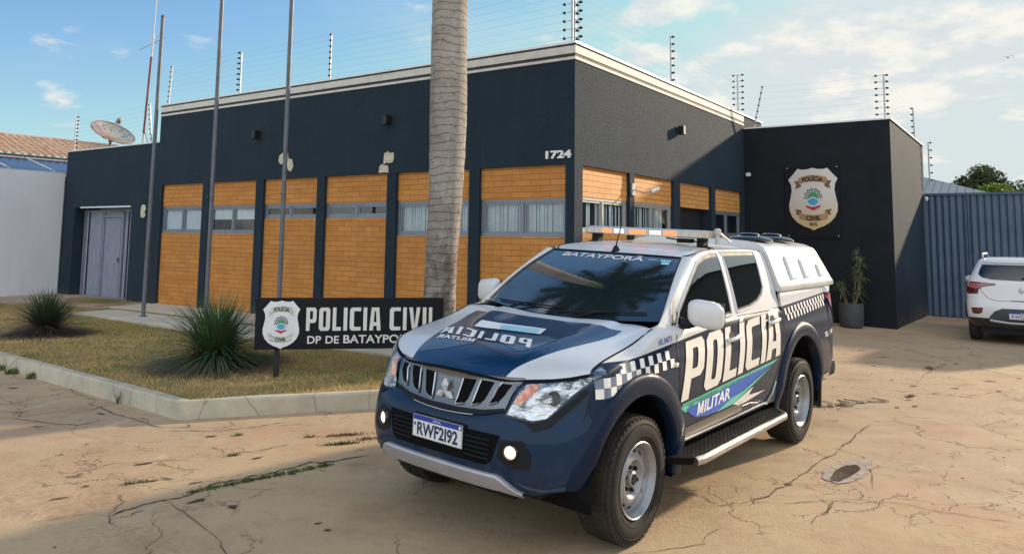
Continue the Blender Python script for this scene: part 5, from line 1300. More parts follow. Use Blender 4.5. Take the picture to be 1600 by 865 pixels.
# --- side windows: glass, black surround
fwin = [(-.660, 1.242), (-1.495, 1.268), (-1.548, 1.672), (-1.44, 1.672), (-1.30, 1.655), (-1.17, 1.615), (-1.02, 1.525), (-.85, 1.41), (-.72, 1.31)]
rwin = [(-1.655, 1.280), (-1.90, 1.295), (-2.08, 1.325), (-2.20, 1.37), (-2.265, 1.42), (-2.325, 1.675), (-1.69, 1.680)]
def outset(poly, d):
    n = len(poly); A = sum(poly[i][0]*poly[(i+1) % n][1]-poly[(i+1) % n][0]*poly[i][1] for i in range(n)); sg = 1 if A > 0 else -1; o = []
    for i in range(n):
        a, b, c = poly[i-1], poly[i], poly[(i+1) % n]
        e1 = Vector((b[0]-a[0], b[1]-a[1])).normalized(); e2 = Vector((c[0]-b[0], c[1]-b[1])).normalized(); n1 = Vector((e1.y, -e1.x))*sg; n2 = Vector((e2.y, -e2.x))*sg; k = (n1+n2); k = k/max(.5, (1+n1.dot(n2))); o.append((b[0]+k.x*d, b[1]+k.y*d))
    return o
MT['glass_side'] = basic('glass_side', (.003, .005, .006), .02, coat=1, var=.1, spec=1.0)
for wp in (fwin, rwin):
    def sur(m, sg, wp=wp): m.patch([outset(wp, .020)], lambda x, z: Vector((x, Ys(x, z)+.003, z)), .05)
    def gls(m, sg, wp=wp): m.patch([wp], lambda x, z: Vector((x, Ys(x, z)+.006, z)), .05)
    def frm(m, sg, wp=wp):
        pts = outset(wp, .026); pts = dense(pts+[pts[0]], .05); m.tube([Vector((x, Ys(x, z)+.002, z)) for x, z in pts], .010, 6)
    mirror2('window_seal', 'black_plastic', sur); mirror2('door_window', 'glass_side', gls); mirror2('door_frame', 'body_paint', frm)
def sail(m, sg): m.patch([[(-.56, 1.232), (-.640, 1.240), (-.700, 1.318), (-.625, 1.31)]], lambda x, z: Vector((x, Ys(x, z)+.008, z)), .05)
mirror2('sail_panel', 'black_plastic', sail)
MT['sail_beige'] = basic('sail_beige', (.45, .42, .36), .4)
def sail2(m, sg): m.patch([[(-.575, 1.245), (-.625, 1.250), (-.665, 1.40), (-.655, 1.405)]], lambda x, z: Vector((x, Ys(x, z)+.011, z)), .05)
mirror2('sail_glass', 'sail_beige', sail2)
def molding(m, sg):
    m.tube([side(x, 1.222+ (.0 if x > -1.6 else 0), .006) for x in np.linspace(-.60, -1.58, 16)], .006, 6); m.tube([side(x, 1.226, .006) for x in np.linspace(-1.62, -2.30, 12)], .006, 6)
mirror2('belt_molding', 'satin_silver', molding)
# --- arch flares
def flare(cx, cz, ri, ro, t0, t1, arch):
    def fn(m, sg):
        P = []
        prof = [(ri-.004, -.06), (ri-.002, .006), (ri+.006, .017), (ri+.04, .024), (ro-.025, .024), (ro-.006, .014), (ro, -.003)]
        for i in range(49):
            th = R(t0+(t1-t0)*i/48); row = []; edge = min(1, min(i, 48-i)/5)
            for r_, d in prof:
                x = cx-r_*math.cos(th); z = cz+r_*math.sin(th); y = yside(min(x, .72), max(z, .42)); row.append(Vector((x, y+d*(.35+.65*edge), z)))
            P.append(row)
        m.grid(P)
    mirror2('wheel_flare', 'flare_paint', fn)
MT['flare_paint'] = basic('flare_paint', (.002, .012, .036), .45, coat=.18, var=.15, spec=.12)
flare(AF[0], AF[1], .487, .618, -10, 176, 0)
flare(AR[0], AR[1], .547, .672, -3, 183, 1)
# wheel wells
def well(cx, cz, r):
    def fn(m, sg):
        P = []
        for i in range(25):
            th = R(-20+220*i/24); x = cx-r*math.cos(th); z = max(.28, cz+r*math.sin(th)); P.append([Vector((x, .86, z)), Vector((x, .42, z))])
        m.grid(P); m.grid(P, flip=True)
        c_ = [Vector((cx-r*math.cos(R(-20+220*i/24)), .42, max(.28, cz+r*math.sin(R(-20+220*i/24))))) for i in range(25)]; m.add(c_, [tuple(range(25))])
    mirror2('wheel_well', 'black_plastic', fn, smooth=False)
well(AF[0], AF[1], .50); well(AR[0], AR[1], .56)
mb = MB(); mb.box(-4.0, .62, -.42, .42, .30, .80); mb.box(-2.42, -.52, -.80, .80, .40, 1.10); mb.box(.40, .66, -.62, .62, .36, .80); mb.box(-4.10, -3.66, -.78, .78, .52, 1.2); mb.build('chassis', 'black_plastic', tk)
# --- wheels
q = NM('tyre'); X = q.xyz(); rr_ = q.math('SQRT', q.math('ADD', q.math('MULTIPLY', X[0], X[0]), q.math('MULTIPLY', X[2], X[2])))
n = q.noise(9, 5, .7); c = q.mix(q.ramp(n, .35, .7), (.014, .013, .013), (.030, .026, .022)); wt_ = q.ramp(rr_, .335, .35)
c = q.mix(q.math('MULTIPLY', wt_, .3), c, (.055, .042, .032)); q.set(col=c, rough=.8, spec=.3); q.bump(q.noise(70, 3), .3, .003); MT['tyre'] = q.m
def wheel(cx, yc, r, steer=0, seed=0):
    w = empty('wheel', (cx, yc, r), steer, tk); m = MB(); hw_ = .123
    prof = [(.225, -.095), (.235, -.112), (.27, -.124), (.31, -.124), (.345, -.112), (r-.012, -.098), (r, -.080), (r, .080), (r-.012, .098), (.345, .112), (.31, .124), (.27, .124), (.235, .112), (.225, .095)]
    m.lathe(prof, 64, (0, 0, 0), (0, 1, 0), 0)
    nb_ = 52
    for k in range(nb_):
        t = 2*math.pi*k/nb_
        for row, (ya, yb) in enumerate(((-.108, -.062), (-.052, -.006), (.006, .052), (.062, .108))):
            tt_ = t+(row % 2)*math.pi/nb_; sk_ = .018 if row < 2 else -.018
            a0, a1 = tt_, tt_+2*math.pi/nb_*.68; rr0 = r-.004 if 0 < row < 3 else r-.010; e = .008
            V = []
            for rad in (rr0-.01, rr0+e):
                for (aa, yy) in ((a0, ya), (a1, ya), (a1+sk_, yb), (a0+sk_, yb)): V.append(Vector((rad*math.cos(aa), yy, rad*math.sin(aa))))
            m.add(V, [(4, 5, 6, 7), (0, 1, 5, 4), (1, 2, 6, 5), (2, 3, 7, 6), (3, 0, 4, 7), (7, 6, 5, 4)], 0)
    # sidewall rings
    for rr1, dd in ((.262, .1215), (.33, .119)):
        for sg in (-1, 1): m.tube([(rr1*math.cos(2*math.pi*k/48), sg*dd, rr1*math.sin(2*math.pi*k/48)) for k in range(49)], .0035, 5, cap=False)
    m.build('tyre', 'tyre', w, True, 30)
    sgn = 1 if yc > 0 else -1
    m = MB(); y = lambda v: v*sgn
    rp_ = [(.222, .100), (.226, .112), (.220, .118), (.212, .112), (.207, .095), (.200, .090), (.196, .075), (.192, .055), (.184, .048), (.172, .056), (.150, .072), (.128, .082), (.112, .080), (.100, .062), (.088, .050), (.060, .048), (.045, .050), (.043, .074), (.036, .080), (.0, .080)]
    m.lathe([(a, y(b)) for a, b in rp_], 64, (0, 0, 0), (0, 1, 0)); m.lathe([(.224, y(.095)), (.205, y(.0)), (.205, y(-.1))], 48, (0, 0, 0), (0, 1, 0)); rim = m.build('rim', 'steel_wheel', w, True, 40)
    m = MB()
    for k in range(12):
        t = 2*math.pi*k/12+.13; c_ = Vector((.166*math.cos(t), y(.0615), .166*math.sin(t))); e1 = Vector((math.cos(t), y(-.75), math.sin(t))).normalized(); e2 = Vector((-math.sin(t), 0, math.cos(t)))
        V = [c_+e1*(.013*math.cos(u))+e2*(.015*math.sin(u))+Vector((0, y(.004), 0)) for u in [2*math.pi*j/14 for j in range(14)]]; m.add(V, [tuple(range(14)) if sgn > 0 else tuple(range(14))[::-1]]); m.add(V, [tuple(range(14))[::-1]])
    m.build('vent_hole', 'seam', rim)
    m = MB()
    for k in range(6):
        t = 2*math.pi*k/6+.3; m.lathe([(.0, y(.072)), (.009, y(.072)), (.012, y(.066)), (.013, y(.044))], 6, (.072*math.cos(t), 0, .072*math.sin(t)), (0, 1, 0))
    m.lathe([(.0, y(.084)), (.030, y(.084)), (.034, y(.080))], 20, (0, 0, 0), (0, 1, 0)); m.build('lug_nut', 'black_plastic', rim)
    return w
for cx, yc, st_r in ((0, .765, .02), (0, -.765, .02), (-3.0, .765, 0), (-3.0, -.765, 0)): wheel(cx, yc, .371, st_r)
# --- front end
def fr(y, z, out=.004):
    """point on the nose at lateral y (signed) and height z"""
    s = s_of_y(min(abs(y), .87)); p = shell(s, z, out); k = abs(p.y)/max(1e-6, abs(p.y)) if abs(y) > 1e-6 else 1
    return Vector((p.x, math.copysign(p.y, y) if y else 0, p.z))
def solve_fr(y, z, out=.004):
    """like fr but hits the exact |y| after inset"""
    if abs(y) < 1e-6: return fr(0, z, out)
    lo, hi = 0, tt[10]
    for _ in range(28):
        m_ = (lo+hi)/2
        if shell(m_, z, out).y < abs(y): lo = m_
        else: hi = m_
    p = shell(lo, z, out); return Vector((p.x, math.copysign(p.y, y), p.z))
FR = lambda o_: (lambda y, z: solve_fr(y, z, o_))
gr = empty('grille', parent=tk)
gp = [(-.50, 1.005), (-.30, .998), (-.12, .992), (.12, .992), (.30, .998), (.50, 1.005), (.455, .905), (.435, .830), (.30, .792), (.15, .768), (0, .760), (-.15, .768), (-.30, .792), (-.435, .830), (-.455, .905)]
mb = MB(); mb.patch([gp], FR(.012), .03); mb.build('grille_shell', 'grille_silver' if 'grille_silver' in MT else 'satin_silver', gr, True, 60)
mb = MB(); mb.patch([[(-.435, .842), (-.30, .815), (-.12, .80), (.12, .80), (.30, .815), (.435, .842), (.428, .822), (.30, .790), (.15, .770), (0, .763), (-.15, .770), (-.30, .790), (-.428, .822)]], FR(.015), .03); mb.build('grille_chin', 'black_plastic', gr, True, 60)
slots = [[(.115, .957), (.205, .962), (.170, .852), (.150, .828), (.095, .812)], [(.245, .965), (.335, .970), (.290, .866), (.265, .843), (.215, .826)], [(.375, .973), (.450, .980), (.415, .905), (.385, .868), (.335, .846)]]
for sl in slots:
    mb = MB(); mb.patch([sl], FR(.0165), .03); mb.build('grille_opening', 'void_black', gr, True, 60)
    mb = MB(); mb.patch([[(-a, b) for a, b in sl][::-1]], FR(.0165), .03); mb.build('grille_opening', 'void_black', gr, True, 60)
for sl in slots:
    for sg in (1, -1):
        m = MB(); a, b, c_, d_, e_ = [(sg*p[0], p[1]) for p in sl]
        m.tube([FR(.020)(*p) for p in dense([a, ((a[0]+e_[0])/2-.0*sg, (a[1]+e_[1])/2), e_, d_], .03)], .0065, 6); m.build('grille_bar', 'chrome', gr, True)
mb = MB(); mb.tube([FR(.016)(y, .768+.24*abs(y)**2*.9) for y in np.linspace(-.24, .24, 20)], .003, 6); mb.build('grille_trim', 'satin_silver', gr, True)
# three-diamond emblem
def diamond(cx, cz, L, Wd, ang, m):
    ca, sa = math.cos(ang), math.sin(ang); pts = [(0, 0), (Wd, L/2), (0, L), (-Wd, L/2)]; x0 = fr(0, .88, .045).x
    P = [(cx+a*ca-b*sa, cz+a*sa+b*ca) for a, b in pts]; V = [Vector((x0, a, b)) for a, b in P]+[Vector((x0-.02, a, b)) for a, b in P]; c_ = Vector((x0+.008, sum(a for a, b in P)/4, sum(b for a, b in P)/4)); V.append(c_)
    m.add(V, [(0, 1, 8), (1, 2, 8), (2, 3, 8), (3, 0, 8), (0, 4, 5, 1), (1, 5, 6, 2), (2, 6, 7, 3), (3, 7, 4, 0)])
    m.add(V, [(1, 0, 8), (2, 1, 8), (3, 2, 8), (0, 3, 8)])
mb = MB()
for a in (0, R(120), R(-120)): diamond(0, .872, .072, .0205, a, mb)
mb.build('emblem', 'emblem_chrome', gr)
MT['emblem_chrome'] = MT['chrome']
# headlights
def hl(m, sg):
    pass
hlp = [(.462, .836), (.455, .800), (.50, .800), (.60, .790), (.66, .806), (.72, .850), (.78, .905), (.83, .965), (.858, 1.02), (.874, 1.060), (.871, 1.085), (.858, 1.080), (.83, 1.055), (.79, 1.035), (.70, 1.018), (.60, 1.003), (.53, .990), (.50, .93)]
# the lens in (s, z): convert y to arc length so it can wrap round the corner
def s_for(y, z):
    lo, hi = 0, s_of_x(.2)
    for _ in range(30):
        m_ = (lo+hi)/2
        if shell(m_, z, .0).y < y: lo = m_
        else: hi = m_
    return lo
HL = [(.462, .846), (.452, .812), (.50, .806), (.60, .797), (.655, .812)]
HLs = [(s_for(y, z), z) for y, z in HL]+[(s_of_x(.62), .90), (s_of_x(.52), .975), (s_of_x(.44), 1.02), (s_of_x(.365), 1.045), (s_of_x(.335), 1.075), (s_of_x(.35), 1.088), (s_of_x(.42), 1.076), (s_for(.77, 1.02), 1.048)]+[(s_for(y, z), z) for y, z in ((.70, 1.024), (.60, 1.010), (.53, 1.000), (.495, .93))]
def hsh(o_): return lambda s, z: shell(s, min(z, target(s).z-.004), o_)
def poly_s(pts): return [(s, z) for s, z in pts]
MT['lamp_bowl'] = basic('lamp_bowl', (.055, .058, .062), .3, metal=.4, var=.4, vscale=30)
q = NM('lamp_lens'); n = q.noise(16, 3, .5, q.mapv(scale=(1, 1, 2.2)), dist=1.0); n2 = q.noise(7, 3, .5, q.mapv(scale=(1, 1, 1.8)), dist=1.0)
c = q.mix(q.ramp(n2, .42, .60), (.62, .66, .70), (.10, .12, .14)); c = q.mix(q.math('MULTIPLY', q.ramp(n, .5, .62), .6), c, (.85, .88, .9)); q.set(col=c, metal=.75, rough=.12, coat=1); q.bump(q.math('ADD', n, n2), .6, .02); MT['lamp_lens'] = q.m
q = NM('lamp_amber'); n = q.noise(26, 4); c = q.mix(q.ramp(n, .35, .65), (.45, .13, .07), (.66, .36, .26)); q.set(col=c, rough=.15, coat=1, em=c, es=.12); MT['lamp_amber'] = q.m
for sg in (1, -1):
    h_ = empty('headlight', parent=tk)
    def mk(name, mat, polys, o_, smooth=True):
        m = MB(); m.patch(polys, hsh(o_), .025)
        if sg < 0: m.V = [(v[0], -v[1], v[2]) for v in m.V]; m.F = [f[::-1] for f in m.F]
        return m.build(name, mat, h_, smooth, 60)
    mk('housing', 'black_gloss', [outset(HLs, .012)], .004)
    mk('lens', 'lamp_lens', [HLs], .012)
    s0 = s_for(.50, .9)
    amber = [(s_for(.472, .865), .868), (s_for(.52, .87), .872), (s_for(.575, .93), .935), (s_for(.59, .985), .985), (s_for(.535, .978), .978), (s_for(.50, .92), .92)]
    mk('indicator', 'lamp_amber', [amber], .015)
    m = MB(); c_ = shell(s_for(.60, .90), .90, .02); n_ = normal(s_for(.60, .90)); m.lathe([(.0, .004), (.02, .006), (.042, .002), (.05, -.004)], 20, (0, 0, 0), (1, 0, 0))
    # reflector ring
    ax_ = Vector((n_[0], n_[1], .25)).normalized(); m = MB(); c2 = shell(s_for(.665, .915), .915, .012); m.lathe([(.0, .001), (.018, .002), (.028, .004), (.036, .006), (.040, .003), (.040, -.004)], 22, c2, ax_)
    if sg < 0: m.V = [(v[0], -v[1], v[2]) for v in m.V]; m.F = [f[::-1] for f in m.F]
    m.build('reflector', 'lamp_bowl', h_, True)
    m = MB(); m.patch([[(s_for(.47, .80), .800), (s_for(.60, .78), .786), (s_for(.665, .79), .806), (s_of_x(.60), .885), (s_of_x(.50), .962), (s_of_x(.475), .95), (s_of_x(.56), .875), (s_for(.685, .79), .775), (s_for(.62, .76), .745), (s_for(.56, .77), .785)]], hsh(.008), .025)
    if sg < 0: m.V = [(v[0], -v[1], v[2]) for v in m.V]; m.F = [f[::-1] for f in m.F]
    m.build('lower_trim', 'black_plastic', h_, True, 60)
# lower intake with bars
bp = empty('bumper', parent=tk)
mb = MB(); mb.patch([[(-.44, .700), (.44, .700), (.40, .560), (.36, .530), (-.36, .530), (-.40, .560)]], FR(.004), .03); mb.build('intake', 'void_black', bp, True, 60)
for sg in (-1, 1):
    mb = MB()
    for z in (.565, .590, .615, .640, .665): mb.tube([FR(.008)(sg*y, z) for y in np.linspace(.215, .385, 6)], .005, 5)
    mb.build('intake_bars', 'black_plastic', bp)
def fogbox(m, sg): m.patch([[(.445, .675), (.575, .690), (.625, .62), (.625, .55), (.58, .540), (.50, .545), (.435, .58)]], FR(.005), .03)
mirror2('fog_bezel', 'black_plastic', fogbox, parent=bp)
for sg in (1, -1):
    f_ = empty('fog_lamp', parent=tk); c_ = FR(.004)(sg*.513, .622); ax_ = Vector((1, .28*sg, 0)).normalized()
    m = MB(); m.lathe([(.034, .006), (.038, .012), (.044, .012), (.049, .006), (.052, -.01)], 28, c_, ax_); m.build('bezel', 'black_gloss', f_, True)
    m = MB(); m.lathe([(.0, .012), (.018, .010), (.028, .006), (.034, .002)], 24, c_, ax_); m.build('lens', 'fog_light', f_, True)
def bar(y, z, o_): return FR(o_)(y, z)
mb = MB(); P = []
for i in range(41):
    y = -.575+1.15*i/40; e = sm(abs(y), .575, .43); zt_ = .405+.085*e; zb_ = .375+.02*e
    zs = [zb_-.01, zb_, zb_+(zt_-zb_)*.5, zt_-.012, zt_, zt_]; os_ = [.0, .028, .03, .034, .026, .0]
    P.append([FR(o_)(y, z_) for z_, o_ in zip(zs, os_)])
mb.grid(P); mb.build('skid_plate', 'skid_silver', bp, True, 30) if 'skid_silver' in MT else mb.build('skid_plate', 'satin_silver', bp, True, 30)
# bumper crease: a fold running from the skid plate to the arch
def crease(m, sg):
    m.tube([shell(s_for(y, z) if y else s_of_x(x_), z, -.006) for y, z, x_ in ((.47, .505, 0), (.58, .440, 0), (.66, .425, 0), (.75, .44, 0))]+[shell(s_of_x(.55), .47, -.006), shell(s_of_x(.50), .49, -.008)], [.006, .016, .018, .018, .014, .004], 8)
mirror2('bumper_fold', 'body_paint', crease, parent=bp)
# number plate
pt = empty('number_plate', parent=tk)
PX0 = .848; zc_ = .649; tilt = 0
def pp(u, v, d=0): return Vector((PX0+d, -.2+.4*u, zc_-.065+.13*v))
mb = MB(); mb.box(PX0-.03, PX0-.002, -.205, .205, zc_-.07, zc_+.07, bev=.003); mb.build('plate_holder', 'black_plastic', pt)
mb = MB(); mb.box(PX0-.003, PX0+.001, -.2, .2, zc_-.065, zc_+.065); mb.build('plate_sheet', 'plate_white', pt)
mb = MB(); mb.mi = 0; mb.add([pp(.01, .76, .0015), pp(.99, .76, .0015), pp(.99, .98, .0015), pp(.01, .98, .0015)], [(0, 1, 2, 3)], 0)
put_text(mb, 'BRASIL', lambda u, v: pp(.42+.16*u, .82+.10*v, .0025), 1); put_text(mb, 'RWF2I92', lambda u, v: pp(.095+.82*u, .09+.60*v, .0025), 2, 0, .028)
mb.add([pp(.93, .80, .0025), pp(.975, .80, .0025), pp(.975, .93, .0025), pp(.93, .93, .0025)], [(0, 1, 2, 3)], 1)
mb.add([pp(.025, .50, .002), pp(.06, .50, .002), pp(.06, .64, .002), pp(.025, .64, .002)], [(0, 1, 2, 3)], 2)
for (u0, u1, v0, v1) in ((.0, 1, .0, .02), (0, 1, .98, 1), (0, .008, 0, 1), (.992, 1, 0, 1)): mb.add([pp(u0, v0, .002), pp(u1, v0, .002), pp(u1, v1, .002), pp(u0, v1, .002)], [(0, 1, 2, 3)], 3)
mb.build('plate_lettering', ['plate_blue', 'plate_white', 'plate_ink', 'satin_silver'], pt)
# --- mirrors
def mir(m, sg):
    c_ = Vector((-.74, .960, 1.312)); n1 = 20; n2 = 14; P = []
    for i in range(n2+1):
        v = -math.pi/2+math.pi*i/n2; row = []
        for k in range(n1+1):
            u = 2*math.pi*k/n1; e = .55
            cx_ = math.copysign(abs(math.cos(v))**e, math.cos(v)); sx_ = math.copysign(abs(math.sin(v))**e, math.sin(v)); a = cx_*math.copysign(abs(math.cos(u))**.62, math.cos(u)); b = cx_*math.copysign(abs(math.sin(u))**.62, math.sin(u))
            x = (.075 if a > 0 else .035)*a; y = .118*b; z = .092*sx_; z -= .012*b
            row.append(c_+Vector((x-.05*b*.4, y, z)))
        P.append(row)
    m.grid(P)
mirror2('mirror_cover', 'white_paint', mir)
def mirb(m, sg): m.tube([(-.66, .80, 1.245), (-.69, .85, 1.238), (-.72, .91, 1.258)], [.045, .032, .028], 10)
mirror2('mirror_arm', 'black_plastic', mirb)
def mirg(m, sg): m.box(-.79, -.778, .87, 1.075, 1.235, 1.39, bev=.01)
mirror2('mirror_glass', 'black_gloss', mirg)
# --- door handles
for hx, hz in ((-1.42, 1.082), (-2.30, 1.138)):
    def dh(m, sg, hx=hx, hz=hz): m.tube([side(hx+.10, hz-.012, .006), side(hx+.085, hz-.008, .030), side(hx, hz, .040), side(hx-.085, hz+.006, .034), side(hx-.10, hz+.004, .006)], [.014, .016, .015, .017, .014], 10)
    def dc_(m, sg, hx=hx, hz=hz): m.patch([[(hx-.06*math.cos(t), hz+.045*math.sin(t)) for t in [2*math.pi*k/16 for k in range(16)]]], lambda x, z: side(x, z, .005), .05)
    mirror2('door_handle', 'white_paint', dh); mirror2('handle_cup', 'black_plastic', dc_)
# --- running boards
def rb(m, sg):
    P = []
    xs_ = [(-.40, .80), (-.43, .90), (-.52, 1.0), (-.60, 1.02)]+[(-.60-(1.56)*k/16, 1.02-.01*k/16) for k in range(1, 17)]+[(-2.24, .98), (-2.30, .88), (-2.33, .80)]
    top = [Vector((x, y, .418)) for x, y in xs_]; inn = [Vector((x, .78, .418)) for x, y in xs_]; bot = [Vector((x, y-.02, .372)) for x, y in xs_]; bin_ = [Vector((x, .78, .372)) for x, y in xs_]
    m.grid([inn, top, bot, bin_])
    m.grid([inn, top, bot, bin_], flip=True)
def rbt(m, sg):
    xs_ = [(-.40, .80), (-.43, .90), (-.52, 1.0), (-.60, 1.02)]+[(-.60-(1.56)*k/16, 1.02-.01*k/16) for k in range(1, 17)]+[(-2.22, .985), (-2.30, .90)]
    m.tube([Vector((x, y, .398)) for x, y in xs_[2:]], .028, 10)
def tread(m, sg):
    r = random.Random(2)
    for i in range(52):
        for j in range(6):
            x = -.56-1.66*i/51; y = .82+.030*j+(.015 if i % 2 else 0)
            if y > .985: continue
            s_ = .011; a = .7 if (i+j) % 2 else -.7
            ca, sa = math.cos(a), math.sin(a); m.add([Vector((x+s_*ca, y+s_*sa, .4205)), Vector((x-s_*.35*sa, y+s_*.35*ca, .4225)), Vector((x-s_*ca, y-s_*sa, .4205)), Vector((x+s_*.35*sa, y-s_*.35*ca, .4225))], [(0, 1, 2, 3)])
for sg in (1, -1):
    r_ = empty('running_board', parent=tk)
    for nm, mt_, fn, smo in (('step_plate', 'black_plastic', rb, False), ('chrome_rail', 'rail_chrome', rbt, True), ('tread_pattern', 'tread_grey', tread, False)):
        if mt_ not in MT: MT[mt_] = basic(mt_, (.16, .15, .14), .4, metal=.5) if mt_ == 'tread_grey' else basic(mt_, (.50, .48, .45), .28, metal=.9)
        m = MB(); fn(m, sg)
        if sg < 0: m.V = [(v[0], -v[1], v[2]) for v in m.V]; m.F = [f[::-1] for f in m.F]
        m.build(nm, mt_, r_, smo, 40)
# chequer plate strip along the sills
q = NM('sill_plate'); X = q.xyz(); a_ = q.math('PINGPONG', q.math('ADD', X[0], X[2]), .012); b_ = q.math('PINGPONG', q.math('SUBTRACT', X[0], X[2]), .012); pt_ = q.math('MULTIPLY', q.ramp(a_, .004, .008), q.ramp(b_, .004, .008))
q.set(col=q.mix(pt_, (.05, .045, .04), (.30, .27, .22)), rough=.45, metal=.5); MT['sill_plate'] = q.m
def sill(m, sg):
    m.patch([[(-.53, .570), (-1.585, .592), (-1.585, .520), (-.53, .500)]], lambda x, z: side(x, z, .005), .08)
mirror2('sill_plate', 'sill_plate', sill)
def silrail(m, sg): m.tube([side(x, .492+.004*(-x-.5), .010) for x in np.linspace(-.50, -2.12, 20)]+[side(-2.22, .56, .01), side(-2.30, .64, .006)], .008, 6)
mirror2('sill_trim', 'satin_silver', silrail)
# --- lettering and stripes
dl = empty('livery_decals', parent=tk)
def sd(o_): return lambda x, z: side(x, z, o_)
# big POLÍCIA: slanted letters, rising baseline
def polside(m, sg):
    def zb_(x): return interp(-x, [(.5, .745), (.9, .765), (1.6, .805), (2.2, .835), (2.5, .85)])
    def zt_(x): return interp(-x, [(.5, 1.12), (1.0, 1.150), (1.6, 1.175), (2.1, 1.20), (2.5, 1.215)])
    def letter(ch, u0, u1, acc=False):
        # u along x (positive rearwards), skew forward at the top
        def f(u, v):
            vv = v
            if acc: vv = v*1.18
            x = -(u0+(u1-u0)*u)+.0; zz0 = zb_(x); zz1 = zt_(x); z = zz0+(zz1-zz0)*vv; x2 = x-.12*(vv-.5)
            return side(max(x2, -2.555), z, .0045)
        put_glyph(m, ch, f)
    if sg > 0:
        for ch, a, b in (('P', .585, .885), ('O', .925, 1.215), ('L', 1.255, 1.50), ('I', 1.535, 1.635), ('C', 1.675, 1.965), ('I', 2.005, 2.105), ('A', 2.13, 2.46)): letter(ch, a, b)
        # accent on the first I
        m.patch([[(-1.60, 1.180), (-1.66, 1.183), (-1.72, 1.212), (-1.64, 1.210)]], sd(.0045), .05)
    else:
        for ch, a, b in (('A', .565, .92), ('I', .965, 1.045), ('C', 1.09, 1.37), ('I', 1.44, 1.52), ('L', 1.56, 1.785), ('O', 1.83, 2.12), ('P', 2.165, 2.45)):
            def f(u, v, a=a, b=b):
                x = -(b+(a-b)*u); z = zb_(x)+(zt_(x)-zb_(x))*v; return side(max(min(x+.05*(v-.5), -.54), -2.55), z, .0045)
            put_glyph(m, ch, f)
for sg in (1, -1):
    m = MB(); polside(m, sg)
    if sg < 0: m.V = [(v[0], -v[1], v[2]) for v in m.V]
    m.build('side_lettering', 'decal_offwhite', dl)
def swoosh(m, sg):
    m.patch([[(-.53, .705), (-.60, .672), (-1.585, .748), (-1.60, .765), (-2.34, .815), (-1.60, .775), (-.55, .725)]], sd(.0035), .08, 0)
    m.patch([[(-.535, .700), (-.55, .732), (-1.58, .785), (-2.36, .822), (-2.2, .79), (-1.6, .745), (-.75, .672)]], sd(.0035), .08, 0)
    m.patch([[(-.60, .690), (-1.58, .762), (-2.26, .800), (-2.0, .752), (-1.605, .672), (-1.30, .640), (-1.10, .592), (-.92, .600), (-.76, .615), (-.66, .655)]], sd(.0042), .08, 1)
    m.patch([[(-1.10, .590), (-1.34, .645), (-1.605, .668), (-2.02, .748), (-2.20, .778), (-1.75, .675), (-1.40, .600)]], sd(.0050), .08, 0)
    m.patch([[(-1.40, .598), (-1.62, .640), (-1.80, .672), (-1.70, .620), (-2.06, .608), (-1.66, .575), (-1.50, .575)]], sd(.0054), .08, 2)
for sg in (1, -1):
    m = MB(); swoosh(m, sg)
    def fM(u, v):
        x = -(.77+.56*u) if sg > 0 else -(1.33-.56*u); zb0 = .622+.030*((-x-.77)/.56) ; z = zb0+.082*v; return side(x-.02*v*sg, z, .0062)
    put_glyph(m, 'M', lambda u, v: fM((.0+.165*u) if True else u, v), .2, 3); put_text(m, 'ILITAR', lambda u, v: fM(.20+.80*u, v), 3, 0, .025, step=.15)
    if sg < 0: m.V = [(v[0], -v[1], v[2]) for v in m.V]; m.F = [f[::-1] for f in m.F]
    m.build('side_stripes', ['decal_green', 'decal_blue', 'decal_offwhite', 'decal_white'], dl)
# chequered bands
def checker(m, sg, part=0):
    # front: columns from the headlight to the door, two to three rows
    x0, cw = .445, .0555
    for i in range(16 if part == 0 else 0):
        xa = x0-i*cw; xb = xa-cw
        if xb < -.50: break
        top = interp(-xa, [(-.45, 1.035), (-.3, 1.068), (0, 1.086), (.5, 1.088)]); rows = 3 if i < 4 else 2; h = .056
        for r_ in range(3):
            zt_ = 1.075+.012*i/8-r_*h; zb_ = zt_-h+.001
            if i < 3 and r_ == 0: continue
            if r_ == 2 and i > 3: continue
            cxm = (xa+xb)/2; rr_ = math.hypot(cxm-AF[0], (zb_+zt_)/2-AF[1])
            if math.hypot(cxm, zb_-AF[1]) < .612:
                zb_ = AF[1]+math.sqrt(max(0, .612**2-cxm**2)); 
                if zb_ > zt_-.012: continue
            w_ = (i+r_) % 2 == 0
            m.patch([[(xa, zt_), (xb+.001, zt_), (xb+.001, zb_), (xa, zb_)]], sd(.0035), .06, 0 if w_ else 1) if (w_ or i < 7) else None
    # rear: fine columns along the bed side
    n = 27; xa0, xb0 = -2.63, -3.86
    for i in range(n if part == 1 else 0):
        f0, f1 = i/n, (i+.92)/n; xa = xa0+(xb0-xa0)*f0; xb = xa0+(xb0-xa0)*f1; zt_ = 1.215+.065*f0; 
        for r_ in range(2):
            if (i+r_) % 2: continue
            z1 = zt_-r_*.054; z0 = z1-.054; m.patch([[(xa, z1), (xb, z1+.002), (xb-.012, z0), (xa-.012, z0)]], sd(.0035), .06, 0)
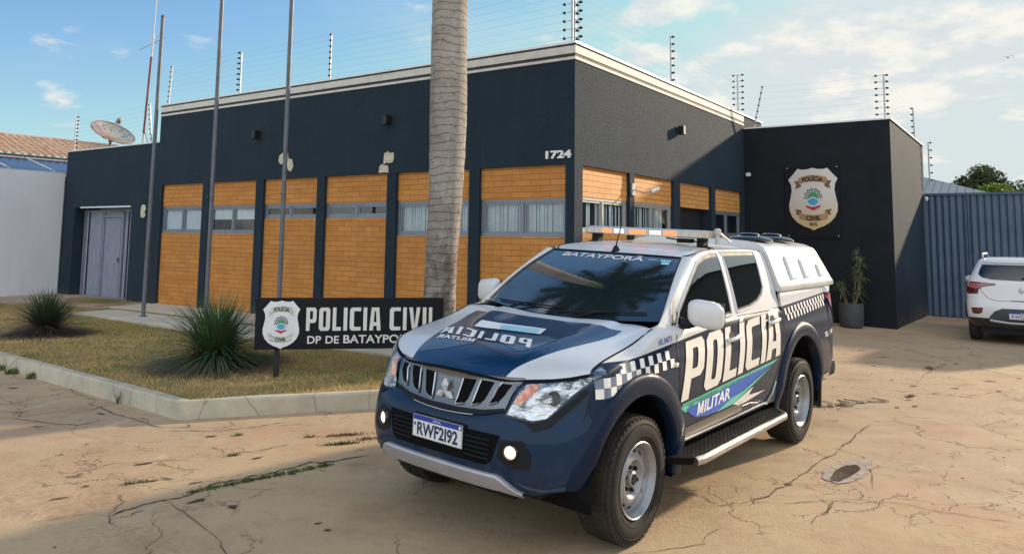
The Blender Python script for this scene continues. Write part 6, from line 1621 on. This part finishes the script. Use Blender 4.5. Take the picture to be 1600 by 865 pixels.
for sg in (1, -1):
    for part in (0, 1):
        m = MB(); checker(m, sg, part)
        if sg < 0: m.V = [(v[0], -v[1], v[2]) for v in m.V]; m.F = [f[::-1] for f in m.F]
        m.build('chequer_band', ['decal_white', 'decal_grey'], dl)
    m = MB()
    s_ = sg
    put_text(m, '10.3471', lambda u, v: side((-.27-.18*u) if s_ > 0 else (-.45+.18*u), 1.135+.038*v+.012*(u if s_ > 0 else 1-u), .004), 0, 0, .01, step=.3)
    put_text(m, 'TEL. 190', lambda u, v: side((-3.70-.30*u) if s_ > 0 else (-4.0+.30*u), .865+.05*v+.02*u, .004), 1, 0, .02, step=.3)
    if sg < 0: m.V = [(v[0], -v[1], v[2]) for v in m.V]
    m.build('small_lettering', ['decal_blue', 'decal_white'], dl)
# side indicator at the end of the chequers
def ind(m, sg): m.box(-.485, -.445, side(-.46, 1.0, 0).y-.004, side(-.46, 1.0, 0).y+.014, .985, 1.012, bev=.005)
mirror2('side_indicator', 'decal_offwhite', ind)
# hood lettering, mirrored
def hoodf(x, y, o_=.0055): return Vector((x, y, H(x, y)+o_))
mb = MB()
xx = .315
for ch, wd in (('P', .10), ('O', .115), ('L', .09), ('I', .034), ('C', .105), ('I', .034), ('A', .115)):
    def fh(u, v, xx=xx, wd=wd):
        y = xx-wd*u; return hoodf(.425-.15*v-.012*(y < -.2), y-.095*v+.03)
    put_glyph(mb, ch, fh, .25); xx -= wd+.030
fh2 = lambda u, v: hoodf(.505-.058*v, -.045-.325*u-.03*v, .0062); put_glyph(mb, 'M', lambda u, v: fh2(.165*u, v), .25, 0); put_text(mb, 'ILITAR', lambda u, v: fh2(.20+.80*u, v), 0, 0, .025, step=.1)
mb.patch([[(.21, -.30), (.06, -.36), (.03, .18), (.155, .22), (.185, -.09)]], lambda x, y: hoodf(x, y), .05, 0)
mb.patch([[(.185, -.09), (.085, -.16), (.055, .15), (.15, .19)]], lambda x, y: hoodf(x, y, .0068), .05, 1)
mb.build('hood_lettering', ['decal_white', 'decal_lightblue'], dl)
mb = MB(); mb.patch([[(.45, -.44), (.44, -.06), (.52, -.04), (.62, -.18), (.66, -.36), (.60, -.40)]], lambda x, y: hoodf(x, y, .0022), .05, 0)
mb.patch([[(.24, -.04), (.17, .30), (.22, .40), (.44, .36), (.50, .30), (.40, .05)]], lambda x, y: hoodf(x, y, .0022), .05, 0); mb.build('hood_shapes', 'decal_slate', dl)
# windscreen lettering and stickers
mb = MB(); put_text(mb, 'BATAYPORÃ', lambda u, v: ws(.870+.098*v, (-.70+1.24*u)), 0, 0, .010, step=.06)
mb.V = [(v[0]+.002, v[1], v[2]+.0035) for v in mb.V]; mb.build('windscreen_lettering', 'decal_white', dl)
mb = MB(); mb.patch([[(.92, .60), (.92, .72), (.905, .72), (.905, .60)], [(.925, .76), (.925, .90), (.895, .90), (.895, .76)], [(.885, .79), (.885, .89), (.835, .89), (.835, .79)]], lambda a, b: ws(a, b, .003), .05); mb.build('windscreen_sticker', 'decal_lightblue', dl)
# wipers
for k, (ya, yb, xa) in enumerate(((-.60, .02, -.37), (.02, .62, -.36))):
    m = MB(); b0 = (1.0*ya+.0, ); pts = [ws(.03+.045*math.sin(math.pi*t*.5)+.01, (ya+(yb-ya)*t)/.72, .012) for t in np.linspace(0, 1, 12)]; m.tube(pts, .006, 6)
    m.tube([Vector((-.345, ya+.10, 1.225)), ws(.05, (ya+.28)/.72, .028), ws(.075, (ya+.38)/.72, .02)], [.011, .008, .006], 6); m.build('wiper', 'black_plastic', tk)
# roof aerial
mb = MB(); mb.lathe([(.0, .055), (.016, .05), (.03, .018), (.042, .0)], 14, (-1.14, 0, 1.672)); mb.tube([(-1.135, 0, 1.71), (-1.24, -.02, 1.88)], [.007, .004], 6); mb.build('aerial', 'black_plastic', tk, True)
# --- light bar
lb = empty('light_bar', parent=tk); BX, BZ, BH = -1.66, 1.842, .589
mb = MB()
sec = [(-.10, -.034), (-.14, -.026), (-.14, .018), (-.10, .032), (.10, .032), (.14, .018), (.14, -.026), (.10, -.034)]
P = []
for y, k in ((-BH, .55), (-BH+.03, .85), (-BH+.08, 1), (0, 1), (BH-.08, 1), (BH-.03, .85), (BH, .55)):
    P.append([Vector((BX+a*k, y, BZ+b*(.8+.2*k))) for a, b in sec+[sec[0]]])
mb.grid(P); n_ = len(sec)+1; mb.add(P[0], [tuple(range(n_-1))]); mb.add(P[-1], [tuple(range(n_-1))[::-1]]); mb.build('bar_housing', 'bar_lens', lb, False)
def led(y0, y1, mat, name, rows=3):
    m = MB(); n = max(2, int((y1-y0)/.030))
    for i in range(n):
        a = y0+(y1-y0)*(i+.12)/n; b = y0+(y1-y0)*(i+.88)/n; m.add([Vector((BX+.1425, a, BZ-.020)), Vector((BX+.1425, b, BZ-.020)), Vector((BX+.1425, b, BZ+.013)), Vector((BX+.1425, a, BZ+.013))], [(0, 1, 2, 3)])
    m.build(name, mat, lb)
for y0, y1, mt_ in ((-.37, -.27, 'led_red'), (-.25, -.15, 'led_white'), (-.10, .06, 'led_red'), (.09, .20, 'led_white'), (.22, .34, 'led_red')): led(y0, y1, mt_, 'led_module')
for sg in (-1, 1): mb = MB(); mb.box(BX-.05, BX+.05, sg*.50-.03, sg*.50+.03, 1.735, BZ-.030, bev=.006); mb.tube([(BX, sg*.50, 1.74), (BX, sg*.60, 1.722)], .012, 6); mb.build('bar_foot', 'black_plastic', lb)
mb = MB()
mb.box(BX-.03, BX+.06, .30, .42, 1.765, 1.80, bev=.004); mb.tube([(BX+.05, .2, 1.80), (BX+.05, .30, 1.79), (BX+.04, .44, 1.785), (BX, .5, 1.76)], .006, 6); mb.build('bar_cable', 'black_plastic', lb)
mb = MB(); mb.lathe([(.0, .0), (.022, .0), (.027, .015), (.027, .04), (.016, .05), (.0, .052)], 16, (BX-.02, .62, BZ+.0)); mb.tube([(BX-.02, .62, BZ-.08), (BX-.02, .62, BZ)], .018, 8); mb.tube([(BX-.02, .62, BZ+.03), (BX-.18, .60, BZ-.01), (BX-.45, .55, 1.78)], .010, 8); mb.build('side_beacon', 'dark_metal' if 'dark_metal' in MT else 'fence_metal', lb, True)
# --- bed canopy
cn = empty('canopy', parent=tk)
def cap_sec(x):
    """half section of the canopy at x: list of (y,z)"""
    t = (x+2.60)/(-4.16+2.60)
    zt_ = 1.785-.012*t
    return zt_
def can(f, g):
    """f 0 front..1 rear; g 0 bottom side .. 1 top centre"""
    prof = [(.815, 1.362), (.818, 1.395), (.806, 1.425), (.775, 1.50), (.735, 1.60), (.700, 1.69), (.665, 1.742), (.60, 1.772), (.48, 1.79), (.30, 1.800), (.15, 1.804), (0, 1.806)]
    k = g*(len(prof)-1); i = min(len(prof)-2, int(k)); u = k-i; y = prof[i][0]*(1-u)+prof[i+1][0]*u; z = prof[i][1]*(1-u)+prof[i+1][1]*u
    hz = (z-1.362)/.44
    xf = -2.585-.0*hz; xr = -4.17+.26*hz**1.3; x = xf+(xr-xf)*f
    z -= .012*f*hz
    return Vector((x, y, z))
def canm(m, sg): m.grid([[can(f/30, g/44) for g in range(45)] for f in range(31)], flip=False)
mirror2('canopy_shell', 'white_paint', canm, parent=cn)
nm_ = 0
def canend(m, sg):
    for f in ((0,) if nm_ == 0 else (1,)):
        P = [can(f, g/44) for g in range(45)]; V = P+[Vector((P[0].x, 0, P[0].z))]
        m.grid([[p for p in P], [Vector((p.x, 0, p.z)) for p in P]], flip=(f == 0))
mirror2('canopy_front', 'white_paint', canend, smooth=False, parent=cn); nm_ = 1; mirror2('canopy_back', 'white_paint', canend, smooth=False, parent=cn)
mb = MB(); P = [[Vector((can(1, .12+.6*k/10).x-.006, can(1, .12+.6*k/10).y*b*.88, can(1, .12+.6*k/10).z)) for b in (-1, -.5, 0, .5, 1)] for k in range(11)]; mb.grid(P); mb.grid(P, flip=True); mb.build('rear_window', 'car_glass', cn, True)
def crail(m, sg):
    P = [[can(f/20, g/44)+Vector((0, .004, 0)) for g in (0, 3, 6, 8)] for f in range(21)]; m.grid(P)
mirror2('canopy_skirt', 'canopy_grey', crail, parent=cn) if 'canopy_grey' in MT else None
# raised panels on the canopy side
def cside(x, z, o_):
    y = interp(z, [(1.395, .818), (1.425, .806), (1.50, .775), (1.60, .735), (1.69, .700), (1.742, .665)]); return Vector((x, y+o_, z))
for (xa, xb, z0, z1) in ((-2.93, -3.12, 1.45, 1.660), (-3.32, -3.50, 1.455, 1.630), (-3.78, -3.95, 1.46, 1.575)):
    def vent(m, sg):
        base = [(xa, z0), (xb, z0+.01), (xb+.02, z1-.03), (xb+.06, z1), (xa-.015, z1)]; c_ = ((xa+xb)/2, (z0+z1)/2); n = len(base)
        ins = [(c_[0]+(a-c_[0])*.80, c_[1]+(b-c_[1])*.88) for a, b in base]
        m.add([cside(a, b, .001) for a, b in base]+[cside(a, b, .020) for a, b in ins], [(i, (i+1) % n, n+(i+1) % n, n+i)[::-1] for i in range(n)]+[tuple(range(n, 2*n))[::-1]])
    mirror2('side_vent', 'white_paint', vent, parent=cn, smooth=False)
for vx in (-2.93, -3.52):
    for vy in (.40, -.40):
        v_ = empty('roof_vent', parent=cn); zb_ = 1.792
        m = MB(); m.lathe([(.21, 0), (.215, .012), (.19, .030), (.12, .044), (.085, .046)], 36, (vx, vy, zb_)); m.build('vent_dome', 'black_gloss', v_, True, 60)
        m = MB(); m.lathe([(.085, .044), (.095, .058), (.075, .070), (.0, .072)], 28, (vx, vy, zb_)); m.build('vent_cap', 'black_gloss', v_, True, 60)
# --- rear: lamps, tailgate handle, bumper
def tail(m, sg): m.patch([[(s_of_x(-3.86), 1.262), (s_of_x(-3.93), 1.25), (s_of_x(-4.12), 1.16), (s_of_x(-4.14), 1.0), (s_of_x(-4.09), 1.0), (s_of_x(-4.02), 1.14), (s_of_x(-3.90), 1.20)]], lambda s, z: shell(s, z, .010), .03)
def tailall(m, sg): m.patch([[(s_of_x(-3.87), 1.275), (s_of_x(-4.12), 1.285), (s_of_x(-4.16), 1.25), (tt[17]+.12, 1.0), (tt[17]+.12, .98), (s_of_x(-4.13), .98), (s_of_x(-4.06), 1.10), (s_of_x(-3.97), 1.17)]], lambda s, z: shell(s, z, .009), .03)
mirror2('tail_lamp', 'lamp_red', tailall)
def rbump(m, sg):
    P = []
    for i in range(15):
        t = i/14; pts = [(-3.98, .86), (-4.12, .875), (-4.24, .84), (-4.30, .70), (-4.31, .35), (-4.31, 0)]; k = t*5; j = min(4, int(k)); u = k-j; x = pts[j][0]*(1-u)+pts[j+1][0]*u; y = pts[j][1]*(1-u)+pts[j+1][1]*u
        P.append([Vector((x+.05, y*.95, .45)), Vector((x+.03, y*.985, .47)), Vector((x+.02, y*.99, .53)), Vector((x+.03, y*.985, .60)), Vector((x+.08, y*.95, .62))])
    m.grid(P)
mirror2('rear_bumper', 'black_plastic', rbump)
def rflap(m, sg): m.box(-3.60, -3.585, .62, .88, .22, .56)
mirror2('mud_flap', 'rubber', rflap)
def fflap(m, sg): m.box(-.53, -.515, .66, .86, .28, .50)
mirror2('mud_flap', 'rubber', fflap)
# ------------------------------------------------------------------ white hatchback by the gate
hc = empty('hatchback_car', S(5.40, 6.60, -.005), -YW); tag(hc, 'white raised hatchback with roof rails parked facing the blue gate, seen from the rear', 'car')
lv = [(.30, .78, .14, 3.86), (.36, .83, .07, 3.93), (.46, .865, .015, 4.0), (.60, .875, .0, 4.05), (.72, .875, .0, 4.05), (.80, .872, .035, 4.03), (.92, .870, .05, 3.95), (1.0, .862, .06, 3.6), (1.06, .855, .07, 3.05), (1.14, .835, .085, 2.92), (1.20, .805, .12, 2.83), (1.32, .755, .21, 2.62), (1.44, .705, .31, 2.38), (1.50, .675, .38, 2.22), (1.535, .63, .48, 2.05), (1.555, .54, .62, 1.9), (1.562, .40, .80, 1.7)]
def hw_(z, c): return interp(z, [(a[0], a[c]) for a in lv])
PE = 3.6
def hrear(x, z, out=.003):
    w, yr = hw_(z, 1), hw_(z, 2); t = min(1, abs(x/w)); return Vector((x, yr+.30*(1-(1-t**PE)**(1/PE))-out, z))
P = []
for a in lv:
    z, w, yr, yf = a; row = []
    N = 14
    for k in range(-N, N+1): # rear, left to right
        t = math.sin(k/N*math.pi/2); x = w*t; c = (1-abs(t)**PE)**(1/PE); row.append(Vector((x, yr+.30*(1-c), z)))
    for k in range(1, 12): row.append(Vector((w, yr+.30+(yf-yr-.9)*k/12, z)))
    for k in range(-N, N+1):
        t = math.sin(k/N*math.pi/2); x = -w*t; c = (1-abs(t)**2.6)**(1/2.6); row.append(Vector((x, yf-.6*(1-c), z)))
    for k in range(1, 12): row.append(Vector((-w, yf-.6-(yf-yr-.9)*k/12, z)))
    row.append(row[0].copy()); P.append(row)
mb = MB(); mb.grid(P); mb.add(P[-1][:-1], [tuple(range(len(P[-1])-1))])
q = NM('hatch_paint'); X = q.xyz(); n = q.noise(4, 3); dk = q.ramp(X[2], .475, .465); q.set(col=q.mix(dk, (.74, .75, .77), (.02, .022, .025)), rough=.3, coat=.6); MT['hatch_paint'] = q.m
mb.build('body', 'hatch_paint', hc, True, 50)
HR = lambda o_: (lambda x, z: hrear(x, z, o_))
def hp_(name, mat, polys, o_, parent=None, st_=.05):
    m = MB(); m.patch(polys, HR(o_), st_); return m.build(name, mat, parent or hc, True, 60)
hp_('rear_window', 'hatch_glass' if 'hatch_glass' in MT else 'car_glass', [[(-.60, 1.430), (.60, 1.430), (.645, 1.33), (.66, 1.25), (.60, 1.195), (.45, 1.165), (0, 1.155), (-.45, 1.165), (-.60, 1.195), (-.66, 1.25), (-.645, 1.33)]], .005)
mb = MB(); mb.tube([hrear(x, 1.478, .04) for x in np.linspace(-.60, .60, 14)], [.012]*1+[.022]*12+[.012], 8); mb.build('spoiler', 'hatch_paint', hc, True)
def both(poly): return [poly, [(-a, b) for a, b in poly][::-1]]
for sg in (-1, 1):
    tl_ = empty('tail_lamp', parent=hc)
    pl_ = [(.862, 1.115), (.80, 1.118), (.40, 1.095), (.385, 1.070), (.60, 1.030), (.66, .985), (.675, .905), (.84, .890), (.866, .95)]
    hp_('lens', 'lamp_dark_red', [[(sg*a, b) for a, b in (pl_ if sg > 0 else pl_[::-1])]], .010, tl_)
    p2_ = [(.845, 1.02), (.79, 1.09), (.42, 1.083), (.60, 1.045), (.70, .99)]
    hp_('bright_segment', 'lamp_rose', [[(sg*a, b) for a, b in (p2_ if sg > 0 else p2_[::-1])]], .013, tl_)
    rp_ = [(.79, .645), (.60, .655), (.62, .56), (.68, .535), (.77, .54)]
    hp_('bumper_reflector', 'lamp_dark_red', [[(sg*a, b) for a, b in (rp_ if sg > 0 else rp_[::-1])]], .006)
hp_('bumper_insert', 'hatch_grey', [[(-.30, .655), (.30, .655), (.42, .60), (.50, .50), (.52, .44), (-.52, .44), (-.50, .50), (-.42, .60)]], .008)
mb = MB(); mb.tube([hrear(x, z, .02) for x, z in ((-.50, .435), (-.40, .42), (-.2, .40), (.2, .40), (.40, .42), (.50, .435))], .022, 8); mb.build('skid_bar', 'skid_silver', hc, True)
mb = MB(); pts = dense([(-.66, 1.12), (-.62, .95), (-.52, .83), (-.40, .79), (.40, .79), (.52, .83), (.62, .95), (.66, 1.12)], .05); mb.tube([hrear(x, z, .0015) for x, z in pts], .004, 5); mb.build('tailgate_seam', 'seam', hc)
mb = MB(); mb.tube([hrear(x, .80, .012) for x in np.linspace(-.16, .16, 5)], .009, 6); mb.build('tailgate_handle', 'satin_silver', hc)
em = MB()
for s_ in (1, -1): em.add([hrear(0, 1.045, .014), hrear(s_*.048, .985, .014), hrear(s_*.026, .985, .018), hrear(0, 1.018, .018)], [(0, 1, 2, 3), (3, 2, 1, 0)]); em.add([hrear(0, .925, .014), hrear(s_*.048, .985, .014), hrear(s_*.026, .985, .018), hrear(0, .952, .018)], [(0, 1, 2, 3), (3, 2, 1, 0)])
em.build('emblem', 'chrome', hc)
pt2 = empty('number_plate', parent=hc)
def p3(u, v, d=0): return Vector((-.2+.4*u, hrear(0, .54).y-.014-d, .475+.125*v))
mb = MB(); mb.box(-.2, .2, hrear(0, .54).y-.014, hrear(0, .54).y-.004, .475, .60); mb.build('plate_sheet', 'plate_white', pt2)
mb = MB(); mb.add([p3(0, .76, .0015), p3(1, .76, .0015), p3(1, 1, .0015), p3(0, 1, .0015)], [(0, 1, 2, 3)], 0); put_text(mb, 'BRASIL', lambda u, v: p3(.42+.16*u, .83+.1*v, .0025), 1); put_text(mb, 'RWD1A2', lambda u, v: p3(.08+.84*u, .1+.56*v, .0025), 2, 0, .01)
mb.build('plate_lettering', ['plate_blue', 'plate_white', 'plate_ink'], pt2)
for sg in (-1, 1):
    mb = MB(); mb.tube([Vector((sg*.60, .60, 1.545)), Vector((sg*.605, .64, 1.60)), Vector((sg*.605, .80, 1.625)), Vector((sg*.59, 1.8, 1.625)), Vector((sg*.58, 2.0, 1.55))], [.016, .020, .018, .018, .014], 8); mb.build('roof_rail', 'satin_silver', hc, True)
    mb = MB(); c_ = Vector((sg*.94, 2.55, 1.06)); mb.lathe([(.0, -.10), (.06, -.09), (.085, -.03), (.085, .03), (.06, .09), (.0, .10)], 14, c_, (1, 0, 0)); mb.tube([(sg*.80, 2.55, 1.02), (sg*.90, 2.55, 1.04)], .02, 6); mb.build('mirror', 'white_paint', hc, True)
    def sidefn(y, z, o_=.004): return Vector((sg*(hw_(z, 1)+o_), y, z))
    mb = MB(); mb.patch([[(.52, 1.22), (.75, 1.42), (1.9, 1.44), (2.45, 1.20)]], sidefn, .1); mb.build('side_window', 'car_glass', hc, True)
    for wy in (.72, 3.28):
        wq = empty('wheel', (sg*.765, wy, .315), 0, hc); mb = MB(); mb.lathe([(.20, -.09), (.25, -.105), (.295, -.098), (.315, -.075), (.315, .075), (.295, .098), (.25, .105), (.20, .09)], 40, (0, 0, 0), (1, 0, 0)); mb.build('tyre', 'rubber', wq, True)
        mb = MB(); mb.lathe([(.20, sg*.085), (.19, sg*.06), (.05, sg*.07), (.0, sg*.07)], 30, (0, 0, 0), (1, 0, 0)); mb.build('rim', 'steel_wheel', wq, True)
    mb = MB(); mb.tube([(sg*.868, .30, .46), (sg*.88, .36, .60), (sg*.882, .50, .70), (sg*.882, .72, .73), (sg*.882, .94, .70), (sg*.88, 1.1, .55), (sg*.875, 1.12, .42)], .03, 6); mb.build('wheel_trim', 'black_plastic', hc, True)
mb = MB(); mb.box(-.66, .66, .2, 3.7, .18, .42); mb.build('underbody', 'black_plastic', hc); mb = MB(); mb.tube([(0.0, hrear(0, 1.40).y-.004, 1.16), (.02, hrear(.02, 1.2).y-.02, 1.20), (.30, hrear(.3, 1.22).y-.02, 1.225)], .009, 6); mb.build('rear_wiper', 'black_plastic', hc)
# big shed far to the right, out of frame; it is what the truck's side glass mirrors below the sky
wh = empty('warehouse', (53.5, 27.2, 0), math.atan2(-.86, .5)); tag(wh, 'long dark shed far to the right of the forecourt, outside the photo', 'warehouse')
mb = MB(); mb.box(-20, 20, -6, 10, -.5, 12.2); mb.build('wall', basic('shed_wall', (.05, .055, .05), .8), wh)
mb = MB(); mb.add([(-21, -7, 12.2), (21, -7, 12.2), (21, 11, 12.2), (-21, 11, 12.2), (-21, 2, 13.6), (21, 2, 13.6)], [(0, 1, 5, 4), (2, 3, 4, 5), (0, 4, 3), (1, 2, 5)]); mb.build('roof', 'dark_trim', wh)
